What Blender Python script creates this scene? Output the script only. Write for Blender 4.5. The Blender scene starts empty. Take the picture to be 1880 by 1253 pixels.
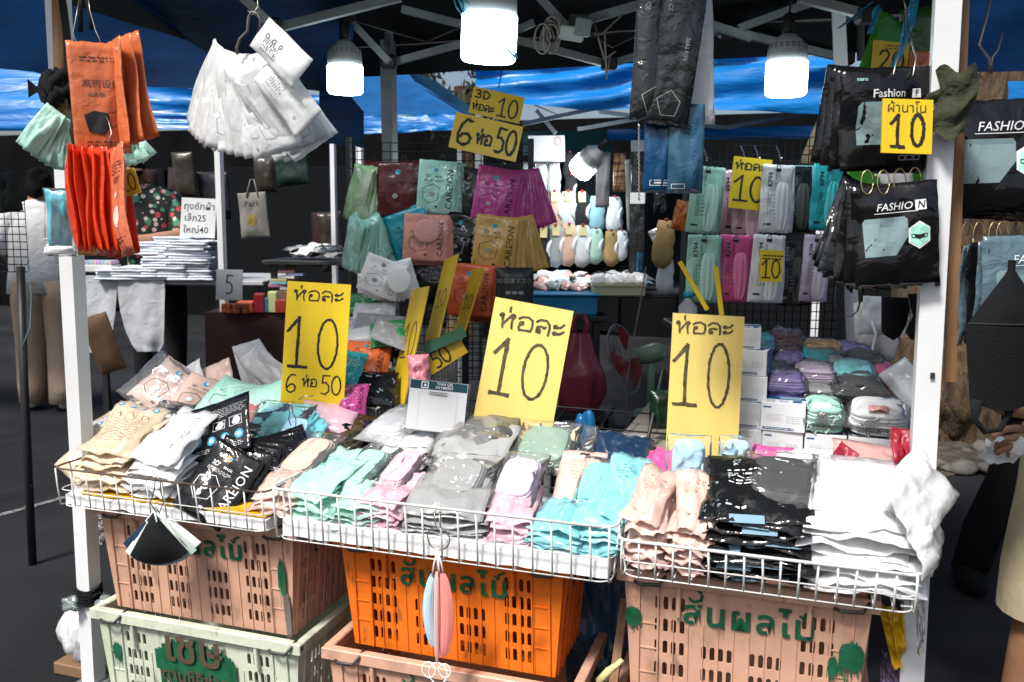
import bpy, bmesh, math, random
from mathutils import Vector, Matrix, noise, Euler
random.seed(7)
SC = bpy.context.scene
COL = SC.collection
RAD = math.radians
# ---------------------------------------------------------------- camera
F, CX, CY = 1600.0, 940.0, 626.5                  # focal length and centre in photograph pixels (1880 wide)
YAW, PITCH, ROLL = RAD(18.0), RAD(7.7), RAD(0.5)
CAM = Vector((0, 0, 1.40))
VD = Vector((-math.sin(YAW)*math.cos(PITCH), math.cos(YAW)*math.cos(PITCH), -math.sin(PITCH)))
_r0 = Vector((math.cos(YAW), math.sin(YAW), 0)); _u0 = _r0.cross(VD)
VU = math.cos(ROLL)*_u0 - math.sin(ROLL)*_r0
VR = math.cos(ROLL)*_r0 + math.sin(ROLL)*_u0
cd = bpy.data.cameras.new('camera'); cam = bpy.data.objects.new('camera', cd); COL.objects.link(cam)
M = Matrix((VR, VU, -VD)).transposed().to_4x4(); M.translation = CAM
cam.matrix_world = M
cd.sensor_width = 36.0; cd.lens = 36.0*F/1880.0; cd.clip_end = 400; cd.clip_start = 0.05
cd.dof.use_dof = True; cd.dof.focus_distance = 2.25; cd.dof.aperture_fstop = 6.3
SC.camera = cam
# ---------------------------------------------------------------- light
SUN_EL, SUN_AZ = RAD(54), RAD(200)                # azimuth clockwise from +Y: behind the camera, a little to the left
wd = bpy.data.worlds.new('World'); SC.world = wd; wd.use_nodes = True
_n = wd.node_tree.nodes; _l = wd.node_tree.links; _n.clear()
_o = _n.new('ShaderNodeOutputWorld'); _b = _n.new('ShaderNodeBackground'); _s = _n.new('ShaderNodeTexSky')
_s.sky_type = 'NISHITA'; _s.sun_disc = False; _s.sun_elevation = SUN_EL; _s.sun_rotation = SUN_AZ
_s.air_density = 1.0; _s.dust_density = 4.0; _s.ozone_density = 1.0
_l.new(_s.outputs[0], _b.inputs[0]); _l.new(_b.outputs[0], _o.inputs[0]); _b.inputs[1].default_value = 0.075
sl = bpy.data.lights.new('sun', 'SUN'); so = bpy.data.objects.new('sun', sl); COL.objects.link(so)
sl.energy = 2.6; sl.angle = RAD(11); sl.color = (1.0, 0.97, 0.93)
_sd = Vector((math.sin(SUN_AZ)*math.cos(SUN_EL), math.cos(SUN_AZ)*math.cos(SUN_EL), math.sin(SUN_EL)))
so.rotation_euler = _sd.to_track_quat('Z', 'Y').to_euler()
VS = SC.view_settings
SC.display_settings.display_device = 'sRGB'
VS.view_transform = 'Standard'; VS.look = 'None'; VS.gamma = 1.0; VS.use_curve_mapping = False
VS.exposure = 0.84
SC.render.engine = 'CYCLES'
cy = SC.cycles
cy.use_denoising = True; cy.max_bounces = 6; cy.diffuse_bounces = 3; cy.glossy_bounces = 3
cy.transmission_bounces = 3; cy.transparent_max_bounces = 14; cy.sample_clamp_indirect = 4.0
cy.caustics_reflective = False; cy.caustics_refractive = False

# ---------------------------------------------------------------- helpers
def ray(px, py): return VD + (px-CX)/F*VR - (py-CY)/F*VU
def at(px, py, D=None, Y=None, Z=None):           # pixel direction met with a depth, a plane Y= or a height Z=
    k = ray(px, py)
    if D is not None: return CAM + k*D
    if Y is not None: return CAM + k*((Y-CAM.y)/k.y)
    return CAM + k*((Z-CAM.z)/k.z)
def depth(p): return (Vector(p)-CAM).dot(VD)
def noi(x, y, z): return noise.noise(Vector((x, y, z)))

MATS = {}
def mat(name, col, rough=0.5, var=0.12, vs=6.0, bump=0.0, bs=40.0, metal=0.0, transl=0.0, spec=0.5, coat=0.0,
        emit=None, es=0.0, col2=None, stretch=None, rnd=0.08, bdist=0.01):
    if name in MATS: return MATS[name]
    m = bpy.data.materials.new(name); m.use_nodes = True; nt = m.node_tree; N = nt.nodes; L = nt.links
    p = N['Principled BSDF']
    tc = N.new('ShaderNodeTexCoord'); oi = N.new('ShaderNodeObjectInfo')
    mp = N.new('ShaderNodeMapping'); L.new(tc.outputs['Object'], mp.inputs[0])
    cb = N.new('ShaderNodeCombineXYZ')
    mu = N.new('ShaderNodeMath'); mu.operation = 'MULTIPLY'; mu.inputs[1].default_value = 17.3; L.new(oi.outputs['Random'], mu.inputs[0])
    for i in range(3): L.new(mu.outputs[0], cb.inputs[i])
    L.new(cb.outputs[0], mp.inputs['Location'])
    if stretch: mp.inputs['Scale'].default_value = stretch
    nz = N.new('ShaderNodeTexNoise'); nz.inputs['Scale'].default_value = vs; nz.inputs['Detail'].default_value = 4
    L.new(mp.outputs[0], nz.inputs['Vector'])
    c = Vector(col[:3]); 
    a = c*(1-var); b = Vector([min(1, x) for x in c*(1+var)])
    if col2: b = Vector(col2)
    rp = N.new('ShaderNodeValToRGB'); rp.color_ramp.elements[0].position = .32; rp.color_ramp.elements[1].position = .68
    rp.color_ramp.elements[0].color = (*a, 1); rp.color_ramp.elements[1].color = (*b, 1)
    L.new(nz.outputs[0], rp.inputs[0])
    hs = N.new('ShaderNodeHueSaturation'); L.new(rp.outputs[0], hs.inputs['Color'])
    mr = N.new('ShaderNodeMapRange'); mr.inputs['To Min'].default_value = 1-rnd; mr.inputs['To Max'].default_value = 1+rnd
    L.new(oi.outputs['Random'], mr.inputs[0]); L.new(mr.outputs[0], hs.inputs['Value'])
    L.new(hs.outputs[0], p.inputs['Base Color'])
    p.inputs['Roughness'].default_value = rough; p.inputs['Metallic'].default_value = metal
    p.inputs['Specular IOR Level'].default_value = spec
    if coat: p.inputs['Coat Weight'].default_value = coat; p.inputs['Coat Roughness'].default_value = 0.12
    if bump:
        n2 = N.new('ShaderNodeTexNoise'); n2.inputs['Scale'].default_value = bs; n2.inputs['Detail'].default_value = 3
        n2.inputs['Distortion'].default_value = 0.6
        L.new(mp.outputs[0], n2.inputs['Vector'])
        bm_ = N.new('ShaderNodeBump'); bm_.inputs['Strength'].default_value = bump; bm_.inputs['Distance'].default_value = bdist
        L.new(n2.outputs[0], bm_.inputs['Height']); L.new(bm_.outputs[0], p.inputs['Normal'])
        if coat: L.new(bm_.outputs[0], p.inputs['Coat Normal'])
    if emit: p.inputs['Emission Color'].default_value = (*emit, 1); p.inputs['Emission Strength'].default_value = es
    if transl:
        t = N.new('ShaderNodeBsdfTranslucent'); L.new(hs.outputs[0], t.inputs['Color'])
        mx = N.new('ShaderNodeMixShader'); mx.inputs[0].default_value = transl
        L.new(p.outputs[0], mx.inputs[1]); L.new(t.outputs[0], mx.inputs[2]); L.new(mx.outputs[0], N['Material Output'].inputs[0])
    MATS[name] = m
    return m

def film(name='clear_film', tint=(1, 1, 1), opac=0.06, gloss=0.28, rough=0.08, bs=11.0, bump=0.8):
    if name in MATS: return MATS[name]
    m = bpy.data.materials.new(name); m.use_nodes = True; nt = m.node_tree; N = nt.nodes; L = nt.links; N.remove(N['Principled BSDF'])
    tc = N.new('ShaderNodeTexCoord'); nz = N.new('ShaderNodeTexNoise'); nz.inputs['Scale'].default_value = bs; nz.inputs['Distortion'].default_value = 1.6
    nz.inputs['Detail'].default_value = 0
    L.new(tc.outputs['Object'], nz.inputs['Vector'])
    b = N.new('ShaderNodeBump'); b.inputs['Strength'].default_value = bump; b.inputs['Distance'].default_value = 0.012; L.new(nz.outputs[0], b.inputs['Height'])
    tr = N.new('ShaderNodeBsdfTransparent'); tr.inputs[0].default_value = (*[0.5+0.5*x for x in tint], 1)
    gl = N.new('ShaderNodeBsdfGlossy'); gl.inputs['Roughness'].default_value = rough; L.new(b.outputs[0], gl.inputs['Normal'])
    df = N.new('ShaderNodeBsdfDiffuse'); df.inputs[0].default_value = (*tint, 1); L.new(b.outputs[0], df.inputs['Normal'])
    lw = N.new('ShaderNodeLayerWeight'); lw.inputs['Blend'].default_value = gloss; L.new(b.outputs[0], lw.inputs['Normal'])
    m1 = N.new('ShaderNodeMixShader'); m1.inputs[0].default_value = opac; L.new(tr.outputs[0], m1.inputs[1]); L.new(df.outputs[0], m1.inputs[2])
    m2 = N.new('ShaderNodeMixShader'); L.new(lw.outputs['Fresnel'], m2.inputs[0]); L.new(m1.outputs[0], m2.inputs[1]); L.new(gl.outputs[0], m2.inputs[2])
    L.new(m2.outputs[0], N['Material Output'].inputs[0])
    MATS[name] = m
    return m

def plastic(name, col, rough=0.28, **k):          # packet plastic: glossy, crinkled
    k.setdefault('bump', 0.55); k.setdefault('bs', 22.0); k.setdefault('var', 0.08)
    return mat(name, col, rough, **k)

class MB:                                          # mesh builder
    def __init__(s): s.v = []; s.f = []; s.m = []; s.sm = []
    def add(s, vs, fs, mi=0, smooth=False):
        o = len(s.v); s.v += [Vector(v) for v in vs]
        for f in fs: s.f.append([i+o for i in f]); s.m.append(mi); s.sm.append(smooth)
        return s
    def box(s, c, d, rot=None, mi=0, bev=0.0):
        x, y, z = [q/2 for q in d]; c = Vector(c)
        if bev <= 0:
            vs = [Vector((sx*x, sy*y, sz*z)) for sx in (-1, 1) for sy in (-1, 1) for sz in (-1, 1)]
            fs = [(0, 1, 3, 2), (4, 6, 7, 5), (0, 4, 5, 1), (2, 3, 7, 6), (0, 2, 6, 4), (1, 5, 7, 3)]
        else:
            b = min(bev, x*.9, y*.9, z*.9); vs = []; idx = {}; fs = []
            for sx in (-1, 1):
                for sy in (-1, 1):
                    for sz in (-1, 1):
                        for k in range(3):
                            q = [sx*(x-b), sy*(y-b), sz*(z-b)]; q[k] = (sx*x, sy*y, sz*z)[k]
                            idx[(sx, sy, sz, k)] = len(vs); vs.append(Vector(q))
            for k in range(3):
                a1, a2 = (k+1) % 3, (k+2) % 3
                for s0 in (-1, 1):
                    ring = []
                    for (p, q) in ((-1, -1), (1, -1), (1, 1), (-1, 1)):
                        t = [0, 0, 0]; t[k] = s0; t[a1] = p; t[a2] = q; ring.append(idx[(*t, k)])
                    fs.append(ring if s0 > 0 else ring[::-1])
            for k in range(3):
                a1, a2 = (k+1) % 3, (k+2) % 3
                for p in (-1, 1):
                    for q in (-1, 1):
                        t0 = [0]*3; t1 = [0]*3; t0[k] = -1; t1[k] = 1
                        for t in (t0, t1): t[a1] = p; t[a2] = q
                        r = [idx[(*t0, a1)], idx[(*t1, a1)], idx[(*t1, a2)], idx[(*t0, a2)]]
                        fs.append(r if p*q > 0 else r[::-1])
            for sx in (-1, 1):
                for sy in (-1, 1):
                    for sz in (-1, 1):
                        r = [idx[(sx, sy, sz, k)] for k in range(3)]
                        fs.append(r if sx*sy*sz > 0 else r[::-1])
        if rot is not None: vs = [rot @ v for v in vs]
        return s.add([v+c for v in vs], fs, mi)
    def tube(s, pts, r, n=6, mi=0, cap=True, square=False, up=None):
        pts = [Vector(p) for p in pts]
        if len(pts) < 2: return s
        rs = r if isinstance(r, (list, tuple)) else [r]*len(pts)
        ring = []; t0 = (pts[1]-pts[0]).normalized()
        a = up or (Vector((0, 0, 1)) if abs(t0.z) < .9 else Vector((0, 1, 0)))
        nrm = (a - t0*a.dot(t0)).normalized()
        o = len(s.v)
        for i, p in enumerate(pts):
            t = ((pts[min(i+1, len(pts)-1)]-pts[max(i-1, 0)])).normalized()
            nn = nrm - t*nrm.dot(t)
            if nn.length > 1e-6: nrm = nn.normalized()
            bn = t.cross(nrm)
            for j in range(n):
                an = 2*math.pi*(j+(0.5 if square else 0))/n
                s.v.append(p+(nrm*math.cos(an)+bn*math.sin(an))*rs[i]*(1.414 if square else 1))
        for i in range(len(pts)-1):
            for j in range(n):
                k = (j+1) % n
                s.f.append([o+i*n+j, o+i*n+k, o+(i+1)*n+k, o+(i+1)*n+j]); s.m.append(mi); s.sm.append(not square)
        if cap:
            s.f.append([o+j for j in range(n)][::-1]); s.m.append(mi); s.sm.append(False)
            e = o+(len(pts)-1)*n; s.f.append([e+j for j in range(n)]); s.m.append(mi); s.sm.append(False)
        return s
    def bar(s, a, b, w, d=None, mi=0): return s.tube([a, b], (w/2), 4, mi, square=True)
    def lathe(s, prof, n=20, c=(0, 0, 0), mi=0, rot=None, smooth=True):     # prof: (r, z)
        o = len(s.v); c = Vector(c)
        for (r, z) in prof:
            for j in range(n):
                v = Vector((r*math.cos(2*math.pi*j/n), r*math.sin(2*math.pi*j/n), z))
                if rot is not None: v = rot @ v
                s.v.append(v+c)
        for i in range(len(prof)-1):
            for j in range(n):
                k = (j+1) % n; s.f.append([o+i*n+j, o+i*n+k, o+(i+1)*n+k, o+(i+1)*n+j]); s.m.append(mi); s.sm.append(smooth)
        s.f.append([o+j for j in range(n)][::-1]); s.m.append(mi); s.sm.append(False)
        e = o+(len(prof)-1)*n; s.f.append([e+j for j in range(n)]); s.m.append(mi); s.sm.append(False)
        return s
    def sheet(s, fn, nu, nv, mi=0, smooth=True):   # fn(u,v) in 0..1 -> point
        vs = [fn(i/nu, j/nv) for j in range(nv+1) for i in range(nu+1)]
        fs = [(j*(nu+1)+i, j*(nu+1)+i+1, (j+1)*(nu+1)+i+1, (j+1)*(nu+1)+i) for j in range(nv) for i in range(nu)]
        return s.add(vs, fs, mi, smooth)
    def loft(s, secs, n=14, mi=0, cap=True):       # secs: (centre, rx, ry, rotz)
        o = len(s.v)
        for sec in secs:
            c, rx, ry = sec[:3]; rz = sec[3] if len(sec) > 3 else 0
            for j in range(n):
                an = 2*math.pi*j/n; x = rx*math.cos(an); y = ry*math.sin(an)
                s.v.append(Vector(c)+Vector((x*math.cos(rz)-y*math.sin(rz), x*math.sin(rz)+y*math.cos(rz), 0)))
        for i in range(len(secs)-1):
            for j in range(n):
                k = (j+1) % n; s.f.append([o+i*n+j, o+i*n+k, o+(i+1)*n+k, o+(i+1)*n+j]); s.m.append(mi); s.sm.append(True)
        if cap:
            s.f.append([o+j for j in range(n)][::-1]); s.m.append(mi); s.sm.append(True)
            e = o+(len(secs)-1)*n; s.f.append([e+j for j in range(n)]); s.m.append(mi); s.sm.append(True)
        return s
    def ball(s, c, r, n=10, mi=0, sq=(1, 1, 1), jit=0.0, seed=0):
        c = Vector(c); vs = []; fs = []
        for i in range(n+1):
            th = math.pi*i/n
            for j in range(2*n):
                ph = math.pi*j/n
                d = Vector((math.sin(th)*math.cos(ph), math.sin(th)*math.sin(ph), math.cos(th)))
                k = 1+jit*noi(d.x*1.7+seed, d.y*1.7, d.z*1.7) if jit else 1
                vs.append(c+Vector((d.x*sq[0], d.y*sq[1], d.z*sq[2]))*r*k)
        for i in range(n):
            for j in range(2*n):
                k = (j+1) % (2*n); fs.append((i*2*n+j, (i+1)*2*n+j, (i+1)*2*n+k, i*2*n+k))
        return s.add(vs, fs, mi, True)
    def mesh(s, name, mats):
        me = bpy.data.meshes.new(name); me.from_pydata([tuple(v) for v in s.v], [], s.f)
        ms = mats if isinstance(mats, (list, tuple)) else [mats]
        for m in ms: me.materials.append(m)
        me.polygons.foreach_set('material_index', s.m); me.polygons.foreach_set('use_smooth', s.sm)
        me.update(); return me
    def build(s, name, mats, parent=None, loc=None, rot=None):
        return link(name, s.mesh(name, mats), parent, loc, rot)

def link(name, data, parent=None, loc=None, rot=None, scale=None):
    o = bpy.data.objects.new(name, data); COL.objects.link(o)
    if parent: o.parent = parent
    if loc is not None: o.location = loc
    if rot is not None: o.rotation_euler = rot
    if scale is not None: o.scale = scale
    return o
def tag(o, label, cat, group=None):
    o['label'] = label; o['category'] = cat
    if group: o['group'] = group
    return o
def thing(name, label, cat, loc=(0, 0, 0), rot=(0, 0, 0), group=None):
    o = link(name, None, None, loc, rot); o.empty_display_size = .02
    return tag(o, label, cat, group)
def struct(o): o['kind'] = 'structure'; return o
def arc(c, r, a0, a1, n, ax=Vector((1, 0, 0)), az=Vector((0, 0, 1))):
    c = Vector(c)
    return [c+ax*r*math.cos(RAD(a0+(a1-a0)*i/n))+az*r*math.sin(RAD(a0+(a1-a0)*i/n)) for i in range(n+1)]

# flat print: text and shapes in a plane (x, z), later wrapped to a surface
_tx = {}
def text2d(body, size=1.0, bold=0.0, shear=0.0, align='CENTER', spacing=1.0):
    key = (body, size, bold, shear, align, spacing)
    if key in _tx: return _tx[key]
    cu = bpy.data.curves.new('lettering', 'FONT'); cu.body = body; cu.size = size; cu.align_x = align; cu.align_y = 'CENTER'
    cu.offset = bold; cu.shear = shear; cu.resolution_u = 2; cu.space_character = spacing
    ob = bpy.data.objects.new('lettering', cu); COL.objects.link(ob)
    me = bpy.data.meshes.new_from_object(ob.evaluated_get(bpy.context.evaluated_depsgraph_get()))
    r = ([(v.co.x, v.co.y) for v in me.vertices], [list(p.vertices) for p in me.polygons])
    bpy.data.objects.remove(ob); bpy.data.curves.remove(cu); bpy.data.meshes.remove(me)
    _tx[key] = r
    return r
class Print:
    def __init__(s): s.v = []; s.f = []; s.m = []
    def poly(s, pts, mi=0):
        o = len(s.v); s.v += [tuple(p) for p in pts]; s.f.append(list(range(o, o+len(pts)))); s.m.append(mi); return s
    def rect(s, x, z, w, h, mi=0, a=0):
        c, n = math.cos(RAD(a)), math.sin(RAD(a))
        return s.poly([(x+p*c-q*n, z+p*n+q*c) for p, q in ((-w/2, -h/2), (w/2, -h/2), (w/2, h/2), (-w/2, h/2))], mi)
    def disc(s, x, z, rx, rz=None, mi=0, n=14, a=0):
        rz = rz or rx; c, q = math.cos(RAD(a)), math.sin(RAD(a))
        return s.poly([(x+rx*math.cos(t)*c-rz*math.sin(t)*q, z+rx*math.cos(t)*q+rz*math.sin(t)*c) for t in [2*math.pi*i/n for i in range(n)]], mi)
    def stroke(s, pts, w, mi=0):
        for i in range(len(pts)-1):
            a = Vector(pts[i]); b = Vector(pts[i+1]); d = b-a
            if d.length < 1e-9: continue
            e = d.normalized()*w*.35; n = Vector((-d.y, d.x)).normalized()*w/2
            s.poly([a-e-n, b+e-n, b+e+n, a-e+n], mi)
        return s
    def frame(s, x, z, w, h, t, mi=0):
        return s.stroke([(x-w/2, z-h/2), (x+w/2, z-h/2), (x+w/2, z+h/2), (x-w/2, z+h/2), (x-w/2, z-h/2)], t, mi)
    def text(s, body, x, z, size, mi=0, a=0, bold=0.0, sx=1.0, **k):
        vs, fs = text2d(body, 1.0, bold, **k); c, n = math.cos(RAD(a)), math.sin(RAD(a)); o = len(s.v)
        for (p, q) in vs: p *= size*sx; q *= size; s.v.append((x+p*c-q*n, z+p*n+q*c))
        for f in fs: s.f.append([i+o for i in f]); s.m.append(mi)
        return s
    def lines(s, x, z, w, n, gap, t, mi=0, seed=0, dash=.012):     # rows of small unreadable print
        r = random.Random(seed)
        for i in range(n):
            q = x-w/2
            while q < x+w/2:
                d = dash*(.5+r.random()); s.rect(q+d/2, z-i*gap, d*.85, t, mi); q += d*1.15
        return s
    def mesh(s, name, mats, fn=None, off=0.0008):
        me = bpy.data.meshes.new(name)
        lay = [0]*len(s.v)
        for f, q in zip(s.f, s.m):
            for i in f: lay[i] = q
        if fn:                                       # cut long faces so that the print can follow the surface
            bm = bmesh.new(); vv = [bm.verts.new((p[0], l, p[1])) for p, l in zip(s.v, lay)]
            for f, q in zip(s.f, s.m):
                try: bm.faces.new([vv[i] for i in f]).material_index = q
                except ValueError: pass
            bmesh.ops.triangulate(bm, faces=bm.faces[:])
            for _ in range(3):
                le = [e for e in bm.edges if e.calc_length() > .014 and abs(e.verts[0].co.y-e.verts[1].co.y) < .5]
                if not le: break
                bmesh.ops.subdivide_edges(bm, edges=le, cuts=1); bmesh.ops.triangulate(bm, faces=[f for f in bm.faces if len(f.verts) > 3])
            for v in bm.verts: v.co.y = fn(v.co.x, v.co.z)-off-.0006*v.co.y
            bm.to_mesh(me); bm.free()
            for m in (mats if isinstance(mats, (list, tuple)) else [mats]): me.materials.append(m)
            me.update(); return me
        me.from_pydata([(p[0], -off-.0005*l, p[1]) for p, l in zip(s.v, lay)], [], s.f)
        for m in (mats if isinstance(mats, (list, tuple)) else [mats]): me.materials.append(m)
        me.polygons.foreach_set('material_index', s.m); me.update(); return me

# handwriting, unit box per sign
GL = {
 'ห': ([[(.1, .8), (.17, .9), (.27, .84), (.24, .72), (.12, .74), (.1, .8)], [(.24, .76), (.27, .4), (.3, .04)], [(.3, .22), (.46, .5), (.62, .72), (.7, .88), (.82, .92), (.9, .82), (.82, .7), (.7, .74), (.66, .84)], [(.78, .7), (.76, .4), (.8, .03)]], 1.0),
 '่': ([[(.0, 1.08), (.02, 1.34)]], 0.0),
 'อ': ([[(.34, .56), (.22, .54), (.2, .44), (.32, .4), (.36, .5), (.3, .56)], [(.2, .46), (.16, .2), (.2, .05), (.8, .07), (.88, .4), (.84, .76), (.6, .92), (.3, .88), (.12, .74)]], .95),
 'ล': ([[(.34, .28), (.2, .26), (.2, .12), (.34, .1), (.38, .2), (.32, .29)], [(.18, .2), (.2, .42), (.4, .5), (.56, .42), (.66, .5)], [(.12, .74), (.34, .92), (.66, .9), (.84, .68), (.86, .35), (.84, .03)]], .95),
 'ะ': ([[(.2, .72), (.12, .66), (.18, .56), (.3, .6), (.26, .7), (.2, .72)], [(.28, .6), (.5, .66), (.66, .86)], [(.2, .3), (.12, .24), (.18, .14), (.3, .18), (.26, .28), (.2, .3)], [(.28, .18), (.5, .22), (.68, .4)]], .75),
 '1': ([[(.05, .72), (.3, .86), (.52, 1.0), (.5, .5), (.5, .02)], [(.12, .0), (.92, .0)]], 1.0),
 '0': ([[(.5+.4*math.cos(t), .5+.5*math.sin(t)) for t in [math.pi*2*i/18+1.4 for i in range(19)]]], 1.05),
 '6': ([[(.8, .94), (.5, .97), (.25, .75), (.13, .4), (.2, .1), (.5, .0), (.8, .12), (.86, .32), (.66, .46), (.4, .42), (.2, .26)]], 1.0),
 '5': ([[(.9, 1.0), (.3, 1.0), (.24, .6), (.55, .64), (.84, .46), (.84, .18), (.56, .0), (.2, .06)]], 1.0),
 '2': ([[(.12, .74), (.26, .95), (.58, 1.0), (.8, .8), (.66, .5), (.2, .06), (.55, .06), (.92, .03)]], 1.0),
 '3': ([[(.14, .9), (.5, 1.0), (.8, .8), (.6, .56), (.4, .52), (.8, .4), (.8, .12), (.5, .0), (.12, .1)]], .95),
 'D': ([[(.2, .98), (.2, .02), (.55, .02), (.88, .3), (.86, .72), (.5, .98), (.16, .98)]], 1.05),
 ' ': ([], .45)}
def hand(P, body, x, z, w, h, pen, seed=0, passes=3, mi=0, slant=0.0, cw=None):
    """write body by hand in a box with lower left (x, z); w is the total width, h the letter height"""
    r = random.Random(seed); tot = sum(GL[c][1] for c in body); u = w/tot; q = x
    for c in body:
        st, ad = GL[c]
        ox = q if c != '่' else q-u*.42
        for s_ in st:
            for k in range(passes):
                j = pen*.45 if k else 0
                pts = []
                for i in range(len(s_)-1):
                    for t in (0, .33, .66):
                        a = s_[i]; b = s_[i+1]; pts.append((a[0]+(b[0]-a[0])*t, a[1]+(b[1]-a[1])*t))
                pts.append(s_[-1])
                P.stroke([(ox+p[0]*u*(1 if c != '่' else 0)+p[1]*h*slant+r.uniform(-j, j), z+p[1]*h+r.uniform(-j, j)) for p in pts], pen*(1 if k == 0 else .6), mi)
        q += ad*u
    return P
# ---------------------------------------------------------------- materials
def asphalt():
    m = mat('asphalt', (.019, .020, .022), .85, var=.35, vs=1.3, bump=.6, bs=160, rnd=0, bdist=.006, spec=.12)
    return m
WHITE_PAINT = mat('white_paint', (.72, .74, .75), .42, var=.06, vs=3, bump=.05, bs=60)
GREY_STEEL = mat('grey_steel', (.20, .22, .23), .45, var=.2, vs=9, metal=.0)
DARK_STEEL = mat('dark_steel', (.02, .021, .022), .5, var=.3)
CHROME = mat('hook_wire', (.36, .34, .30), .32, var=.2, metal=.9)
BRASS = mat('brass_wire', (.45, .36, .2), .35, metal=.9)
BLACK_WIRE = mat('black_wire', (.012, .012, .013), .5)
WIRE_WHITE = mat('white_wire_coating', (.82, .83, .82), .38, var=.08, vs=20, col2=(.74, .72, .68))
RUST_WIRE = mat('rusted_wire', (.10, .07, .055), .6, var=.4, vs=30)
WOOD = mat('worn_wood', (.22, .115, .05), .6, var=.4, vs=5, stretch=(8, 8, .8), bump=.25, bs=30)
BLACK_CLOTH = mat('black_cloth', (.008, .009, .010), .9, var=.3, bump=.3, bs=180, spec=.2)
BLACK_FELT = mat('dark_backing', (.004, .005, .006), .95, var=.3, spec=.03)
INK = mat('marker_ink', (.018, .016, .014), .6, var=.4, vs=60)
INKG = mat('pencil_ink', (.10, .08, .04), .7, var=.5, vs=80)
YELLOW = mat('yellow_board', (.80, .56, .012), .42, var=.05, vs=3, stretch=(6, 6, .7), bump=.05, bs=40)
PALE_YELLOW = mat('faded_yellow_board', (.88, .68, .19), .42, var=.06, vs=3, stretch=(6, 6, .7), bump=.05, bs=40)
WPRINT = mat('white_print', (.8, .82, .82), .5, var=.02)
KPRINT = mat('black_print', (.015, .015, .017), .5, var=.02)
TPRINT = mat('blue_print', (.02, .33, .62), .45, var=.03)
GPRINT = mat('grey_print', (.30, .30, .30), .5, var=.02)
MINTP = mat('mint_print', (.42, .86, .70), .45, var=.02)
FILM = film(); FILM_DK = film('grey_film', (.35, .38, .38), .12, .28, .1); FILM_MILK = film('milky_film', (.95, .97, 1), .30, .25, .18)
NAVY_TARP = mat('navy_tarp', (.006, .035, .11), .55, var=.35, vs=2.5, transl=.45, bump=.5, bs=9, spec=.3, stretch=(1, 1, 5))
BLUE_TARP = mat('blue_tarp', (.006, .20, .60), .30, var=.2, vs=3, transl=.25, bump=.35, bs=7, bdist=.03, stretch=(.5, .5, 3), rnd=.02)
ROOF_DARK = mat('dark_roof_cloth', (.010, .012, .014), .75, var=.4, vs=3, bump=.5, bs=8, bdist=.02, spec=.3)

# ---------------------------------------------------------------- setting
g = MB().sheet(lambda u, v: Vector((-45+90*u, -25+90*v, 0)), 8, 8).build('ground', asphalt()); struct(g)
g['label'] = 'dark asphalt street under the stalls'
ml = MB(); a = at(-60, 962, Z=.004); b = at(122, 912, Z=.004)
for k in range(9):
    p = a.lerp(b, k/9); q = a.lerp(b, (k+.93)/9); n_ = Vector((-(b-a).y, (b-a).x, 0)).normalized()*.02*(1+.5*noi(k*.7, 0, 0))
    ml.add([p-n_, q-n_, q+n_, p+n_], [(0, 1, 2, 3)])
struct(ml.build('road_marking', mat('worn_road_paint', (.16, .17, .17), .8, var=.6, vs=14)))
# dirt bed with stones round the tree at the far right
bed = [at(1395, 905, Z=.01), at(1560, 770, Z=.01), at(1700, 700, Z=.01), at(2150, 720, Z=.01), at(2150, 890, Z=.01), at(1880, 872, Z=.01), at(1800, 860, Z=.01), at(1600, 905, Z=.01)]
mb = MB(); c0 = sum(bed, Vector())/len(bed); c0.z = .035
mb.add([c0]+[Vector((p.x, p.y, .006)) for p in bed], [(0, i+1, (i+1) % len(bed)+1) for i in range(len(bed))])
struct(mb.build('dirt_bed', mat('dry_dirt', (.085, .07, .055), .95, var=.5, vs=14, bump=1, bs=50, bdist=.02)))
STONE = mat('rubble_stone', (.20, .19, .17), .9, var=.35, vs=12, bump=.8, bs=30)
sm_ = []
for k in range(5):
    m_ = MB().ball((0, 0, 0), 1, 5, jit=.55, seed=k*3.1, sq=(1.2, .9, .6)).mesh('stone', STONE); sm_.append(m_)
rs = random.Random(3)
for i in range(46):
    px, py = rs.uniform(1440, 1880), rs.uniform(775, 868)
    p = at(px, py, Z=.02); r = rs.choice((.02, .03, .035, .05, .07)) * (1.3 if px < 1600 else 1)
    o = link('stone', sm_[i % 5], None, (p.x, p.y, .012+r*.35), (rs.uniform(-.3, .3), rs.uniform(-.3, .3), rs.uniform(0, 6)), (r, r, r))
    tag(o, 'rough grey stone lying in the dirt below the tree trunk', 'stone', 'rubble stones round the tree')
# dark building far behind the stalls
t = thing('market_building', 'dark low building closing the view behind the market stalls', 'building', (0, 11, 0))
DW = mat('shade_black_wall', (.006, .0065, .007), .95, var=.4, vs=1.5, spec=.03)  # near-black wall and shutters: deep background shade put into their colour
MB().box((-4, 0, 1.35), (34, .3, 2.7)).build('wall', DW, t)
for k in range(9):
    f_ = MB().box((-17+3.4*k, -.19, 1.1), (2.6, .06, 2.1), bev=.01).build('shutter', mat('dark_shutter', (.007, .008, .009), .8, spec=.05, bump=.3, bs=4, stretch=(.1, .1, 12)), t)

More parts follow.
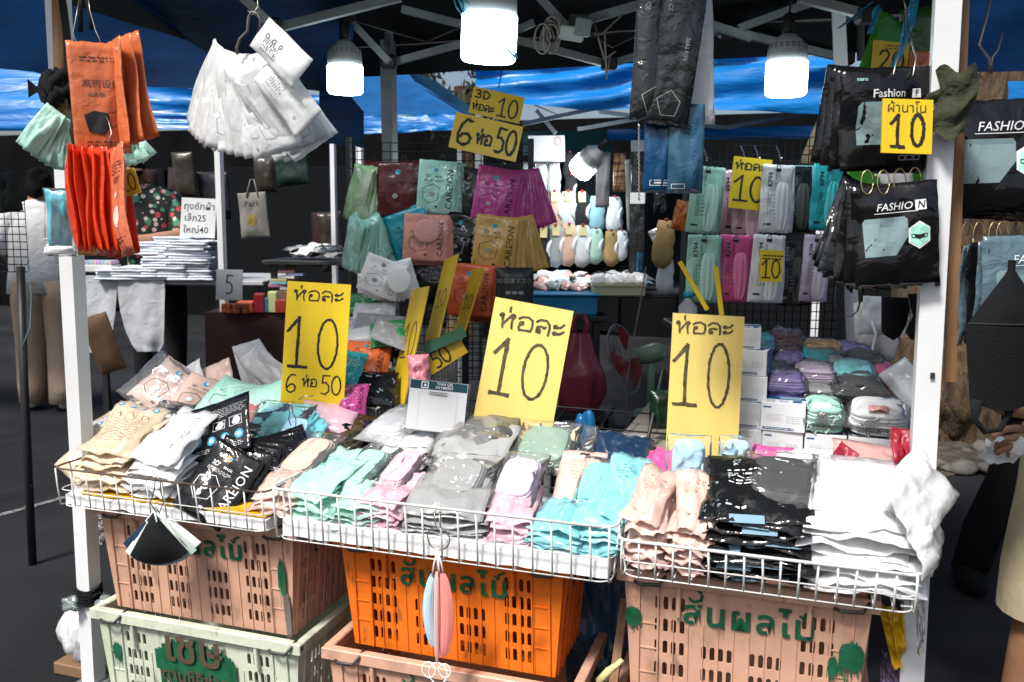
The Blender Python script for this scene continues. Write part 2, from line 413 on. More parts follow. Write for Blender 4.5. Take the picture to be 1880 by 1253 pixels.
# the tree at the right: a thick furrowed trunk with knobs, splitting above the frame
def furrow(p, ax, s=1.0): return 1+.16*noi(p.x*9*s, p.y*9*s, p.z*1.6*s)+.08*noi(p.x*24*s, p.y*24*s, p.z*4*s)
BARK = mat('furrowed_bark', (.075, .048, .026), .95, var=.65, vs=16, bump=1.0, bs=26, stretch=(1, 1, .22), bdist=.05, rnd=.02)
def trunk_mesh(pts, rs_, n=26, seg=34):
    m_ = MB(); vs = []; 
    for i in range(seg+1):
        t_ = i/seg*(len(pts)-1); k = min(int(t_), len(pts)-2); f_ = t_-k
        c = Vector(pts[k]).lerp(Vector(pts[k+1]), f_); r = rs_[k]*(1-f_)+rs_[k+1]*f_
        for j in range(n):
            an = 2*math.pi*j/n; d = Vector((math.cos(an), math.sin(an), 0))
            q = c+d*r
            lob = 1+.10*math.sin(an*5+i*.06)+.05*math.sin(an*11+i*.11)
            vs.append(c+d*r*lob*furrow(q, c))
    fs = [(i*n+j, i*n+(j+1) % n, (i+1)*n+(j+1) % n, (i+1)*n+j) for i in range(seg) for j in range(n)]
    return m_.add(vs, fs, 0, True)
tb = at(1768, 800, Z=0)
tr = thing('street_tree', 'thick brown furrowed tree trunk behind the hanging black masks', 'tree', tb)
trunk_mesh([(0, 0, -.05), (0, .02, .35), (.02, .05, 1.0), (.12, .06, 1.9), (.25, .06, 2.8), (.35, .1, 3.6)], [.42, .36, .30, .27, .25, .22], 40, 60).build('trunk', BARK, tr)
kb = at(1752, 715, D=depth(tb)-.28)-tb
MB().ball(kb, .2, 12, sq=(.85, .7, 1.55), jit=.35, seed=5).build('trunk_burl', BARK, tr)
kb2 = at(1668, 690, D=depth(tb)-.1)-tb
trunk_mesh([(kb2.x, kb2.y, -.05), (kb2.x+.02, kb2.y, .5), (kb2.x+.06, kb2.y+.05, 1.0), (kb2.x+.2, kb2.y+.1, 1.7)], [.26, .2, .17, .12], 30, 36).build('side_stem', BARK, tr)
LEAF = mat('tree_leaf', (.05, .085, .022), .55, var=.4, transl=.3, rnd=.3)
def crown(c, rad, n, seed, size=.07, sq=(1, 1, .7)):
    r = random.Random(seed); m_ = MB()
    cl = [(Vector((r.gauss(0, .5)*rad*sq[0], r.gauss(0, .5)*rad*sq[1], r.gauss(0, .5)*rad*sq[2])), rad*r.uniform(.12, .3)) for _ in range(26)]
    for i in range(n):
        q, cr = r.choice(cl); d = Vector((r.gauss(0, 1), r.gauss(0, 1), r.gauss(0, 1))).normalized()*cr*r.random()**.4
        p = Vector(c)+q+d; s_ = size*r.uniform(.6, 1.3)
        R_ = Euler((r.uniform(0, 6), r.uniform(0, 6), r.uniform(0, 6))).to_matrix()
        m_.add([p+R_ @ Vector(v)*s_ for v in ((-.5, 0, 0), (0, -.22, .05), (.6, 0, 0), (0, .22, .05))], [(0, 1, 2, 3)])
    return m_
crown((.5, .2, 4.2), 1.5, 2600, 4).build('crown', LEAF, tr)
MB().tube([(.35, .1, 3.5), (.6, .3, 4.0), (1.1, .3, 4.6)], [.14, .1, .04], 8).tube([(.3, .1, 3.4), (-.2, .2, 4.0), (-.6, .4, 4.6)], [.12, .08, .03], 8).build('limb', BARK, tr)
# the tree whose foliage fills the gap between the tarps
gp = at(760, 150, D=9.0); gp2 = Vector((gp.x, gp.y, 0))
tr2 = thing('shade_tree', 'tree seen against white sky in the gap between blue tarps', 'tree', gp2)
trunk_mesh([(0, 1.5, 0), (.1, 1.5, 1.5), (0, 1.5, 3)], [.25, .2, .15], 12, 12).build('trunk', BARK, tr2)
crown((-.1, .6, gp.z+.15), .85, 900, 9, .11, (1.5, .9, .55)).build('crown', mat('dark_leaf', (.012, .02, .009), .6, var=.4), tr2)
lm = MB(); r_ = random.Random(5)
for k in range(18):
    x0 = r_.uniform(-1.2, 1.0); z0 = gp.z+r_.uniform(-.5, .7)
    lm.tube([(x0, .5, z0), (x0+.3, .5, z0+.12*r_.uniform(-1, 1)), (x0+.7, .45, z0+.3*r_.uniform(-1, 1))], [.014, .009, .004], 5)
lm.tube([(0, 1.5, 2.6), (-.2, .9, gp.z-.3), (-.6, .6, gp.z+.4)], [.1, .06, .03], 7)
lm.build('limb', mat('dark_bark', (.01, .009, .007), .9), tr2)

# ---------------------------------------------------------------- tents
tent = thing('market_tent', 'white framed folding tent of the mask stall, dark underside', 'tent', (0, 0, 0))
def post(px0, py0, px1, py1, Y, w=.046, zt=2.15, m=None, name='post', yw=0.0):
    a = at(px0, py0, Y=Y); b = at(px1, py1, Y=Y)
    d = (a-b); bot = b+d*((0-b.z)/d.z); top = b+d*((zt-b.z)/d.z)
    mm = MB(); mm.bar(bot, top, w)
    o = mm.build(name, m or WHITE_PAINT, tent)
    return bot, top
FLb, FLt = post(122, 290, 172, 1240, 1.96)
FRb, FRt = post(1738, 20, 1672, 1240, 1.99, .048)
RLb, RLt = post(712, 60, 716, 300, 3.42, .05, m=GREY_STEEL)  # grey instead of white: shade on the rear post put into its colour
RRb, RRt = post(1548, 220, 1566, 620, 3.40, .045)
for (p, hgt) in ((FLb, .9), (FRb, .9)):
    MB().box((p.x, p.y, .012), (.09, .09, .024), bev=.004).build('foot_plate', GREY_STEEL, tent)
# press buttons on the legs
mm = MB()
for py in (520, 690): q = at(1722 if py < 600 else 1712, py, Y=1.963); mm.box(q, (.008, .006, .012))
mm.build('leg_button', DARK_STEEL, tent)
TB = [((443, -8), (500, 47), 2.65), ((508, 52), (735, -5), 2.75), ((639, 34), (714, 113), 3.3), ((728, 113), (850, 80), 3.4), ((738, 17), (846, 45), 3.3),
      ((1046, 46), (1200, 2), 2.8), ((950, 74), (1115, 118), 3.35), ((1122, 117), (1190, 98), 3.35), ((945, 58), (980, 42), 3.3), ((990, -5), (1050, 60), 2.9),
      ((1467, -4), (1592, 28), 2.6), ((1345, 58), (1552, 108), 3.2), ((1355, 53), (1440, 22), 3.1), ((1290, 45), (1330, 58), 3.15), ((1270, 60), (1330, 57), 3.2),
      ((1180, 5), (1380, 70), 3.1), ((1580, 25), (1580, 110), 3.2), ((1440, 22), (1500, 2), 3.0), ((714, 113), (714, 60), 3.42)]
for (a, b, D) in TB:
    mm = MB(); mm.bar(at(*a, D=D), at(*b, D=D), .026); mm.build('truss_bar', GREY_STEEL if D > 2.7 else mat('pale_steel', (.42, .45, .46), .4, var=.1), tent)
for (px, py, D) in ((503, 50, 2.68), (714, 114, 3.36), (1118, 117, 3.34), (1335, 57, 3.14), (1552, 107, 3.2), (636, 30, 2.95), (1590, 28, 2.6), (1062, 40, 2.78)):
    p = at(px, py, D=D); MB().box(p, (.06, .05, .05), Euler((0, 0, YAW)).to_matrix(), bev=.008).build('joint', mat('black_joint', (.015, .015, .016), .5), tent)
RX0, RX1, RY0, RY1, RZE, RZP = -2.12, .48, 1.80, 3.55, 2.16, 2.72
def roofpt(u, v):
    x = RX0+(RX1-RX0)*u; y = RY0+(RY1-RY0)*v; k = 1-max(abs(u-.5), abs(v-.5))*2
    return Vector((x, y, RZE+(RZP-RZE)*k-.05*math.sin(k*math.pi)+.008*noi(x*4, y*4, 3)))
MB().sheet(roofpt, 24, 18).build('roof', ROOF_DARK, tent)
MB().sheet(lambda u, v: roofpt(u, 1)+Vector((0, .004+.01*noi(u*9, v*2, 1), .003-.13*v)), 24, 3).build('rear_valance', ROOF_DARK, tent)
MB().sheet(lambda u, v: roofpt(0, u)+Vector((-.004, 0, .003-.12*v)), 20, 3).build('side_valance', ROOF_DARK, tent)

# tarps of the other stalls: each a tent of its own with posts
def cloth_strip(pts_top, pts_bot, nu, nv, wav, seed, fold=0.0):
    def li(P, u):
        t_ = u*(len(P)-1); k = min(int(t_), len(P)-2); return Vector(P[k]).lerp(Vector(P[k+1]), t_-k)
    def fn(u, v):
        p = li(pts_top, u).lerp(li(pts_bot, u), v)
        n_ = noi(u*3+seed, v*2.2+u*2, seed)+.5*noi(u*9, v*7+u*9, seed)
        w = math.sin((v*2.2+u*1.7+.35*noi(u*3, v*2, seed))*math.pi*2)*fold
        return p-VD*(wav*n_+w)+Vector((0, 0, wav*.4*noi(u*5, 7, seed)*(v if v > .5 else 0)))
    return MB().sheet(fn, nu, nv)
tl = thing('blue_tent', 'navy blue tarp roof of the stall beside, behind the orange packets', 'tent')
cloth_strip([at(-500, -420, D=1.9), at(250, -420, D=1.9), at(700, -420, D=1.9)], [at(-500, 95, D=3.7), at(60, 128, D=3.6), at(280, 166, D=3.55), at(520, 166, D=3.6), at(640, 172, D=3.65)], 40, 24, .05, 2.0).build('roof', NAVY_TARP, tl)
cloth_strip([at(586, 166, D=3.62), at(640, 172, D=3.64), at(668, 206, D=3.66)], [at(586, 262, D=3.62), at(640, 268, D=3.64), at(668, 272, D=3.66)], 8, 6, .01, 5).build('valance', NAVY_TARP, tl)
pt = at(305//1+100-2, 266, D=4.6)
def far_post(parent, px, py0, py1, D, w=.032, m=None, zb=0.0):
    a = at(px, py0, D=D); MB().bar((a.x, a.y, zb), (a.x, a.y, a.z), w).build('post', m or WHITE_PAINT, parent)
far_post(tl, 401, 266, 700, 4.2, .030)
far_post(tl, -300, 150, 700, 3.7, .03)
tf = thing('blue_tent', 'bright blue tarp canopy of the far stall behind the cloth table', 'tent')
cloth_strip([at(-700, 30, D=5.6), at(100, 120, D=5.2), at(350, 165, D=5.0), at(600, 175, D=5.0)], [at(-700, 195, D=5.2), at(100, 208, D=5.0), at(350, 214, D=5.0), at(600, 214, D=5.0)], 30, 6, .03, 9, .02).build('roof', BLUE_TARP, tf)
cloth_strip([at(-700, 195, D=5.2), at(100, 208, D=5.0), at(350, 214, D=5.0), at(600, 214, D=5.0)], [at(-700, 235, D=5.15), at(100, 240, D=4.97), at(350, 238, D=4.97), at(600, 240, D=4.97)], 30, 5, .02, 3, .012).build('valance', BLUE_TARP, tf)
far_post(tf, 660, 245, 600, 5.0); far_post(tf, -200, 150, 700, 5.0)
tg = thing('blue_tent', 'blue tarp canopy with wrinkled valance behind the left hanging bulb', 'tent')
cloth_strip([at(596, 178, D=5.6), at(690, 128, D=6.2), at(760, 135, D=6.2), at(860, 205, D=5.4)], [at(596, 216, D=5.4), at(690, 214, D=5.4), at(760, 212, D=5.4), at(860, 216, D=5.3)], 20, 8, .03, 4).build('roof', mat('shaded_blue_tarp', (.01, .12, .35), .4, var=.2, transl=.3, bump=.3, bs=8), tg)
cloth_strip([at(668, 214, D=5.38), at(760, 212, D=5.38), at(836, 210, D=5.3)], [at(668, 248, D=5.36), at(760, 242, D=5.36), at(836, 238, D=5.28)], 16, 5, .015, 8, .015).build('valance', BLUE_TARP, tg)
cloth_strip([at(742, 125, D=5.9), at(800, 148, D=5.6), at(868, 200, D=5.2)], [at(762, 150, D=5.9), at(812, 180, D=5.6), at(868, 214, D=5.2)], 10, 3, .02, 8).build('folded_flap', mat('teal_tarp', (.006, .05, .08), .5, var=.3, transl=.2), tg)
far_post(tg, 845, 210, 600, 5.35, .03, GREY_STEEL); far_post(tg, 610, 205, 600, 5.5, .03)
tc_ = thing('blue_tent', 'bright blue glossy tarp canopy over the sock stall', 'tent')
cloth_strip([at(872, 126, D=4.2), at(1100, 112, D=4.15), at(1300, 100, D=4.1), at(1531, 101, D=4.0)], [at(874, 193, D=4.15), at(1100, 199, D=4.12), at(1300, 203, D=4.08), at(1529, 208, D=4.0)], 60, 14, .035, 11, .02).build('valance', BLUE_TARP, tc_)
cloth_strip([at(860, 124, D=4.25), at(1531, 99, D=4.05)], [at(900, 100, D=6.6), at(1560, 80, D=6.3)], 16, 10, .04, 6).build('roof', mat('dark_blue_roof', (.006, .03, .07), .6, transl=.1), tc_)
cloth_strip([at(1529, 101, D=4.01), at(1545, 112, D=4.7)], [at(1529, 208, D=4.01), at(1545, 205, D=4.7)], 5, 8, .01, 8).build('side_valance', BLUE_TARP, tc_)
cloth_strip([at(1115, 238, D=6.2), at(1330, 236, D=6.1), at(1560, 230, D=6.0)], [at(1115, 258, D=6.2), at(1330, 256, D=6.1), at(1560, 254, D=6.0)], 24, 3, .01, 5, .008).build('rear_valance', BLUE_TARP, tc_)
cloth_strip([at(960, 242, D=6.3), at(1120, 240, D=6.25)], [at(960, 285, D=6.3), at(1120, 290, D=6.25)], 8, 3, .01, 5).build('rear_curtain', mat('teal_curtain', (.01, .10, .11), .6, transl=.2), tc_)
for (a, b, D) in (((960, 228), (1090, 200), 4.3), ((985, 203), (1020, 245), 4.4), ((1100, 205), (1330, 235), 4.6), ((1060, 238), (1250, 205), 4.7), ((1330, 235), (1480, 208), 4.6)):
    mm = MB(); mm.bar(at(*a, D=D), at(*b, D=D), .02); mm.build('truss_bar', GREY_STEEL, tc_)
far_post(tc_, 1517, 208, 600, 4.2, .035); far_post(tc_, 880, 190, 560, 4.2, .03, GREY_STEEL)
far_post(tc_, 878, 300, 600, 5.9, .03)
trr = thing('blue_tent', 'navy tarp of the stall at the far right above the brown trunk', 'tent')
cloth_strip([at(1757, -400, D=2.6), at(2300, -400, D=2.4)], [at(1757, 130, D=3.9), at(2300, 136, D=3.7)], 20, 12, .04, 14).build('roof', NAVY_TARP, trr)
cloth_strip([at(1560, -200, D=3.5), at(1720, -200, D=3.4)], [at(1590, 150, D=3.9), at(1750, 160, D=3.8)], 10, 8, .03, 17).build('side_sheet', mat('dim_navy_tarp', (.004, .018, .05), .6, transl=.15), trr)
cloth_strip([at(1850, 150, D=5.2), at(2200, 150, D=5.0)], [at(1850, 265, D=5.2), at(2200, 260, D=5.0)], 8, 5, .02, 19, .01).build('valance', BLUE_TARP, trr)
far_post(trr, 2250, 60, 500, 3.6)
# ---------------------------------------------------------------- packet library
class Pack:                                        # a sealed flat bag: hanging point at the origin, front towards -y
    cache = {}
    def __init__(s, w, h, t, seed, wr=.004, seal=.08, nx=14, nz=16, top=.0, flex=.012, centre=False, curl=.0):
        s.w, s.h = w, h; s.nx, s.nz = nx, nz; s.z0 = (h/2 if centre else h*.05)
        F_, B_ = [], []
        for j in range(nz+1):
            v = j/nz*2-1
            for i in range(nx+1):
                u = i/nx*2-1
                eu = max(0, (1-abs(u))-seal)/(1-seal); ev = max(0, (1-abs(v))-seal*w/h-(top if v > 0 else 0))/(1-seal)
                a = min(1, (eu*2.2))**.6*min(1, ev*3.0)**.6
                wn = noi(u*2.3+seed*3.1, v*2.6, seed)*wr+noi(u*6+seed, v*6, seed*2.0)*wr*.45
                wn += wr*.8*(.35-abs(noi(u*2.6+seed*1.9, v*2.9+u, seed*1.7))*1.6)*(.3+.7*abs(noi(u*1.3, v*1.3, seed+9)))
                fx = flex*(noi(u*.9, v*.9+seed*5.7, seed*1.3))
                if curl: fx += curl*max(abs(u), abs(v))**3*(noi(u*1.7+seed*2.3, v*1.7, seed+4)+.35*noi(u*4, v*4, seed))
                ex = .010*w*noi(v*5+seed, 3.3, seed)*abs(u); ez = .012*h*noi(u*5, seed, 1.7)*abs(v)
                x = u*w/2+ex; z = v*h/2+ez-h/2+s.z0
                F_.append(Vector((x, -t/2*a+wn*(.35+a)+fx, z)))
                B_.append(Vector((x, t/2*a*.8+.0012+wn*.4+fx, z)))
        s.F = F_; s.B = B_
    def fy(s, x, z):
        u = (x/(s.w/2)+1)/2*s.nx; v = ((z-s.z0+s.h/2)/(s.h/2)+1)/2*s.nz
        i = max(0, min(s.nx-1, int(u))); j = max(0, min(s.nz-1, int(v))); a = max(0, min(1, u-i)); b = max(0, min(1, v-j)); n = s.nx+1
        return (s.F[j*n+i].y*(1-a)+s.F[j*n+i+1].y*a)*(1-b)+(s.F[(j+1)*n+i].y*(1-a)+s.F[(j+1)*n+i+1].y*a)*b
    def mesh(s, name, m):
        mb = MB(); nx, nz = s.nx, s.nz; n = nx+1; L = len(s.F)
        fs = []
        for j in range(nz):
            for i in range(nx):
                fs.append((j*n+i, j*n+i+1, (j+1)*n+i+1, (j+1)*n+i))
                fs.append((L+j*n+i, L+(j+1)*n+i, L+(j+1)*n+i+1, L+j*n+i+1))
        for i in range(nx):
            fs.append((i, L+i, L+i+1, i+1)); q = nz*n+i; fs.append((q, q+1, L+q+1, L+q))
        for j in range(nz):
            fs.append((j*n, (j+1)*n, L+(j+1)*n, L+j*n)); q = j*n+nx; fs.append((q, L+q, L+q+n, q+n))
        mb.add(s.F+s.B, fs, 0, True)
        return mb.mesh(name, m)
_pk = {}
def pack_geo(w, h, t, seed, **k):
    key = (w, h, t, seed, tuple(sorted(k.items())))
    if key not in _pk: _pk[key] = Pack(w, h, t, seed, **k)
    return _pk[key]
_pm = {}
def pack_mesh(w, h, t, seed, m, **k):
    key = (w, h, t, seed, m.name, tuple(sorted(k.items())))
    if key not in _pm: _pm[key] = pack_geo(w, h, t, seed, **k).mesh('packet', m)
    return _pm[key]
_pp = {}
def print_mesh(pkey, fn, mats, w, h, t, seed, **k):
    """fn(Print, w, h, z0) draws; result wrapped on the front of that packet shape"""
    key = (pkey, w, h, t, seed, tuple(m.name for m in mats), tuple(sorted(k.items())))
    if key not in _pp:
        P = Print(); G = pack_geo(w, h, t, seed, **k); fn(P, w, h, G.z0-h/2)
        _pp[key] = P.mesh('printing', mats, G.fy)
    return _pp[key]

def pr_3d(P, w, h, z):                              # the 3-D mask packet: small heading at the left, long name up the right side
    P.text('CAREION', w*.32, z-.02*h, h*.165, 0, 90, spacing=1.05, bold=.006)
    P.text('3D', -w*.24, z+h*.20, h*.085, 0, bold=.012); P.text('MASK', w*.02, z+h*.195, h*.05, 0, bold=.01)
    P.disc(-w*.06, z+h*.315, w*.055, mi=1); P.disc(-w*.03, z+h*.325, w*.03, mi=2)
    P.lines(-w*.14, z+h*.14, w*.42, 3, h*.018, h*.005, 0, 2)
    P.stroke([(-w*.36, z-h*.02), (-w*.1, z+h*.06), (w*.06, z-h*.03), (w*.02, z-h*.24), (-w*.2, z-h*.30), (-w*.36, z-h*.2), (-w*.36, z-h*.02)], w*.012, 0)
    P.disc(-w*.14, z-h*.12, w*.06, w*.05, mi=3); P.rect(0, z-h*.36, w*.07, h*.035, 0)
def pr_back(P, w, h, z):                            # back of the 3-D packet: small print, pictures and four blue discs
    P.lines(0, z+h*.34, w*.78, 6, h*.028, h*.008, 0, 4, .01)
    for k in range(3):
        x = -w*.28+w*.28*k; P.frame(x, z+h*.04, w*.2, h*.15, w*.008, 0); P.disc(x+w*.02, z+h*.04, w*.06, mi=0); P.disc(x-w*.03, z+h*.02, w*.03, mi=0)
    for k in range(4): P.disc(-w*.33+w*.22*k, z-h*.2, w*.07, mi=1); P.disc(-w*.33+w*.22*k, z-h*.2, w*.035, mi=2)
    P.lines(0, z-h*.33, w*.7, 3, h*.028, h*.007, 0, 5, .01)
def pr_text(P, w, h, z):                            # plain small print in the middle
    P.lines(0, z+h*.22, w*.62, 5, h*.05, h*.014, 0, 8, .012); P.rect(-w*.25, z-h*.3, w*.2, h*.03, 0)
def pr_kf(P, w, h, z):                              # tall narrow packet: KF94 upright, two columns of marks
    P.text('KF94', -w*.22, z+h*.28, w*.22, 0, 90, bold=.014)
    P.text('2D MASK', -w*.05, z+h*.28, w*.09, 0, 90)
    for k in range(6): P.frame(-w*.22, z+h*.05-k*h*.055, w*.10, h*.032, w*.012, 0); P.rect(-w*.06, z+h*.05-k*h*.055, w*.1, h*.01, 0)
    P.rect(-w*.25, z-h*.38, w*.2, h*.03, 0)
def hexagon(P, x, z, r, mi=2, mk=0):
    P.poly([(x+r*.98*math.cos(RAD(30+60*k)), z+r*1.12*math.sin(RAD(30+60*k))) for k in range(6)], mi-1)
    P.poly([(x+r*.84*math.cos(RAD(30+60*k)), z+r*.97*math.sin(RAD(30+60*k))) for k in range(6)], mi)
    P.poly([(x-r*.42, z+r*.1), (x, z+r*.04), (x+r*.42, z+r*.1), (x+r*.34, z-r*.22), (x, z-r*.34), (x-r*.34, z-r*.22)], mi+1)
    for s_ in (-1, 1): P.stroke([(x+s_*r*.38, z+r*.08), (x+s_*r*.62, z+r*.06), (x+s_*r*.6, z-r*.16), (x+s_*r*.34, z-r*.2)], r*.06, mi+1)
def pr_fashion(P, w, h, z):                         # black pouch: name at the top, window, green hexagon
    P.text('FASHIO', -w*.02, z+h*.27, w*.125, 1, 0, shear=.2); P.rect(w*.285, z+h*.27, w*.13, w*.12, 1); P.text('N', w*.285, z+h*.27, w*.12, 3, shear=.2, bold=.01)
    P.rect(0, z+h*.215, w*.5, h*.006, 1)
    P.poly([(-w*.38, z-h*.2), (-w*.38, z+h*.14), (-w*.35, z+h*.17), (w*.1, z+h*.17), (w*.13, z+h*.14), (w*.13, z-h*.02), (-w*.02, z-h*.2)], 0)
    hexagon(P, w*.26, z-h*.02, w*.15)
def pr_arrow(P, w, h, z):
    P.text('FISH TYPE PREVENT', w*.22, z, h*.085, 0, 90, bold=.008, sx=.95)
    P.stroke([(w*.12, z-h*.36), (w*.3, z-h*.30), (w*.42, z-h*.36), (w*.36, z-h*.44), (w*.18, z-h*.44), (w*.12, z-h*.36)], w*.015, 0)
    P.frame(-w*.2, z-h*.42, w*.36, h*.05, w*.012, 1)
def hang_rot(tilt=0, yaw=0, lean=0): return (RAD(lean), -RAD(tilt), YAW+RAD(yaw))

def packet(px, py, D, w, h, m, label, cat='mask packet', group=None, t=.018, seed=1, tilt=0, yaw=0, lean=0, pr=None, pm=None, inner=None, name='mask_packet', pk='', loc=None, rot=None, sc=None, **k):
    p = loc if loc is not None else at(px, py, D=D)
    o = link(name, pack_mesh(w, h, t, seed, m, **k), None, p, rot or hang_rot(tilt, yaw, lean), sc)
    tag(o, label, cat, group)
    if pr: link('printing', print_mesh(pk or pr.__name__, pr, pm, w, h, t, seed, **k), o)
    if inner: link('folded_mask', inner[0], o, inner[1])
    return o
def hook(name, label, pts, r=.0016, m=None, group=None, cat='hook'):
    return tag(MB().tube(pts, r, 6).build(name, m or CHROME), label, cat, group)

# rounded stack of masks inside a clear bag, lying: top towards +z
_bm = {}
def mask_block(w, d, t, m, seed, n=7):
    key = (w, d, t, m.name, seed, n)
    if key in _bm: return _bm[key]
    r = random.Random(seed); mb = MB(); N_ = 20
    def ring(sx, sy, dx, dy):
        out = []
        for j in range(N_):
            a = 2*math.pi*j/N_; c, s_ = math.cos(a), math.sin(a); e = .5
            out.append((dx+math.copysign(abs(c)**e, c)*w/2*sx, dy+math.copysign(abs(s_)**e, s_)*d/2*sy))
        return out
    for i in range(n):
        z0 = t*i/n-t/2; z1 = t*(i+1)/n-t/2; k = 1-.10*((i+.5)/n*2-1)**2*(1 if i > n/2 else .5); dx, dy = r.uniform(-1, 1)*w*.018, r.uniform(-1, 1)*d*.03
        rg = [ring(k*.95, k*.93, dx, dy), ring(k, k, dx, dy), ring(k, k, dx, dy), ring(k*.96, k*.94, dx, dy)]
        zs = [z0, z0+(z1-z0)*.3, z0+(z1-z0)*.75, z1]
        vs = []; fs = []
        for q in range(4):
            for (x, y) in rg[q]: vs.append((x, y, zs[q]+(.10*t*(1-(2*x/w)**2) if i == n-1 and q > 1 else 0)+.03*t*noi(x*30, y*30, seed+i)))
        for q in range(3):
            for j in range(N_): kk = (j+1) % N_; fs.append((q*N_+j, q*N_+kk, (q+1)*N_+kk, (q+1)*N_+j))
        mb.add(vs, fs, 0, True)
        c = len(vs)
        top = vs[3*N_:]; cz = sum(v[2] for v in top)/N_
        tv = [(dx, dy, cz+.05*t)]+top; mb.add(tv, [(0, j+1, (j+1) % N_+1) for j in range(N_)], 0, True)
    _bm[key] = mb.mesh('mask_stack', m)
    return _bm[key]
LOOPW = mat('ear_loop', (.85, .85, .84), .8, var=.03)
_lm = {}
def loops_mesh(w, d, t, m, seed=0):                 # squashed ear loops at the short end of a mask stack
    key = (w, d, t, m.name, seed)
    if key in _lm: return _lm[key]
    r = random.Random(seed); mb = MB()
    for k in range(14):
        x = r.uniform(-.42, .42)*w; z = r.uniform(-.4, .35)*t
        mb.tube([(x, -d*.47, z), (x+r.uniform(-.01, .01), -d*.53, z+r.uniform(-.3, .3)*t), (x+r.uniform(-.02, .02), -d*.50, z+r.uniform(-.3, .3)*t), (x+r.uniform(-.02, .02), -d*.46, z)], .0017, 4)
    _lm[key] = mb.mesh('ear_loop', m)
    return _lm[key]
def bundle(px, py, Z, w, d, t, m, label, cat='mask bundle', group=None, slope=25, yaw=0, roll=0, seed=1, filmm=None, loops=True, fw=1.22, fd=1.45, name='mask_bundle', loc=None, lay=7, loopm=None):
    p = loc if loc is not None else at(px, py, Z=Z)
    o = thing(name, label, cat, p, (RAD(slope), RAD(roll), RAD(yaw)), group)
    link('mask_stack', mask_block(w, d, t, m, seed, lay), o)
    if loops: link('ear_loop', loops_mesh(w, d, t, loopm or LOOPW, seed), o)
    fm = pack_mesh(round(w*fw, 3), round(d*fd, 3), round(t*1.35, 3), seed+20, filmm or FILM, centre=True, wr=.007, flex=.006, seal=.04)
    link('bag', fm, o, (0, 0, .003), (-math.pi/2, 0, 0))
    return o
def lie(px, py, Z, w, d, m, label, cat='mask packet', group=None, t=.016, slope=0, yaw=0, roll=0, seed=1, pr=None, pm=None, name='mask_packet', loc=None, pk='', flip=False, hem=None, **k):
    """packet lying on its back; slope raises its far edge"""
    p = loc if loc is not None else at(px, py, Z=Z)
    k.setdefault('wr', .006); k.setdefault('curl', .011)
    o = link(name, pack_mesh(w, d, t, seed, m, centre=True, **k), None, p)
    R_ = Euler((RAD(slope), RAD(roll), RAD(yaw))).to_matrix() @ Euler((-math.pi/2, 0, 0)).to_matrix()
    o.rotation_euler = R_.to_euler()
    tag(o, label, cat, group)
    if hem:
        x = random.Random(seed+int(p.z*1e4)).uniform(-.3, .3)*w; hw_ = w*.17
        MB().sheet(lambda u, v: Vector((x+(u-.5)*2*hw_, -.003-t*.28*v+.003*noi(u*5, seed, 1), -d/2-.002+.02*v)), 5, 2).build('hem_strip', hem, o)
    if pr: link('printing', print_mesh((pk or pr.__name__)+'c', pr, pm, w, d, t, seed, centre=True, **k), o)
    return o

# ---------------------------------------------------------------- crates
def slot_panel(mb, O, U, V, N, W, H, slots, th, mi=0, curve=None):
    """flat panel W x H at O spanned by U, V with thickness along N (outwards); slots: (x, z, w, h) rounded holes on a cell grid"""
    xs = sorted({0, W, *[round(s[0]-s[2]*.72, 4) for s in slots], *[round(s[0]+s[2]*.72, 4) for s in slots]})
    zs = sorted({0, H, *[round(s[1]-s[3]*.6, 4) for s in slots], *[round(s[1]+s[3]*.6, 4) for s in slots]})
    cell = {}
    for s in slots: cell[(round(s[0]-s[2]*.72, 4), round(s[1]-s[3]*.6, 4))] = s
    P3 = lambda x, z, n: O+U*x+V*z+N*n
    holes = [(round(s[0]-s[2]*.72, 4), round(s[0]+s[2]*.72, 4), round(s[1]-s[3]*.6, 4), round(s[1]+s[3]*.6, 4)) for s in slots]
    done = set()
    for s, (x0, x1, z0, z1) in zip(slots, holes):
        c = (s[0], s[1]); w, h = s[2]/2, s[3]/2; r = w
        ring = []
        for a in range(0, 181, 36): ring.append((c[0]+r*math.cos(RAD(a)), c[1]+h-r+r*math.sin(RAD(a))))
        for a in range(180, 361, 36): ring.append((c[0]+r*math.cos(RAD(a)), c[1]-h+r+r*math.sin(RAD(a))))
        out = []
        for (x, z) in ring:
            if abs(z-c[1]) > h-r*.75: out.append((x if abs(x-c[0]) < r*.7 else (x1 if x > c[0] else x0), z1 if z > c[1] else z0))
            else: out.append((x1 if x > c[0] else x0, z))
        n = len(ring)
        vs = [P3(*q, 0) for q in ring]+[P3(*q, 0) for q in out]+[P3(*q, -th) for q in ring]
        fs = [(i, n+i, n+(i+1) % n, (i+1) % n) for i in range(n)]+[(2*n+i, i, (i+1) % n, 2*n+(i+1) % n) for i in range(n)]
        mb.add(vs, fs, mi)
    for i in range(len(xs)-1):
        for j in range(len(zs)-1):
            xm, zm = (xs[i]+xs[i+1])/2, (zs[j]+zs[j+1])/2
            if any(a < xm < b and c < zm < d for (a, b, c, d) in holes): continue
            mb.add([P3(xs[i], zs[j], 0), P3(xs[i+1], zs[j], 0), P3(xs[i+1], zs[j+1], 0), P3(xs[i], zs[j+1], 0)], [(0, 1, 2, 3)], mi)
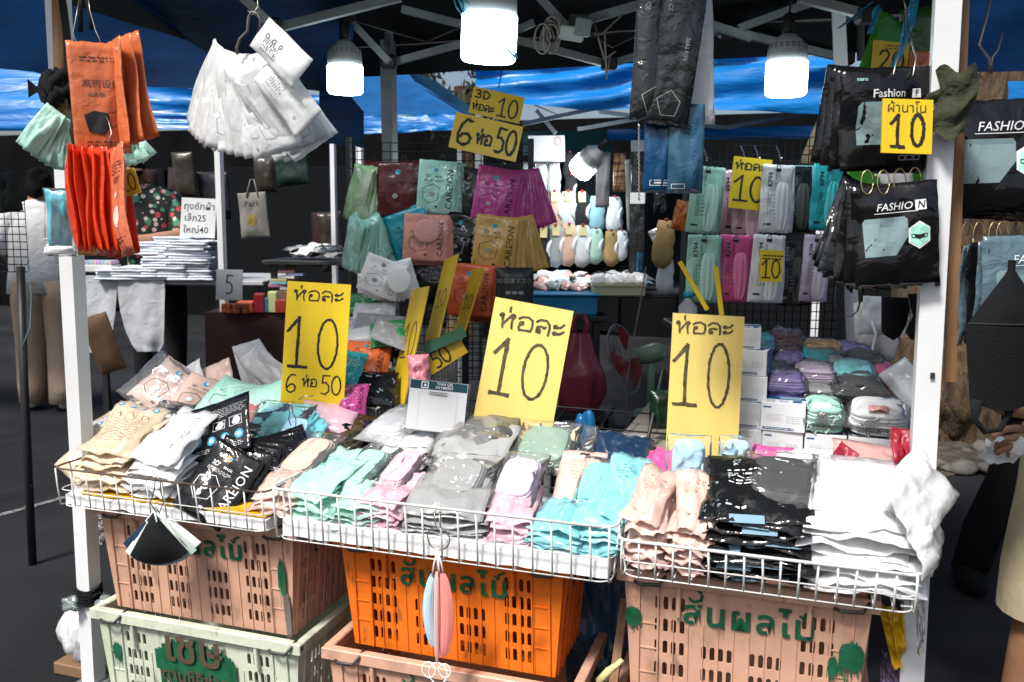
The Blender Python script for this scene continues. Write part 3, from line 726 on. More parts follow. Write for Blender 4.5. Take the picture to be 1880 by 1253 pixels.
def crate_mat(name, col, stain=None):
    m = mat(name, col, .45, var=.10, vs=5, bump=.12, bs=35, rnd=0)
    nt = m.node_tree; N = nt.nodes; L = nt.links; p = N['Principled BSDF']
    src = p.inputs['Base Color'].links[0].from_socket
    tc = N.new('ShaderNodeTexCoord')
    def over(src, scale, lo, hi, colr, st=(1, 1, 1), fac=1.0):
        mp = N.new('ShaderNodeMapping'); mp.inputs['Scale'].default_value = st; L.new(tc.outputs['Object'], mp.inputs[0])
        nz = N.new('ShaderNodeTexNoise'); nz.inputs['Scale'].default_value = scale; nz.inputs['Detail'].default_value = 6; L.new(mp.outputs[0], nz.inputs['Vector'])
        mr = N.new('ShaderNodeMapRange'); mr.inputs['From Min'].default_value = lo; mr.inputs['From Max'].default_value = hi; mr.inputs['To Max'].default_value = fac
        L.new(nz.outputs[0], mr.inputs[0])
        mx = N.new('ShaderNodeMix'); mx.data_type = 'RGBA'; L.new(mr.outputs[0], mx.inputs[0]); L.new(src, mx.inputs[6]); mx.inputs[7].default_value = (*colr, 1)
        return mx.outputs[2]
    src = over(src, 14, .56, .72, [c*.45 for c in col], (1, 1, .5), .6)      # scuffs and dirt
    src = over(src, 40, .62, .72, (.05, .04, .03), (1, 1, .3), .5)
    L.new(src, p.inputs['Base Color'])
    return m
GREEN_PAINT = mat('green_stencil_paint', (.012, .12, .055), .5, var=.3, vs=30, rnd=0)
def crate(label, X0, X1, Yf, Zb, Zt, m, dpt=.40, lettering=True, seed=0, patches=(), taper=.022, yaw=0.0, slotrows=5, holes=True):
    W = X1-X0; H = Zt-Zb
    o = thing('plastic_crate', label, 'crate', ((X0+X1)/2, Yf, Zb), (0, 0, RAD(yaw)), 'fruit crates under the baskets')
    hw = W/2; up = Vector((0, 0, 1)); tp = taper
    rimh = .030; Hb = H-rimh
    def rows(Wp, n_groups, first):
        sl = []; sw, sh = .0108, .034; gx = Wp/(n_groups+.55)
        for rI in range(slotrows):
            z = .032+rI*(Hb-.035)/slotrows
            for g_ in range(n_groups):
                xc = Wp/2+(g_-(n_groups-1)/2)*gx
                if lettering and rI >= slotrows-2 and 0 < g_ < n_groups-1: continue
                k = 4
                for q in range(k): sl.append((xc+(q-(k-1)/2)*.0185, z+sh*.3, sw, sh))
        return sl
    mb = MB(); th = .004
    corners_b = [(-hw+tp, 0), (hw-tp, 0), (hw-tp, dpt-2*tp), (-hw+tp, dpt-2*tp)]
    corners_t = [(-hw, -tp), (hw, -tp), (hw, dpt-tp), (-hw, dpt-tp)]
    names = ['front_panel', 'side_panel', 'back_panel', 'side_panel']
    for k in range(4):
        a = Vector((*corners_b[k], 0)); b = Vector((*corners_b[(k+1) % 4], 0)); c = Vector((*corners_t[k], Hb)); d = Vector((*corners_t[(k+1) % 4], Hb))
        U = (b-a).normalized(); Wp = (b-a).length; V = (((c+d)/2-(a+b)/2)).normalized(); Hp = ((c+d)/2-(a+b)/2).length; N_ = U.cross(V)
        pb = MB()
        slot_panel(pb, a, U, V, N_, Wp, Hp, rows(Wp, 4 if k % 2 == 0 else 3, True) if holes and k != 2 else [], th)
        # corner wedge closing the taper
        pb.add([a, c, a+V*Hp], [(0, 2, 1)]); pb.add([b, b+V*Hp, d], [(0, 2, 1)])
        # ribs
        if k != 2:
            for q in range(int(Wp/.0165)):
                x = Wp/2+(q-(int(Wp/.0165)-1)/2)*.0165
                if abs(x-Wp/2) < Wp*.43 and (q % 2 == 0): pb.box(a+U*(x+.00825)+V*(Hp*.36)+N_*.001, (.0022, .003, Hp*.72), Matrix((U, N_, V)).transposed())
            for x in (.012, .055, Wp-.055, Wp-.012):
                pb.box(a+U*x+V*(Hp*.5)+N_*.002, (.004, .006, Hp*.98), Matrix((U, N_, V)).transposed())
            for x in (.10, Wp-.10): pb.box(a+U*x+V*(Hp*.88)+N_*.006, (.010, .014, Hp*.24), Matrix((U, N_, V)).transposed(), bev=.002)
            for z in (.27, .47, .67):
                for x in (.034, Wp-.034): pb.box(a+U*x+V*(Hp*z)+N_*.001, (.042, .003, .003), Matrix((U, N_, V)).transposed())
        pn = pb.build(names[k], m, o)
        if k == 0: front = pn
        if lettering and k in (0, 1):
            P = Print(); s_ = .078 if k == 0 else .06
            base = 'สนผลไม'; 
            P.text(base, 0, 0, s_, 0, bold=.022, spacing=1.12)
            vs_, fs_ = text2d(base, 1.0, .022, 0.0, 'CENTER', 1.12); x0 = min(v[0] for v in vs_)*s_; ww = (max(v[0] for v in vs_)-min(v[0] for v in vs_))*s_
            zt = .46*s_
            xs_ = x0+ww*.10; P.stroke([(xs_-.014, zt), (xs_-.006, zt-.007), (xs_+.010, zt-.002), (xs_+.013, zt+.010)], .0065)          # mai han akat
            P.stroke([(xs_+.002, zt+.022), (xs_+.010, zt+.015), (xs_+.010, zt+.024), (xs_+.024, zt+.030)], .0055)                        # mai tho
            xm_ = x0+ww*.93; P.stroke([(xm_-.010, zt-.006), (xm_-.001, zt-.012), (xm_, zt-.001), (xm_+.014, zt+.006)], .0055)
            me = P.mesh('lettering', GREEN_PAINT, None, 0)
            q = link('lettering', me, pn)
            q.matrix_local = Matrix.Translation(a+U*(Wp/2+.012)+V*(Hp*.80)+N_*.0045) @ Matrix((U, -N_, V)).transposed().to_4x4()
    # rim: a channel all round with lip
    rb = MB(); rw = .022
    for k in range(4):
        a = Vector((*corners_t[k], Hb+rimh/2)); b = Vector((*corners_t[(k+1) % 4], Hb+rimh/2)); U = (b-a).normalized(); N_ = U.cross(up)
        e = 0.016 if k % 2 == 0 else -.004
        L_ = (b-a).length+2*e; c = (a+b)/2
        R_ = Matrix((U, -N_, up)).transposed()
        rb.box(c+N_*.004+up*.010, (L_, .024, .010), R_, bev=.003); rb.box(c+N_*.014, (L_, .005, rimh), R_, bev=.002); rb.box(c-N_*.003-up*.004, (L_-.03, .006, rimh-.010), R_)
        rb.box(c+N_*.006-up*.011, (L_, .018, .004), R_)
        for q in range(9): rb.box(a+U*((q+.5)/9*(b-a).length)+N_*.011, (.003, .012, rimh*.8), R_)
    rb.build('rim', m, o)
    MB().box((0, dpt/2-tp, .004), (W-2*tp-.006, dpt-2*tp-.006, .006)).build('base', m, o)
    for (x, z, w, h, mm) in patches:
        ps = Print(); r = random.Random(int(x*1000)+seed)
        for q in range(22):                          # ragged columns with drips
            u0, u1 = x-w/2+w*q/22, x-w/2+w*(q+1)/22; e = math.sin(math.pi*(q+.5)/22)**.35
            zt_ = z+h/2*e*(.85+.25*r.random()); zb_ = z-h/2*e*(.8+.3*r.random())-(r.random()**4)*h*.8
            ps.poly([(u0, zb_), (u1, zb_), (u1, zt_), (u0, zt_)])
        tilt_ = math.atan2(tp, Hb)
        link('paint_patch', ps.mesh('paint_patch', mm, None, .0075), front, (0, 0, 0), (tilt_, 0, 0))
    # wire handles lying on the rim
    for s_ in (-1, 1):
        hb = MB(); x = s_*(hw-.05); hb.tube([(x-.025, -tp-.018, Hb+.004), (x-.012, -tp-.026, Hb+.002), (x+.030, -tp-.028, Hb+.006), (x+.042, -tp-.018, Hb+.022), (x+.044, -tp+.004, Hb+.032)], .0042, 6)
        hb.build('wire_handle', mat('dull_iron', (.08, .075, .07), .5, metal=.6), o)
    return o
PINK_C = crate_mat('faded_pink_plastic', (.66, .385, .27)); ORANGE_C = crate_mat('orange_plastic', (.86, .19, .014)); MINT_C = crate_mat('pale_green_plastic', (.62, .67, .52))
crate('faded pink fruit crate with green lettering standing on the pale green crate', -1.80, -1.19, 1.885, .318, .625, PINK_C, seed=1, patches=((.268, .17, .022, .10, GREEN_PAINT), (.278, .07, .018, .12, mat('grey_scuff', (.16, .14, .12), .8))))
crate('pale green crate splashed with green paint at the bottom of the stack', -1.815, -1.175, 1.872, .006, .325, MINT_C, lettering=False, seed=2, patches=((.0, .2, .26, .14, GREEN_PAINT), (-.26, .2, .03, .05, GREEN_PAINT), (.265, .12, .02, .16, GREEN_PAINT)))
crate('bright orange fruit crate with green lettering under the middle basket', -1.05, -.475, 1.885, .330, .625, ORANGE_C, seed=3)
crate('faded pink crate underneath the orange crate', -1.075, -.44, 1.86, .006, .338, PINK_C, seed=4, lettering=True)
crate('tall faded pink crate with green painted corners under the white basket', -.335, .185, 1.895, .30, .635, PINK_C, seed=5, patches=((.226, .20, .05, .07, GREEN_PAINT), (-.238, .22, .035, .05, GREEN_PAINT), (.19, .17, .02, .05, GREEN_PAINT)))
crate('faded pink crate at the bottom under the tall pink crate', -.35, .20, 1.88, .006, .308, PINK_C, seed=6)
P = Print(); P.text('เชษ', 0, .03, .13, 0, bold=.02); P.text('ตามชีอีช่วย', .0, -.055, .05, 0, bold=.02)
q = P.mesh('lettering', mat('brown_lettering', (.10, .07, .04), .6)); 
for o in list(COL.objects):
    if o.get('label', '').startswith('pale green crate'): link('lettering', q, o, (.0, -.029, .215), (math.atan2(.022, .29), 0, 0))
# ---------------------------------------------------------------- wire baskets
def basket(label, X0, X1, Y0, Y1, Zb, Zr, step, rust=False, flare=.012, wr=.0022, group='wire baskets on the crates'):
    o = thing('wire_basket', label, 'basket', ((X0+X1)/2, Y0, Zb), group=group)
    cx = (X0+X1)/2
    m = WIRE_WHITE
    def loop(z, e, r, name, mm, rad=.03):
        pts = []
        x0, x1, y0, y1 = X0-cx-e, X1-cx+e, -e, Y1-Y0+e
        for (c, a0) in (((x1-rad, y0+rad), -90), ((x1-rad, y1-rad), 0), ((x0+rad, y1-rad), 90), ((x0+rad, y0+rad), 180)):
            for k in range(5): a = RAD(a0+90*k/4); pts.append(Vector((c[0]+rad*math.cos(a), c[1]+rad*math.sin(a), z+.0012*noi(len(pts), z*9, 1))))
        pts.append(pts[0]); MB().tube(pts, r, 6).build(name, mm, o)
    H = Zr-Zb
    loop(H, flare, .0036 if not rust else .0028, 'rim', RUST_WIRE if rust else m)
    loop(H*.42, flare*.45, .0016, 'middle_wire', m); loop(0, 0, .0017, 'bottom_wire', m)
    n = int(round((X1-X0)/step)); r = random.Random(len(label))
    for side in (0, 1):
        fw = MB()
        yb = 0 if side == 0 else Y1-Y0
        for k in range(n+1):
            x = X0-cx+(X1-X0)*k/n; s_ = -1 if side == 0 else 1; j = r.uniform(-.0025, .0025)
            fw.tube([(x, yb+s_*flare, H), (x+j, yb+s_*flare*.5, H*.5), (x+j, yb, .002), (x, yb-s_*.02, -.0015)], wr, 5)
        fw.build(('front_wires', 'back_wires')[side], m, o)
    sw = MB(); n2 = int(round((Y1-Y0)/step))
    for s_ in (-1, 1):
        for k in range(1, n2):
            y = (Y1-Y0)*k/n2; xb = (X1-X0)/2*s_
            sw.tube([(xb+s_*flare, y, H), (xb, y, 0), (xb-s_*.02, y, -.0015)], wr, 5)
    for k in range(1, n): sw.tube([(X0-cx+(X1-X0)*k/n, 0, -.001), (X0-cx+(X1-X0)*k/n, Y1-Y0, -.001)], .0014, 4)
    sw.build('side_wires', m, o)
    return o
basket('left wire basket with a rusty rim holding cream, white and black packets', -1.845, -1.212, 1.775, 2.22, .640, .745, .047, True)
basket('white wire basket in the middle full of pastel mask bundles', -1.175, -.350, 1.772, 2.22, .632, .760, .044, wr=.0027)
basket('white wire basket holding the peach, black and white packet stacks', -.322, .250, 1.768, 2.22, .656, .738, .036, wr=.0026)
FOAM = mat('white_foam', (.86, .87, .87), .9, var=.05, vs=20, bump=.35, bs=60, bdist=.006)
def foam(label, X0, X1, Y0, Y1, Z, t, m=FOAM, name='foam_sheet', cat='foam sheet', wob=.006):
    def fn(u, v):
        x = X0+(X1-X0)*u; y = Y0+(Y1-Y0)*v
        e = wob*noi(x*25, y*25, Z*7)
        return x, y, e
    mb = MB(); nu, nv = 48, 14
    vs = []; fs = []
    for s_ in (1, 0):
        for j in range(nv+1):
            for i in range(nu+1):
                x, y, e = fn(i/nu, j/nv); eg = -wob*1.2*abs(noi(i*.7, 5, 2)) if j == 0 else 0
                vs.append((x, y-eg, Z+(t if s_ else -wob*(.5+noi(x*22, 3, 1)))+e*(1 if s_ else .3)))
    L = (nu+1)*(nv+1); n = nu+1
    for j in range(nv):
        for i in range(nu):
            q = j*n+i; fs.append((q, q+1, q+n+1, q+n)); fs.append((L+q, L+q+n, L+q+n+1, L+q+1))
    for i in range(nu): fs.append((i, L+i, L+i+1, i+1))
    for j in range(nv): fs.append((j*n, (j+1)*n, L+(j+1)*n, L+j*n)); q = j*n+nu; fs.append((q, L+q, L+q+n, q+n))
    mb.add(vs, fs, 0, False)
    return tag(mb.build(name, m), label, cat)
foam('white foam slab in the bottom of the left basket', -1.84, -1.217, 1.786, 2.21, .643, .024)
foam('yellow card sheet lying on the foam of the left basket', -1.80, -1.222, 1.793, 2.18, .672, .004, mat('yellow_card', (.80, .46, .02), .5, var=.08), 'card_sheet', 'card', .002)
foam('thick white foam slab hanging out under the middle basket', -1.168, -.357, 1.785, 2.21, .637, .038, wob=.004)

# ---------------------------------------------------------------- goods in the baskets
C_ = dict(peach=(.84, .58, .48), mint=(.42, .80, .66), pink=(.84, .50, .60), lilac=(.72, .58, .76), grey=(.33, .34, .34), aqua=(.22, .70, .76), cream=(.84, .66, .43), white=(.86, .87, .88), black=(.010, .011, .012), hot=(.80, .10, .32), blue=(.42, .68, .86), teal=(.02, .36, .42), orange=(.80, .17, .05), red=(.85, .07, .02), navy=(.01, .03, .07), green=(.03, .25, .07), maroon=(.10, .012, .016), gold=(.62, .36, .10), rose=(.72, .36, .32), magenta=(.50, .06, .26), purple=(.24, .17, .46), salmon=(.74, .33, .26))
PL = {k: plastic('plastic_'+k, v) for k, v in C_.items()}
PL['black'] = MATS['plastic_black']; MATS['plastic_black'].node_tree.nodes['Principled BSDF'].inputs['Roughness'].default_value = .11
FM = {k: plastic('frosted_'+k, tuple(min(.92, .12+.92*x) for x in v), .30, transl=.22, coat=1.0, bump=.9, bs=16) for k, v in C_.items()}   # frosted packet with its masks showing
CL = {k: mat('masks_'+k, v, .85, var=.05, bump=.2, bs=120, spec=.2) for k, v in C_.items()}
PEACHP = mat('peach_print', (.70, .40, .30), .5, var=.02); MINTD = mat('dark_mint_print', (.10, .42, .36), .5, var=.02)
NOTE = [GPRINT]
rr = random.Random(11)

# right basket: three stacks
def stack(px_n, X0, X1, Y0, d, n, dz, Z0, m, label, group, slope=14, t=.017, w=None, ncol=1, pr=None, pm=None, slope_step=0.6, jit=.008, wr=.010, toppr=True, hem=None):
    for c in range(ncol):
        xa = X0+(X1-X0)*c/ncol; xb = X0+(X1-X0)*(c+1)/ncol; ww = round((xb-xa)*1.04, 3)
        for i in range(n):
            sl = slope*(.2+.8*i/max(1, n-1))
            y = Y0+d/2*math.cos(RAD(sl)); z = Z0+i*dz+.5*d*math.sin(RAD(sl))
            loc = Vector(((xa+xb)/2+rr.uniform(-jit, jit), y+rr.uniform(-jit, jit)*.8, z))
            p_ = pr if (pr and (i == n-1 or not toppr)) else None
            lie(0, 0, 0, ww, d, m, label, group=group, t=t, slope=sl, yaw=rr.uniform(-9, 9), roll=rr.uniform(-4, 4), curl=.020, seed=(i*3+c) % 7+1, loc=loc, pr=p_, pm=pm, wr=wr, flex=.016, seal=.06, name='flat_packet', hem=hem)
LBL = mat('pale_blue_strip', (.22, .36, .46), .3, var=.15)
stack(0, -.318, -.150, 1.790, .20, 7, .0165, .668, FM['peach'], 'peach packet in the stack at the end of the white basket', 'peach packet stack in the white basket', ncol=2, pr=pr_text, pm=[PEACHP], t=.026, slope=22, wr=.013, jit=.010)
stack(0, -.150, .050, 1.790, .21, 12, .0115, .668, PL['black'], 'shiny black packet in the stack between peach and white packets', 'black packet stack in the white basket', pr=pr_text, pm=[WPRINT], t=.017, slope=24, jit=.012, wr=.014, hem=LBL)
stack(0, .035, .262, 1.786, .23, 8, .0185, .668, FM['white'], 'white packet in the stack beside the white tent post', 'white packet stack in the white basket', pr=None, t=.038, slope=19, jit=.020, wr=.020)
lie(1400, 872, 0, .20, .17, FILM_DK, 'clear bag of black masks on top of the black stack', group=None, t=.03, slope=26, yaw=-4, seed=3, loc=at(1400, 885, Y=1.92), name='clear_bag', cat='clear bag')
bundle(1440, 885, 0, .13, .12, .035, CL['black'], 'black mask bundle in shiny film on top of the black stack', slope=26, loc=at(1432, 880, Y=1.93), seed=4, loops=False)
bundle(1580, 885, 0, .17, .14, .035, CL['white'], 'large white mask bundle lying on the white packet stack', slope=20, loc=at(1585, 893, Y=1.93), seed=5, filmm=FILM_MILK)
lie(0, 0, 0, .13, .22, FM['white'], 'white packet drooping over the end of the basket by the post', loc=at(1690, 905, Y=1.87), slope=22, roll=48, yaw=-8, seed=2, t=.03)
lie(0, 0, 0, .11, .20, FM['white'], 'white packet slipping down outside the basket by the post', loc=at(1702, 985, Y=1.84), slope=14, roll=68, yaw=-4, seed=4, t=.03)

# middle basket
Lm = 'in the middle basket'
def ml_(px, py, Y, w, d, m, label, slope=18, yaw=0, roll=0, seed=1, n=1, group=None, pr=None, pm=None, t=.018, dz=.014, fin=True):
    for i in range(n):
        p = at(px, py, Y=Y)-Vector((0, 0, i*dz))+Vector((rr.uniform(-.008, .008) if i else 0, -.002*i+(.034 if Y < 1.9 else 0), 0))
        if Y < 1.9: p.z = max(p.z, .684+.004*(n-i))
        lie(0, 0, 0, w, d, m, label, group=group if n > 1 else None, t=t, slope=slope-i*2, yaw=yaw+(rr.uniform(-9, 9) if i else 0), roll=roll, seed=seed+i, loc=p, pr=pr if i == 0 else None, pm=pm, wr=.012, flex=.02)
ml_(512, 890, 1.86, .12, .17, FM['peach'], 'peach packet at the left end of the middle basket', 16, 8, -6, 1, 4, 'peach packets at the end of the middle basket', dz=.018, t=.026)
ml_(588, 880, 1.88, .13, .19, FM['mint'], 'mint green packet under the printed mint packet', 16, -12, 0, 2, 5, 'mint packets low in the middle basket', dz=.017, t=.024)
ml_(655, 915, 1.85, .12, .17, FM['mint'], 'mint packet pressed against the front wires', 10, 14, 0, 5, 4, 'mint packets behind the front wires', dz=.015)
ml_(712, 905, 1.87, .11, .18, FM['pink'], 'light pink packet left of the grey packets', 14, -6, 0, 3, 5, 'pink packets left of the grey ones', dz=.017, t=.024)
ml_(820, 915, 1.87, .20, .18, PL['grey'], 'grey packet in the middle of the basket', 14, 4, 0, 4, 6, 'grey packets in the middle basket', dz=.015)
ml_(938, 930, 1.87, .11, .18, FM['pink'], 'light pink packet right of the grey packets', 14, 6, 0, 6, 5, 'pink packets right of the grey ones', dz=.018, t=.026)
ml_(1035, 950, 1.87, .13, .19, FM['aqua'], 'aqua packet low at the right end of the middle basket', 12, -8, 0, 1, 5, 'aqua packets low in the middle basket', dz=.018, t=.026)
ml_(1105, 938, 1.88, .12, .20, FM['aqua'], 'aqua packet in the outer column beside the peach stack', 14, -2, 0, 3, 6, 'aqua packets in the outer column', dz=.018, t=.026)
ml_(600, 862, 1.95, .115, .19, FM['mint'], 'mint packet with small print between two mask bundles', 22, -4, 0, 3, pr=pr_text, pm=[MINTD])
bundle(0, 0, 0, .095, .155, .036, CL['peach'], 'peach mask bundle in clear bag at the left of the middle basket', slope=22, yaw=-8, loc=at(566, 842, Y=1.98), seed=1)
bundle(0, 0, 0, .085, .15, .03, CL['mint'], 'mint mask bundle in clear bag beside the printed mint packet', slope=20, yaw=-8, loc=at(668, 862, Y=1.98), seed=2)
bundle(0, 0, 0, .075, .14, .03, CL['pink'], 'light pink mask bundle in clear bag next to the grey one', slope=20, yaw=-4, loc=at(737, 864, Y=1.98), seed=3)
bundle(0, 0, 0, .125, .13, .034, CL['grey'], 'grey mask bundle in clear bag in the middle of the basket', slope=24, yaw=2, loc=at(842, 880, Y=1.97), seed=4, fw=1.5, fd=1.5)
bundle(0, 0, 0, .095, .15, .036, CL['lilac'], 'pale lilac mask bundle in clear bag right of the grey one', slope=24, yaw=2, loc=at(952, 884, Y=1.97), seed=5)
o = packet(0, 0, 0, .115, .215, FM['peach'], 'peach packet with white punched header on top of the aqua packets', loc=at(1074, 836, Y=2.09), rot=(RAD(-58), 0, RAD(4)), t=.026, seed=6, pr=pr_text, pm=[PEACHP], top=.24)
MB().tube([(-.012, -.004, -.002), (-.004, -.005, .002), (.004, -.005, -.001), (.012, -.004, .001)], .0024, 4).build('euro_slot', KPRINT, o)
bundle(0, 0, 0, .08, .15, .032, CL['aqua'], 'aqua mask bundle in clear bag beside the peach packet', slope=22, yaw=2, loc=at(1096, 892, Y=1.99), seed=6)
ml_(1150, 886, 1.97, .10, .20, FM['aqua'], 'aqua packet with small print at the end of the middle basket', 24, 0, 0, 5, pr=pr_text, pm=[MINTD])
ml_(1148, 905, 1.93, .10, .20, FM['aqua'], 'plain aqua packet under the printed aqua packet', 20, -3, 0, 2)

# second row, behind the middle basket: a low grid shelf carries it
sh = thing('wire_shelf', 'low wire shelf behind the front baskets carrying the back row', 'shelf', (-.45, 2.24, 0))
mm = MB(); 
for k in range(27): mm.tube([(-1.30+k*.075, 0, .735), (-1.30+k*.075, .5, .80)], .002, 4)
for k in range(4): mm.tube([(-1.30, k*.165, .735+k*.0215), (.68, k*.165, .735+k*.0215)], .003, 5)
mm.build('wire_grid', BLACK_WIRE, sh)
for x in (-1.28, -.3, .66):
    for y in (.03, .46): MB().bar((x, y, 0), (x, y, .73 if y < .2 else .79), .02).build('leg', GREY_STEEL, sh)
def row2(px, py, Y, w, d, m, label, n=1, group=None, slope=22, **k): ml_(px, py, Y, w, d, m, label, slope=slope, n=n, group=group, **k)
row2(630, 800, 2.22, .18, .19, PL['black'], 'shiny black packet between the blue masks and white packets', 6, 'black packets behind the middle basket', 20, yaw=-5, dz=.015, seed=2)
packet(0, 0, 0, .16, .17, plastic('amber_black', (.05, .03, .008), .12, bump=.9), 'shiny dark packet with amber glints on the black packets', loc=at(668, 765, Y=2.32), rot=(RAD(-62), 0, RAD(-8)), seed=3)
row2(752, 812, 2.17, .15, .20, FM['white'], 'white packet in the pile before the payment stand', 4, 'white packets before the payment stand', 22, yaw=-8, dz=.016, seed=1, t=.026)
bundle(0, 0, 0, .13, .14, .04, CL['white'], 'white mask bundle on the pile before the payment stand', slope=18, yaw=-14, loc=at(728, 782, Y=2.22), seed=7, filmm=FILM_MILK)
row2(872, 815, 2.14, .21, .19, PL['grey'], 'dark grey packet leaning below the pale yellow price board', 4, 'dark grey packets below the pale yellow board', 26, dz=.016, seed=4)
bundle(0, 0, 0, .16, .14, .03, CL['grey'], 'grey mask bundle in reflective bag below the pale yellow board', slope=28, loc=at(870, 803, Y=2.18), seed=8, fw=1.35, fd=1.4, filmm=film('silver_film', (.8, .8, .8), .14, .62, .06))
GRN = CL['green']
bundle(0, 0, 0, .13, .14, .03, mat('sage_masks', (.22, .34, .26), .8), 'sage green mask bundle in clear bag under the board corner', slope=28, loc=at(1000, 822, Y=2.16), seed=9, fw=1.3, fd=1.5)
packet(0, 0, 0, .16, .15, FILM, 'empty clear bag standing up behind the sage green bundle', loc=at(1045, 782, Y=2.26), rot=(RAD(-50), 0, RAD(8)), seed=5, cat='clear bag', name='clear_bag')
row2(1140, 838, 2.16, .15, .17, PL['navy'], 'shiny navy packet at the right behind the middle basket', 4, 'navy packets behind the middle basket', 28, dz=.02, seed=5)
o = packet(0, 0, 0, .14, .16, FILM, 'clear crinkled film over the navy packets', loc=at(1140, 798, Y=2.24), rot=(RAD(-55), 0, RAD(6)), seed=6, cat='clear bag', name='clear_bag')
row2(1210, 862, 2.06, .07, .15, PL['hot'], 'hot pink packet squeezed beside the clear mask bag', 4, 'hot pink packets beside the clear mask bag', 26, dz=.018, seed=3, t=.024)
def clear_masks(px, py, Y, w, h, label, seed):
    o = thing('mask_bag', label, 'mask bag', at(px, py, Y=Y), (RAD(-20), 0, RAD(6)))
    b = mask_block(w*.74, h*.82, .026, CL['blue'], seed, 5); link('mask_stack', b, o, (0, 0, 0), (math.pi/2, 0, 0))
    link('bag', pack_mesh(w, h, .036, seed+30, FILM, centre=True, wr=.006, flex=.004), o)
    return o
clear_masks(1264, 852, 2.04, .105, .14, 'clear bag of light blue masks standing below the third yellow board', 1)
clear_masks(1352, 846, 2.10, .085, .12, 'smaller clear bag of light blue masks behind the black stack', 2)
packet(0, 0, 0, .10, .09, PL['hot'], 'crumpled hot pink packet among the clear bags', loc=at(1418, 822, Y=2.14), rot=(RAD(-55), RAD(5), RAD(10)), seed=2)
packet(0, 0, 0, .09, .10, FM['white'], 'crumpled clear white packet behind the black stack', loc=at(1462, 828, Y=2.12), rot=(RAD(-50), RAD(-12), RAD(-10)), seed=4)
for k, (px, py, a, h) in enumerate(((1535, 826, -60, .05), (1654, 790, 8, .08), (1673, 812, 30, .06))):
    packet(0, 0, 0, .045, h, plastic('dark_red', (.28, .012, .03), .4), ('dark red ribbon end lying on the white packets', 'dark red ribbon loop hanging beside the tent post', 'short dark red ribbon end by the tent post')[k], cat='ribbon', loc=at(px, py, Y=2.02), rot=(RAD(-30), RAD(a), RAD(k*20)), seed=k+1, name='ribbon', t=.004)
packet(0, 0, 0, .17, .12, FM['rose'], 'pinkish clear packet lying behind the white stack', loc=at(1600, 818, Y=2.08), rot=(RAD(-66), RAD(4), RAD(3)), seed=5)
packet(0, 0, 0, .16, .12, FM['white'], 'white crumpled packet lying behind the white stack', loc=at(1545, 828, Y=2.06), rot=(RAD(-64), RAD(-6), RAD(-6)), seed=3)

# left basket
CREAMP = mat('brown_print', (.30, .20, .11), .5, var=.02)
stack(0, -1.80, -1.645, 1.798, .20, 7, .0165, .684, FM['cream'], 'cream packet in the pile at the end of the left basket', 'cream packets in the left basket', t=.026, slope=30, wr=.010, jit=.012, pr=lambda P, w, h, z: ([(P.disc(-w*.33+w*.22*k, z+h*.38, w*.055, mi=1), P.disc(-w*.33+w*.22*k, z+h*.38, w*.028, mi=2)) for k in range(4)], [(P.frame(-w*.26+w*.27*k, z+h*.18, w*.18, h*.13, w*.008, 0), P.stroke([(-w*.30+w*.27*k, z+h*.2), (-w*.24+w*.27*k, z+h*.23), (-w*.2+w*.27*k, z+h*.17)], w*.02, 0)) for k in range(3)], P.lines(0, z+h*.06, w*.74, 8, h*.045, h*.010, 0, 5, .008)), pm=[CREAMP, TPRINT, WPRINT])
for i in range(2): packet(0, 0, 0, .11, .16, FM['cream'], 'cream packet slanting down at the outer corner of the left basket', group='slanting cream packets', loc=at(196+10*i, 800, Y=2.0+.02*i), rot=(RAD(-42), RAD(26-8*i), RAD(-10)), seed=i+2, t=.02)
stack(0, -1.645, -1.50, 1.790, .22, 6, .0185, .684, FM['white'], 'white packet between cream and black ones in the left basket', 'white packets in the left basket', t=.032, slope=28, wr=.013, jit=.010, pr=lambda P, w, h, z: P.text('CAREION', w*.32, z, h*.13, 0, 90), pm=[GPRINT])
packet(0, 0, 0, .17, .20, FM['cream'], 'cream packet with blue discs lying tilted at the back of the left basket', loc=at(238, 742, Y=2.24), rot=(RAD(-62), RAD(-14), RAD(-26)), seed=4, t=.022, pr=pr_back, pm=[CREAMP, TPRINT, WPRINT])
packet(0, 0, 0, .10, .12, FM['white'], 'white packet corner peeking out beside the tilted cream packet', loc=at(208, 762, Y=2.18), rot=(RAD(-68), RAD(-20), RAD(-30)), seed=3)
packet(0, 0, 0, .15, .18, FM['white'], 'white packet under the black wire clip in the left basket', loc=at(330, 765, Y=2.16), rot=(RAD(-58), RAD(-6), RAD(-10)), seed=5, t=.022)
KB = [WPRINT, TPRINT, WPRINT, WPRINT]
BLW = [WPRINT, mat('flower_print', (.7, .35, .05), .5), TPRINT, mat('face_print', (.55, .55, .53), .5)]
packet(0, 0, 0, .19, .17, PL['black'], 'black packet showing three pictures and four blue discs', loc=at(404, 742, Y=1.99), rot=(RAD(-36), RAD(-20), RAD(8)), seed=2, t=.014, pr=pr_back, pm=KB)
packet(0, 0, 0, .15, .205, PL['black'], 'black packet with white name print leaning on the basket front', loc=at(440, 832, Y=1.90), rot=(RAD(-34), RAD(24), RAD(4)), seed=3, t=.020, pr=pr_3d, pm=BLW)
for i in range(6):
    packet(0, 0, 0, .15, .205, PL['black'], 'black packet fanned out behind the named black packet', group='fanned black packets in the left basket', loc=at(458+10*i, 822-4*i, Y=1.93+.014*i), rot=(RAD(-28+2*i), RAD(18-7*i), RAD(8+5*i)), seed=i+2, t=.018, pr=pr_back if i in (1, 3) else None, pm=KB)
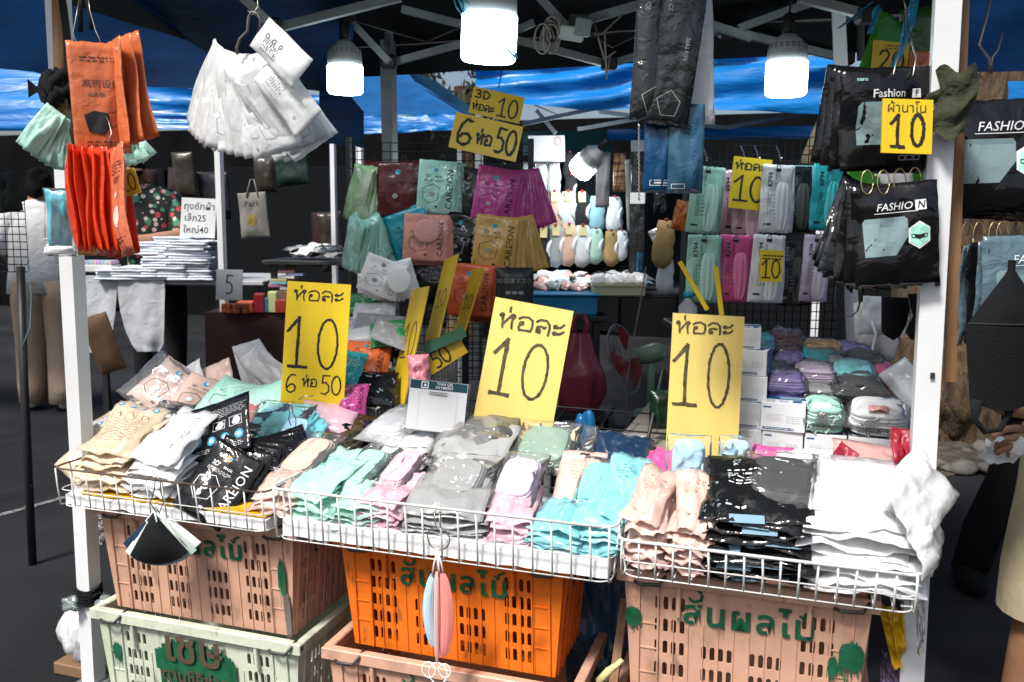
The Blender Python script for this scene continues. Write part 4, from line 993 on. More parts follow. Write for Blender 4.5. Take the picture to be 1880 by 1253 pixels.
# back of the left basket: pink, mint, aqua, rose
packet(0, 0, 0, .20, .19, FM['peach'], 'pale pink packet under crinkled film at the back of the left basket', loc=at(345, 682, Y=2.42), rot=(RAD(-48), RAD(24), RAD(-6)), seed=2, t=.03, pr=pr_3d, pm=[KPRINT, TPRINT, WPRINT, WPRINT])
packet(0, 0, 0, .20, .20, FILM, 'crinkled clear bag over the pale pink packets', loc=at(332, 676, Y=2.40), rot=(RAD(-46), RAD(28), RAD(-6)), seed=5, t=.04, cat='clear bag', name='clear_bag')
packet(0, 0, 0, .17, .18, FM['peach'], 'pale pink packet with the end of the black name showing', loc=at(392, 700, Y=2.40), rot=(RAD(-50), RAD(14), RAD(6)), seed=4, t=.02, pr=pr_3d, pm=[KPRINT, TPRINT, WPRINT, WPRINT])
packet(0, 0, 0, .13, .15, FM['peach'], 'pale pink packet with a folded corner pointing up', loc=at(395, 672, Y=2.50), rot=(RAD(-20), RAD(-24), RAD(0)), seed=6, t=.018)
packet(0, 0, 0, .07, .09, FM['white'], 'white flap pointing up above the pale pink packets', loc=at(352, 668, Y=2.48), rot=(RAD(-20), RAD(-30), RAD(0)), seed=1, t=.006)
packet(0, 0, 0, .22, .11, plastic('rose_red', (.52, .16, .18), .35), 'dusty rose packet lying across under the pale pink packets', loc=at(425, 738, Y=2.30), rot=(RAD(-58), RAD(-3), RAD(4)), seed=2, t=.02)
packet(0, 0, 0, .19, .10, FILM_DK, 'grey clear film at the left of the dusty rose packet', loc=at(335, 742, Y=2.28), rot=(RAD(-62), RAD(3), RAD(-4)), seed=3, t=.02, cat='clear bag', name='clear_bag')
for i in range(6): packet(0, 0, 0, .17, .17, FM['mint'], 'pale mint packet in the bunch below the yellow board', group='pale mint bunch in the left basket', loc=at(452+7*i, 708+1*i, Y=2.38-.006*i), rot=(RAD(-52), RAD(20-8*i), RAD(4+6*i)), seed=i+1, t=.012, pr=pr_3d if i == 0 else None, pm=[KPRINT, TPRINT, WPRINT, WPRINT])
for i in range(4): packet(0, 0, 0, .17, .12, FM['pink'], 'bright pink packet lying at the foot of the yellow board', group='bright pink packets at the yellow board', loc=at(572+12*i, 716+10*i, Y=2.36-.02*i), rot=(RAD(-50), RAD(-6+5*i), RAD(4+3*i)), seed=i+2, t=.024)
for i in range(7): packet(0, 0, 0, .15, .13, CL['aqua'], 'aqua mask in the bunch held by a wire clip', group='aqua masks in the clipped bunch', cat='face mask', name='face_mask', loc=at(532+4*i, 742+5*i, Y=2.22-.008*i), rot=(RAD(-62), RAD(-4+2*i), RAD(-6+3*i)), seed=i+1, t=.014)
packet(0, 0, 0, .19, .15, FILM, 'clear bag around the clipped aqua masks', loc=at(530, 742, Y=2.19), rot=(RAD(-62), RAD(0), RAD(0)), seed=7, t=.03, cat='clear bag', name='clear_bag')
o = thing('mask_roll', 'rolled light blue mask stack beside the black packets', 'mask bundle', at(540, 806, Y=2.06), (RAD(30), 0, RAD(10)))
link('mask_stack', mask_block(.075, .12, .05, CL['blue'], 3, 6), o); link('ear_loop', loops_mesh(.075, .12, .05, CL['teal'], 4), o)
for i in range(12): packet(0, 0, 0, .10, .19, FM['white'], 'white packet in the fan lying behind the left basket', group='white fan behind the left basket', loc=at(452+2*i, 634+3*i, Y=2.64-.004*i), rot=(RAD(-16), RAD(-16-5*i), RAD(30-3*i)), seed=i % 5+1, t=.008)
# clips and hangers
def clip(name, label, px, py, D, s=1.0, tilt=0, m=None):
    R_ = Euler((0, -RAD(tilt), YAW)).to_matrix(); p = at(px, py, D=D)
    pts = [(-.006, 0, -.05), (-.010, 0, -.03), (-.004, 0, -.012), (-.007, 0, .012), (0, 0, .02), (.007, 0, .012), (.005, 0, -.012), (.012, 0, -.03), (.008, 0, -.055)]
    return hook(name, label, [p+R_ @ (Vector(q)*s) for q in pts], .0016*s, m)
clip('wire_clip', 'dark wire clip on the white packets of the left basket', 318, 768, 2.42, 1.0, -18, BLACK_WIRE)
clip('wire_clip', 'small dark wire hook on the cream packets', 232, 782, 2.42, .6, -30, BLACK_WIRE)
clip('wire_clip', 'thin steel clip on the aqua masks', 533, 752, 2.38, .9, 8)
hook('wire_clip', 'thin steel pin across the bright pink packets', [at(548, 735, D=2.4), at(556, 728, D=2.39), at(575, 727, D=2.39)], .0014)

# masks hung on the baskets
o = thing('mask_fan', 'fan of black cup masks hanging from a wire clip on the left basket', 'face mask', at(285, 938, Y=1.755), (0, 0, RAD(12)))
def cup(mb, r, a0, a1, n=14, bul=.03):
    vs = [(0, 0, 0)]; fs = []
    for i in range(n+1):
        a = RAD(a0+(a1-a0)*i/n)
        for j in range(1, 7): q = r*j/6; vs.append((q*math.sin(a), -bul*math.sin(math.pi*min(1, j/6*.9))*math.sin(math.pi*i/n)**.5, -q*math.cos(a)))
    for i in range(n):
        fs.append((0, 1+i*6, 1+(i+1)*6))
        for j in range(5): fs.append((1+i*6+j, 1+i*6+j+1, 1+(i+1)*6+j+1, 1+(i+1)*6+j))
    return mb.add(vs, fs, 0, True)
for k, (mm_, a0, a1, r, dy, nm) in enumerate(((CL['black'], -30, 42, .135, -.012, 'black_mask'), (mat('pale_green_mask', (.55, .66, .58), .7), -38, 46, .145, .004, 'lining_mask'), (CL['navy'], -46, 20, .138, .014, 'navy_mask'), (CL['white'], -20, 52, .138, .020, 'white_mask'))):
    cup(MB(), r, a0, a1, bul=.03-.004*k).build(nm, mm_, o, (0, dy, 0))
MB().tube([(0, -.01, 0), (-.015, -.02, -.02), (.005, -.025, -.045), (.014, -.02, -.02), (.003, -.01, 0)], .002, 5).build('ear_loop', LOOPW, o)
MB().tube([(0, -.01, 0), (.03, 0, -.03), (.05, -.01, -.05), (.075, -.012, -.075)], .002, 5).build('ear_loop', LOOPW, o)
pc = at(288, 905, Y=1.757)
hook('hanging_clip', 'steel wire clip hooked over the left basket rim holding black masks', [pc+Vector(v) for v in ((-.004, 0, -.052), (-.022, 0, -.030), (-.006, 0, .01), (-.003, 0, .038), (.004, 0, .044), (.012, 0, .034), (.012, 0, .004), (.020, 0, -.022), (.006, 0, -.050))], .0016)
pr_ = at(805, 985, Y=1.752)
hook('hanging_ring', 'large steel wire ring hooked over the middle basket rim', [pr_+Vector(v) for v in [(-.010, 0, .055), (-.004, 0, .062), (.006, 0, .056), (.004, 0, .03)]]+arc(pr_+Vector((.0, 0, -.005)), .027, 80, -260, 20)+[pr_+Vector((-.008, 0, .03)), pr_+Vector((-.010, 0, .055))], .0016)
o = thing('hanging_masks', 'light blue and coral ear-loop masks hanging from the wire ring', 'face mask', pr_+Vector((0, -.004, -.03)), (0, 0, RAD(6)))
def pleat(mb, x0, w, z0, z1, dy, bow):
    def fn(u, v):
        z = z0+(z1-z0)*v; e = math.sin(math.pi*v)**.5
        return Vector((x0+(u-.5)*w*(.35+.65*e)+bow*math.sin(math.pi*v), dy-.010*e*math.cos((u-.5)*math.pi)+.002*math.sin(u*25), z))
    return mb.sheet(fn, 10, 14)
pleat(MB(), -.012, .026, -.058, -.235, 0, -.012).build('blue_mask', mat('pale_blue_mask', (.50, .70, .80), .8, var=.05), o)
pleat(MB(), .016, .034, -.05, -.250, -.012, .008).build('coral_mask', mat('coral_mask', (.80, .26, .22), .8, var=.05), o)
pleat(MB(), .002, .014, -.045, -.262, -.016, .0).build('pink_mask', mat('pale_pink_mask', (.85, .52, .50), .8, var=.05), o)
lp = MB()
for (x, zt, zb, k) in ((-.012, 0, -.062, 0), (.006, 0, -.06, 1), (.016, 0, -.056, 2), (.002, 0, -.05, 3)): lp.tube([(0, -.002*k, .0), (x*.6, -.006, zb*.5), (x, -.006, zb)], .002, 5)
for (x, r) in ((-.018, .016), (.004, .022), (.02, .014)): lp.tube([(x+r*math.cos(RAD(a)), -.014, -.268-r+r*1.2*math.sin(RAD(a))) for a in range(90, 451, 30)], .0018, 5)
lp.build('ear_loop', LOOPW, o)
# ---------------------------------------------------------------- price boards
def board(label, corners, D, m, draw, ink, thick=.004, lean=0.0, name='price_board', cat='price board', Ds=None):
    """corners in the photograph: top left, top right, bottom right, bottom left"""
    Ds = Ds or (D, D, D, D)
    TL, TR, BR, BL = [at(*c, D=d) for c, d in zip(corners, Ds)]
    W = ((TR-TL).length+(BR-BL).length)/2; H = ((TL-BL).length+(TR-BR).length)/2
    U = (TR-TL).normalized(); V = ((TL-BL).normalized()); V = (V-U*V.dot(U)).normalized(); N_ = U.cross(V)
    c = (TL+TR+BL+BR)/4
    o = thing(name, label, cat); o.matrix_world = Matrix.Translation(c) @ Matrix((U, -N_, V)).transposed().to_4x4()
    b = MB(); n = 10
    bow = lambda x, z: .006*noi(x*4+W*9, z*3, H*7)
    vs = []; fs = []
    for s_ in (-1, 1):
        for j in range(n+1):
            for i in range(n+1): x = -W/2+W*i/n; z = -H/2+H*j/n; vs.append((x, s_*thick/2+bow(x, z), z))
    L = (n+1)**2; q1 = n+1
    for j in range(n):
        for i in range(n): q = j*q1+i; fs += [(q, q+1, q+q1+1, q+q1), (L+q, L+q+q1, L+q+q1+1, L+q+1)]
    for i in range(n): fs += [(i, L+i, L+i+1, i+1), (n*q1+i, n*q1+i+1, L+n*q1+i+1, L+n*q1+i), (i*q1, (i+1)*q1, L+(i+1)*q1, L+i*q1), (i*q1+n, L+i*q1+n, L+(i+1)*q1+n, (i+1)*q1+n)]
    b.add(vs, fs, 0, False); b.build('board', m, o)
    P = Print(); draw(P, W, H)
    link('handwriting', P.mesh('handwriting', ink, lambda x, z: bow(x, z)-thick/2, .0007), o)
    return o
def d_main(P, W, H):
    hand(P, 'ห่อละ', -W*.44, H*.30, W*.86, H*.105, W*.030, 1)
    hand(P, '10', -W*.46, -H*.36, W*.90, H*.52, W*.05, 2, 4)
board('tilted pale yellow price board behind the grey packets', [(918, 547), (1054, 572), (1010, 800), (857, 790)], 2.42, PALE_YELLOW, lambda P, W, H: (hand(P, 'ห่อละ', -W*.42, H*.28, W*.86, H*.12, W*.028, 1), hand(P, '1', -W*.40, -H*.22, W*.30, H*.42, W*.045, 3, 4), hand(P, '0', -W*.03, -H*.22, W*.40, H*.42, W*.032, 4, 4)), INKG)
board('upright pale yellow price board in front of the mask boxes', [(1240, 575), (1368, 582), (1353, 835), (1217, 842)], 2.36, PALE_YELLOW, lambda P, W, H: (hand(P, 'ห่อละ', -W*.46, H*.36, W*.82, H*.09, W*.026, 5), hand(P, '1', -W*.47, -H*.14, W*.38, H*.42, W*.045, 6, 4), hand(P, '0', .0, -H*.15, W*.38, H*.45, W*.034, 7, 4)), INKG)
board('bright yellow price board with two lines of prices by the left basket', [(527, 516), (644, 523), (630, 770), (515, 760)], 2.66, YELLOW, lambda P, W, H: (hand(P, 'ห่อละ', -W*.40, H*.36, W*.80, H*.085, W*.022, 8), hand(P, '1', -W*.46, -H*.135, W*.36, H*.37, W*.04, 9, 5), hand(P, '0', .0, -H*.14, W*.40, H*.37, W*.032, 10, 5), hand(P, '6', -W*.45, -H*.33, W*.20, H*.14, W*.022, 11), hand(P, 'ห่อ', -W*.18, -H*.28, W*.24, H*.065, W*.02, 12), hand(P, '50', W*.10, -H*.33, W*.36, H*.14, W*.022, 13)), INK)
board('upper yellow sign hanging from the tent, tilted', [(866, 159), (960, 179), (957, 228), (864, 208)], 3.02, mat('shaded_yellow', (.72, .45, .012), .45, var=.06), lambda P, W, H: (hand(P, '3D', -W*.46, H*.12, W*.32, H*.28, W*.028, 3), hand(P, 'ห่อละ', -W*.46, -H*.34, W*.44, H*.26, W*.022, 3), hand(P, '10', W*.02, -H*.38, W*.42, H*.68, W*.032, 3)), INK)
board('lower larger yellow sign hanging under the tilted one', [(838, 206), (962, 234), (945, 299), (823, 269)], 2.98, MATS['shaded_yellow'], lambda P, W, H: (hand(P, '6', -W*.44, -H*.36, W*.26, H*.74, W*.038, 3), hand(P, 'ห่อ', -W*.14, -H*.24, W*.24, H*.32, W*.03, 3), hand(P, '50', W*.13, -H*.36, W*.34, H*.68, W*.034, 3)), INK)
board('yellow price card among the tall narrow packets of the rack', [(1349, 287), (1420, 295), (1405, 389), (1336, 381)], 2.81, YELLOW, lambda P, W, H: (hand(P, 'ห่อละ', -W*.45, H*.26, W*.84, H*.14, W*.034, 3), hand(P, '10', -W*.44, -H*.34, W*.86, H*.48, W*.05, 4, 4)), INK)
board('small yellow price card on the white packet of the lower row', [(1392, 459), (1435, 461), (1437, 516), (1397, 519)], 2.70, YELLOW, lambda P, W, H: (P.lines(0, H*.32, W*.8, 2, H*.1, H*.05, 0, 3, .008), hand(P, '10', -W*.44, -H*.38, W*.88, H*.56, W*.06, 4, 3)), INK)
board('small yellow card on the shiny black pouch by the right post', [(1618, 182), (1711, 185), (1709, 286), (1618, 280)], 1.715, YELLOW, lambda P, W, H: (P.text('ผ้านาโน', -W*.02, H*.33, W*.27, 0), hand(P, '1', -W*.34, -H*.38, W*.30, H*.58, W*.06, 6, 4), hand(P, '0', W*.06, -H*.36, W*.31, H*.58, W*.06, 7, 4)), INK)
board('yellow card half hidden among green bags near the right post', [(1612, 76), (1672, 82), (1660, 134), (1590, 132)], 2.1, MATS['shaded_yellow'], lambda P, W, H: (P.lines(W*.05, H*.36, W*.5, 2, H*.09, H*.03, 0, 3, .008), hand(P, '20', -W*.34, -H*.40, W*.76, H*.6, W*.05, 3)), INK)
board('small yellow tag on the red orange bunch at the left post', [(213, 318), (248, 308), (258, 353), (225, 364)], 2.05, mat('tag_yellow', (.70, .45, .02), .5), lambda P, W, H: hand(P, '20', -W*.42, -H*.34, W*.84, H*.66, W*.05, 3), INK)
board('yellow card corner sticking out behind the far right black pouch', [(1805, 222), (1850, 190), (1856, 204), (1812, 232)], 1.83, YELLOW, lambda P, W, H: hand(P, '0', -W*.2, -H*.2, W*.2, H*.6, W*.02, 3), INK)
# boards seen from the side, leaning in the back basket
SHADE_YELLOW = mat('shadowed_board', (.62, .40, .01), .45, var=.12, vs=3, stretch=(5, 5, .7))  # board yellow darkened to carry the shade at the back
board('yellow board leaning sideways, nearest to the bright yellow board', [(768, 533), (799, 526), (732, 735), (703, 745)], 2.85, SHADE_YELLOW, lambda P, W, H: hand(P, '10', -W*.4, -H*.1, W*.8, H*.3, W*.05, 3), INKG, Ds=(2.9, 2.8, 2.8, 2.9))
board('tall yellow board leaning sideways behind the back basket', [(823, 476), (848, 466), (800, 615), (776, 634)], 2.95, SHADE_YELLOW, lambda P, W, H: hand(P, '10', -W*.4, -H*.1, W*.8, H*.2, W*.04, 3), INKG, Ds=(3.0, 2.9, 2.9, 3.0))
board('yellow board leaning across the orange packets', [(868, 494), (889, 492), (853, 612), (828, 620)], 3.0, SHADE_YELLOW, lambda P, W, H: hand(P, '10', -W*.4, -H*.1, W*.8, H*.2, W*.04, 3), INKG, Ds=(3.05, 2.95, 2.95, 3.05))
board('low yellow board with green tape in the back basket', [(776, 652), (850, 606), (846, 650), (790, 690)], 2.88, SHADE_YELLOW, lambda P, W, H: hand(P, '50', -W*.36, -H*.4, W*.5, H*.7, W*.04, 3), INK)
board('green tape strip across the low yellow board', [(778, 632), (855, 598), (853, 620), (780, 650)], 2.86, mat('green_tape', (.03, .12, .06), .4), lambda P, W, H: P.rect(-W*.9, 0, .001, .001), INK, name='tape_strip', cat='tape', thick=.002)
board('thin yellow slat tilted above the third price board', [(1255, 478), (1262, 474), (1291, 572), (1284, 576)], 2.5, YELLOW, lambda P, W, H: P.rect(0, 0, .001, .001), INK, name='yellow_slat', cat='slat')
board('thin upright yellow slat above the third price board', [(1316, 490), (1324, 489), (1323, 580), (1314, 580)], 2.5, YELLOW, lambda P, W, H: P.rect(0, 0, .001, .001), INK, name='yellow_slat', cat='slat')
# payment stand (its square code is left out)
def d_pay(P, W, H):
    P.rect(0, H*.41, W*.98, H*.17, 0); P.text('THAI QR', W*.10, H*.45, W*.07, 1, bold=.015); P.text('PAYMENT', W*.10, H*.375, W*.07, 1, bold=.015)
    P.frame(-W*.24, H*.41, W*.11, W*.10, W*.018, 1); P.disc(-W*.235, H*.405, W*.025, mi=1)
    P.frame(0, H*.25, W*.30, H*.06, W*.008, 2); P.text('PromptPay', 0, H*.25, W*.055, 2)
    P.frame(0, -H*.12, W*.66, W*.66, W*.006, 3)
board('white payment sign in a clear acrylic stand with dark teal heading', [(757, 696), (862, 707), (848, 800), (742, 783)], 2.40, mat('paper_white', (.82, .83, .84), .25, var=.02), d_pay, [mat('dark_teal_print', (.008, .06, .08), .4), WPRINT, KPRINT, mat('pale_grey_print', (.70, .71, .72), .5)], name='payment_stand', cat='sign')
board('clear acrylic sheet of the payment stand', [(752, 694), (867, 706), (852, 804), (737, 786)], 2.412, film('acrylic', (.9, .95, .95), .05, .3, .04, bump=.1), lambda P, W, H: P.rect(0, 0, .001, .001), INK, name='acrylic_sheet', cat='acrylic sheet', thick=.003)
# wires that carry the hanging signs
hook('sign_wire', 'thin wire carrying the upper hanging yellow sign', [at(921, 110, D=3.05), at(920, 140, D=3.02), at(915, 162, D=3.02)], .002, DARK_STEEL)
hook('sign_wire', 'short wire between the two hanging yellow signs', [at(905, 216, D=3.0), at(902, 228, D=2.99)], .002, CHROME)

# ---------------------------------------------------------------- lamps
SHELL = mat('lamp_shell', (.42, .44, .45), .5, var=.05)
GLOW = mat('lamp_glow', (.9, .95, 1), .4, emit=(.80, .95, 1.0), es=12.0, rnd=0)
GLOW2 = mat('far_lamp_glow', (.9, .95, 1), .4, emit=(.85, .96, 1.0), es=30.0, rnd=0)
def bulb(label, px, py, D, r, hg, hs, rot=(0, 0, 0), cord=None, glow=GLOW):
    o = thing('led_bulb', label, 'light bulb', at(px, py, D=D), rot, 'hanging bulbs')
    MB().lathe([(r*.90, 0), (r*.985, r*.10), (r, r*.25), (r*1.0, hg), (r*.97, hg)], 28, (0, 0, 0)).build('diffuser', glow, o)
    hb = MB().lathe([(r*.97, hg-.001), (r*.96, hg+hs*.35), (r*.86, hg+hs*.62), (r*.55, hg+hs*.86), (r*.34, hg+hs)], 28); shl_ = hb.build('shell', SHELL, o)
    vb = MB()
    for k in range(20):
        a = 2*math.pi*k/20
        for z in (.50, .60): rr_ = r*(.93 if z < .55 else .885); vb.box((rr_*math.cos(a), rr_*math.sin(a), hg+hs*z), (.004, .007, hs*.055), Euler((0, -.35, a)).to_matrix())
    vb.build('vent', mat('vent_grey', (.2, .21, .22), .6), shl_)
    MB().lathe([(r*.30, hg+hs), (r*.30, hg+hs+.02), (r*.27, hg+hs+.03), (r*.30, hg+hs+.055), (r*.16, hg+hs+.062)], 16).build('socket', mat('black_socket', (.012, .012, .013), .5), o)
    if cord: MB().tube([Vector((0, 0, hg+hs+.06)), Vector((.004, 0, hg+hs+.06+cord*.5)), Vector((0, .003, hg+hs+.06+cord))], .0035, 6).build('cord', BLACK_WIRE, o)
    return o
bulb('lit bulb hanging beside the white packet fan', 634, 172, 2.95, .060, .088, .085, (0, 0, 0), .14)
bulb('largest lit bulb at the top centre above the yellow signs', 896, 114, 2.2, .070, .110, .10, (RAD(2), RAD(3), 0), .12)
bulb('lit bulb hanging in front of the bright blue tarp', 1442, 176, 2.7, .063, .098, .085, (0, 0, 0), .10)
bulb('small tilted lit bulb in front of the socks', 1062, 316, 4.4, .062, .075, .10, (RAD(20), RAD(48), 0), 0, GLOW2)
# blue string tied on the big bulb, adapter box and cable coils
r_ = random.Random(2)
BSTR = mat('blue_string', (.05, .42, .55), .5)
for k in range(7):
    a = at(838+r_.uniform(-6, 6), -6, D=2.15); b = at(868+r_.uniform(-22, 26), 26+r_.uniform(-8, 12), D=2.12)
    tag(MB().tube([a, a.lerp(b, .5)+Vector((r_.uniform(-.01, .01), 0, r_.uniform(-.01, .01))), b], .0018, 5).build('plastic_string', BSTR), 'thin blue plastic string tied above the largest bulb', 'string', 'blue strings at the largest bulb')
tag(MB().tube([at(932, 92, D=2.1), at(944, 104, D=2.1), at(950, 108, D=2.1), at(944, 96, D=2.1)], .003, 5).build('plastic_string', BSTR), 'short blue string end at the lower edge of the largest bulb', 'string')
ad = thing('adapter_box', 'small white junction box under the tent roof with coiled cables', 'junction box', at(1050, 62, D=2.7), (0, RAD(8), YAW))
MB().box((0, 0, 0), (.075, .03, .042), bev=.006).build('housing', mat('dirty_white', (.42, .44, .42), .5), ad)
MB().box((.03, -.018, .02), (.05, .02, .055), bev=.005).build('bracket', GREY_STEEL, ad)
CORD = mat('grey_cable', (.22, .20, .17), .5)
for k in range(9):
    c = at(1005+r_.uniform(-14, 14), 62+r_.uniform(-10, 12), D=2.72+.01*k); R0 = r_.uniform(.028, .05)
    tag(MB().tube(arc(c, R0, 0, 350, 20, Vector((.7, .2, 0)).normalized()*.55, Vector((0, 0, 1))), .003, 5).build('cable_coil', CORD), 'coiled grey cable tied below the tent roof bar', 'cable', 'cable coils at the junction box')
for k, (p0, p1) in enumerate((((1060, 70), (1150, 20)), ((1070, 55), (1180, 60)), ((1090, 40), (1130, 95)), ((930, 12), (640, 35)), ((1110, 60), (1120, 100)))):
    a = at(*p0, D=2.75); b = at(*p1, D=2.8); mdl = (a+b)/2+Vector((0, 0, -.03-.02*k))
    tag(MB().tube([a, a.lerp(mdl, .6), mdl, b.lerp(mdl, .6), b], .003, 5).build('cable', BLACK_WIRE if k % 2 else CORD), ('cable sagging from the junction box towards the black packets', 'second cable running right from the junction box', 'dark looped cable right of the junction box', 'thin cable strung between the two left bulbs', 'short cable hanging from the roof joint')[k], 'cable')

# ---------------------------------------------------------------- hanging bunches at the left post
stick = tag(MB().tube([at(107, -20, Y=1.90), at(112, 150, Y=1.90), at(114, 264, Y=1.90), at(115, 268, Y=1.90)], [.017, .017, .016, .008], 10).build('wooden_stick', WOOD), 'worn brown wooden stick tied to the left tent post', 'stick')
kn = thing('cloth_knot', 'black cloth knotted round the left tent post', 'cloth', at(122, 165, Y=1.87))
r2 = random.Random(8); kb = MB()
for k in range(7):
    a0 = r2.uniform(0, 360); R_ = Euler((r2.uniform(-.5, .5), r2.uniform(-.5, .5), r2.uniform(0, 3))).to_matrix()
    pts = [R_ @ Vector((.045*math.cos(RAD(a)), .04*math.sin(RAD(a)), .012*math.sin(RAD(a*2+a0))))+Vector((0, 0, r2.uniform(-.02, .02))) for a in range(0, 331, 22)]
    kb.tube(pts, [.012+.006*math.sin(i*.9) for i in range(len(pts))], 7)
kb.build('knot', BLACK_CLOTH, kn)
MB().sheet(lambda u, v: Vector((-.02-.08*u, -.03-.01*math.sin(u*6), .02-.05*v*(1-.3*u)+.012*math.sin(u*7+v*3))), 8, 4).build('loose_end', BLACK_CLOTH, kn)
MB().sheet(lambda u, v: Vector((.022+.020*u+.006*math.sin(v*5), -.02-.01*math.sin(v*6), -.03-.20*v)), 3, 10).build('hanging_end', mat('olive_black_cloth', (.02, .02, .014), .9), kn)
MB().sheet(lambda u, v: Vector((-.05+.020*u-.02*v, -.01-.01*math.sin(v*6), -.02-.12*v)), 3, 8).build('hanging_end', MATS['olive_black_cloth'], kn)
MB().sheet(lambda u, v: Vector((.005+.026*u, -.012+.006*math.sin(v*5), .03+.26*v)), 3, 10).build('upper_band', BLACK_CLOTH, kn)
DKP = mat('dark_print', (.06, .03, .025), .5)
def pr_orange(P, w, h, z):
    P.text('高密设备', w*.05, z+h*.12, w*.17, 0); P.text('10片装', -w*.06, z+h*.02, w*.11, 0); P.lines(0, z+h*.36, w*.6, 2, h*.03, h*.012, 0, 2)
    P.poly([(-w*.3, z-h*.16), (-w*.12, z-h*.12), (w*.12, z-h*.14), (w*.16, z-h*.26), (w*.02, z-h*.34), (-w*.24, z-h*.31)], 1)
    P.stroke([(w*.12, z-h*.14), (w*.3, z-h*.12), (w*.36, z-h*.22), (w*.14, z-h*.28)], w*.014, 0); P.lines(-w*.05, z-h*.40, w*.5, 2, h*.03, h*.01, 0, 6)
ORG = plastic('orange_packet', (.62, .165, .06), .22)
og = 'orange packets hanging at the left post'
for i, (px, tilt, yaw, dd) in enumerate(((174, 2, 30, 0), (204, 4, -44, .03), (214, 9, -34, .05), (222, 12, -26, .07))):
    packet(px, 88-3*i, 2.08+dd, .125, .26, ORG, 'orange printed packet with a black mask picture nearest the post' if i == 0 else 'plain side of an orange packet in the upper bunch', group=None if i == 0 else og, tilt=tilt, yaw=yaw, seed=i+1, t=.016, pr=pr_orange if i == 0 else None, pm=[DKP, KPRINT])
hook('wire_hook', 'thin wire hook over the orange packets', [at(185, 90, D=2.09), at(183, 72, D=2.09), at(176, 58, D=2.09), at(165, 20, D=2.1), at(162, -5, D=2.1)], .0014)
hook('wire_hook', 'second wire hook over the orange packets, nearer the post', [at(150, 95, D=2.08), at(140, 78, D=2.08), at(134, 62, D=2.08), at(140, 30, D=2.09), at(146, -5, D=2.1)], .0014)
tag(MB().tube([at(150, -5, D=2.15), at(147, 20, D=2.15), at(148, 58, D=2.15)], .006, 6).tube([at(158, -5, D=2.15), at(165, 30, D=2.15), at(168, 55, D=2.15)], .004, 6).build('dangling_lace', BLACK_CLOTH), 'dark cord hanging above the orange packets', 'cord')
REDP = plastic('red_orange_packet', (.85, .075, .022), .28, transl=.2)
rg = 'red orange packets of the lower bunch at the post'
nb = 8
for i in range(nb):
    f = i/(nb-1); yaw = -78+46*f
    packet(134+9.5*i, 276+2*i, 2.06+.006*i, .115, .25, REDP, 'red orange packet hanging edge-on in the lower bunch at the post', group=rg, tilt=-3+13*f, yaw=yaw, seed=i+1, t=.026, lean=2)
def pr_salmon(P, w, h, z):
    P.text('高防护', w*.1, z+h*.18, w*.14, 0); P.disc(w*.02, z+h*.05, w*.07, mi=1); P.disc(w*.1, z-h*.16, w*.2, w*.24, mi=1); P.lines(0, z-h*.36, w*.5, 2, h*.03, h*.012, 0, 3); P.lines(0, z+h*.34, w*.6, 4, h*.03, h*.01, 0, 3)
packet(212, 280, 2.02, .105, .25, plastic('salmon_packet', (.66, .17, .085), .25), 'salmon printed packet in front of the red orange bunch', tilt=11, yaw=-52, seed=4, t=.018, pr=pr_salmon, pm=[DKP, mat('pale_print', (.75, .6, .5), .5)])
hook('wire_hook', 'wire hook carrying the red orange bunch', [at(196, 268, D=2.04), at(205, 245, D=2.05), at(200, 225, D=2.06), at(195, 215, D=2.07)], .0014)
packet(104, 352, 2.14, .055, .14, plastic('turquoise_packet', (.03, .48, .60), .3), 'turquoise packet behind the post below the mint bunch', tilt=1, yaw=10, seed=2, t=.02)
packet(108, 352, 2.12, .075, .165, FILM, 'clear bag around the turquoise packet', tilt=0, yaw=8, seed=3, t=.03, cat='clear bag', name='clear_bag')
for i in range(6): packet(100+2*i, 205+4*i, 2.18+.006*i, .055, .125, FM['mint'], 'pale mint packet in the bunch left of the wooden stick', group='mint bunch left of the stick', tilt=-38+7*i, yaw=10-6*i, seed=i+1, t=.010)
for i in range(4): packet(222+3*i, 238, 2.30+.006*i, .05, .10, FM['mint'], 'pale mint packet peeking out behind the orange bunch', group='mint packets behind the orange bunch', tilt=8+10*i, yaw=0, seed=i+1, t=.010)
packet(160, 440, 2.2, .22, .04, FM['white'], 'white packet edge with yellow strip under the red orange bunch', tilt=0, yaw=0, seed=2, t=.012)
packet(170, 455, 2.19, .09, .02, PL['gold'], 'yellow strip under the red orange bunch', tilt=0, yaw=0, seed=3, t=.006, cat='strip', name='paper_strip')

# white fan on the double hook
wf = 'white packets in the hanging fan'
nf = 19
def pr_wf(P, w, h, z):
    P.text('FACE MASK', w*.1, z+h*.12, w*.13, 0, 90); P.stroke([(-w*.2, z-h*.2), (0, z-h*.14), (w*.16, z-h*.22), (w*.05, z-h*.36), (-w*.14, z-h*.34), (-w*.2, z-h*.2)], w*.012, 0); P.lines(-w*.1, z+h*.3, w*.4, 4, h*.025, h*.008, 0, 4)
PACKW = plastic('translucent_white', (.82, .84, .84), .32, transl=.35)
for i in range(nf):
    f = i/(nf-1)
    packet(402+74*f, 106-10*math.sin(f*3.1)+24*f, 1.98-.06*f, .118, .215, PACKW, 'white packet in the large fan hanging from the double wire hook', group=wf, name='fan_packet', tilt=-44+80*f, yaw=-52+66*f, lean=-4, seed=i % 6+1, t=.010, pr=pr_wf if i % 2 == 0 and i > 6 else None, pm=[GPRINT], wr=.004)
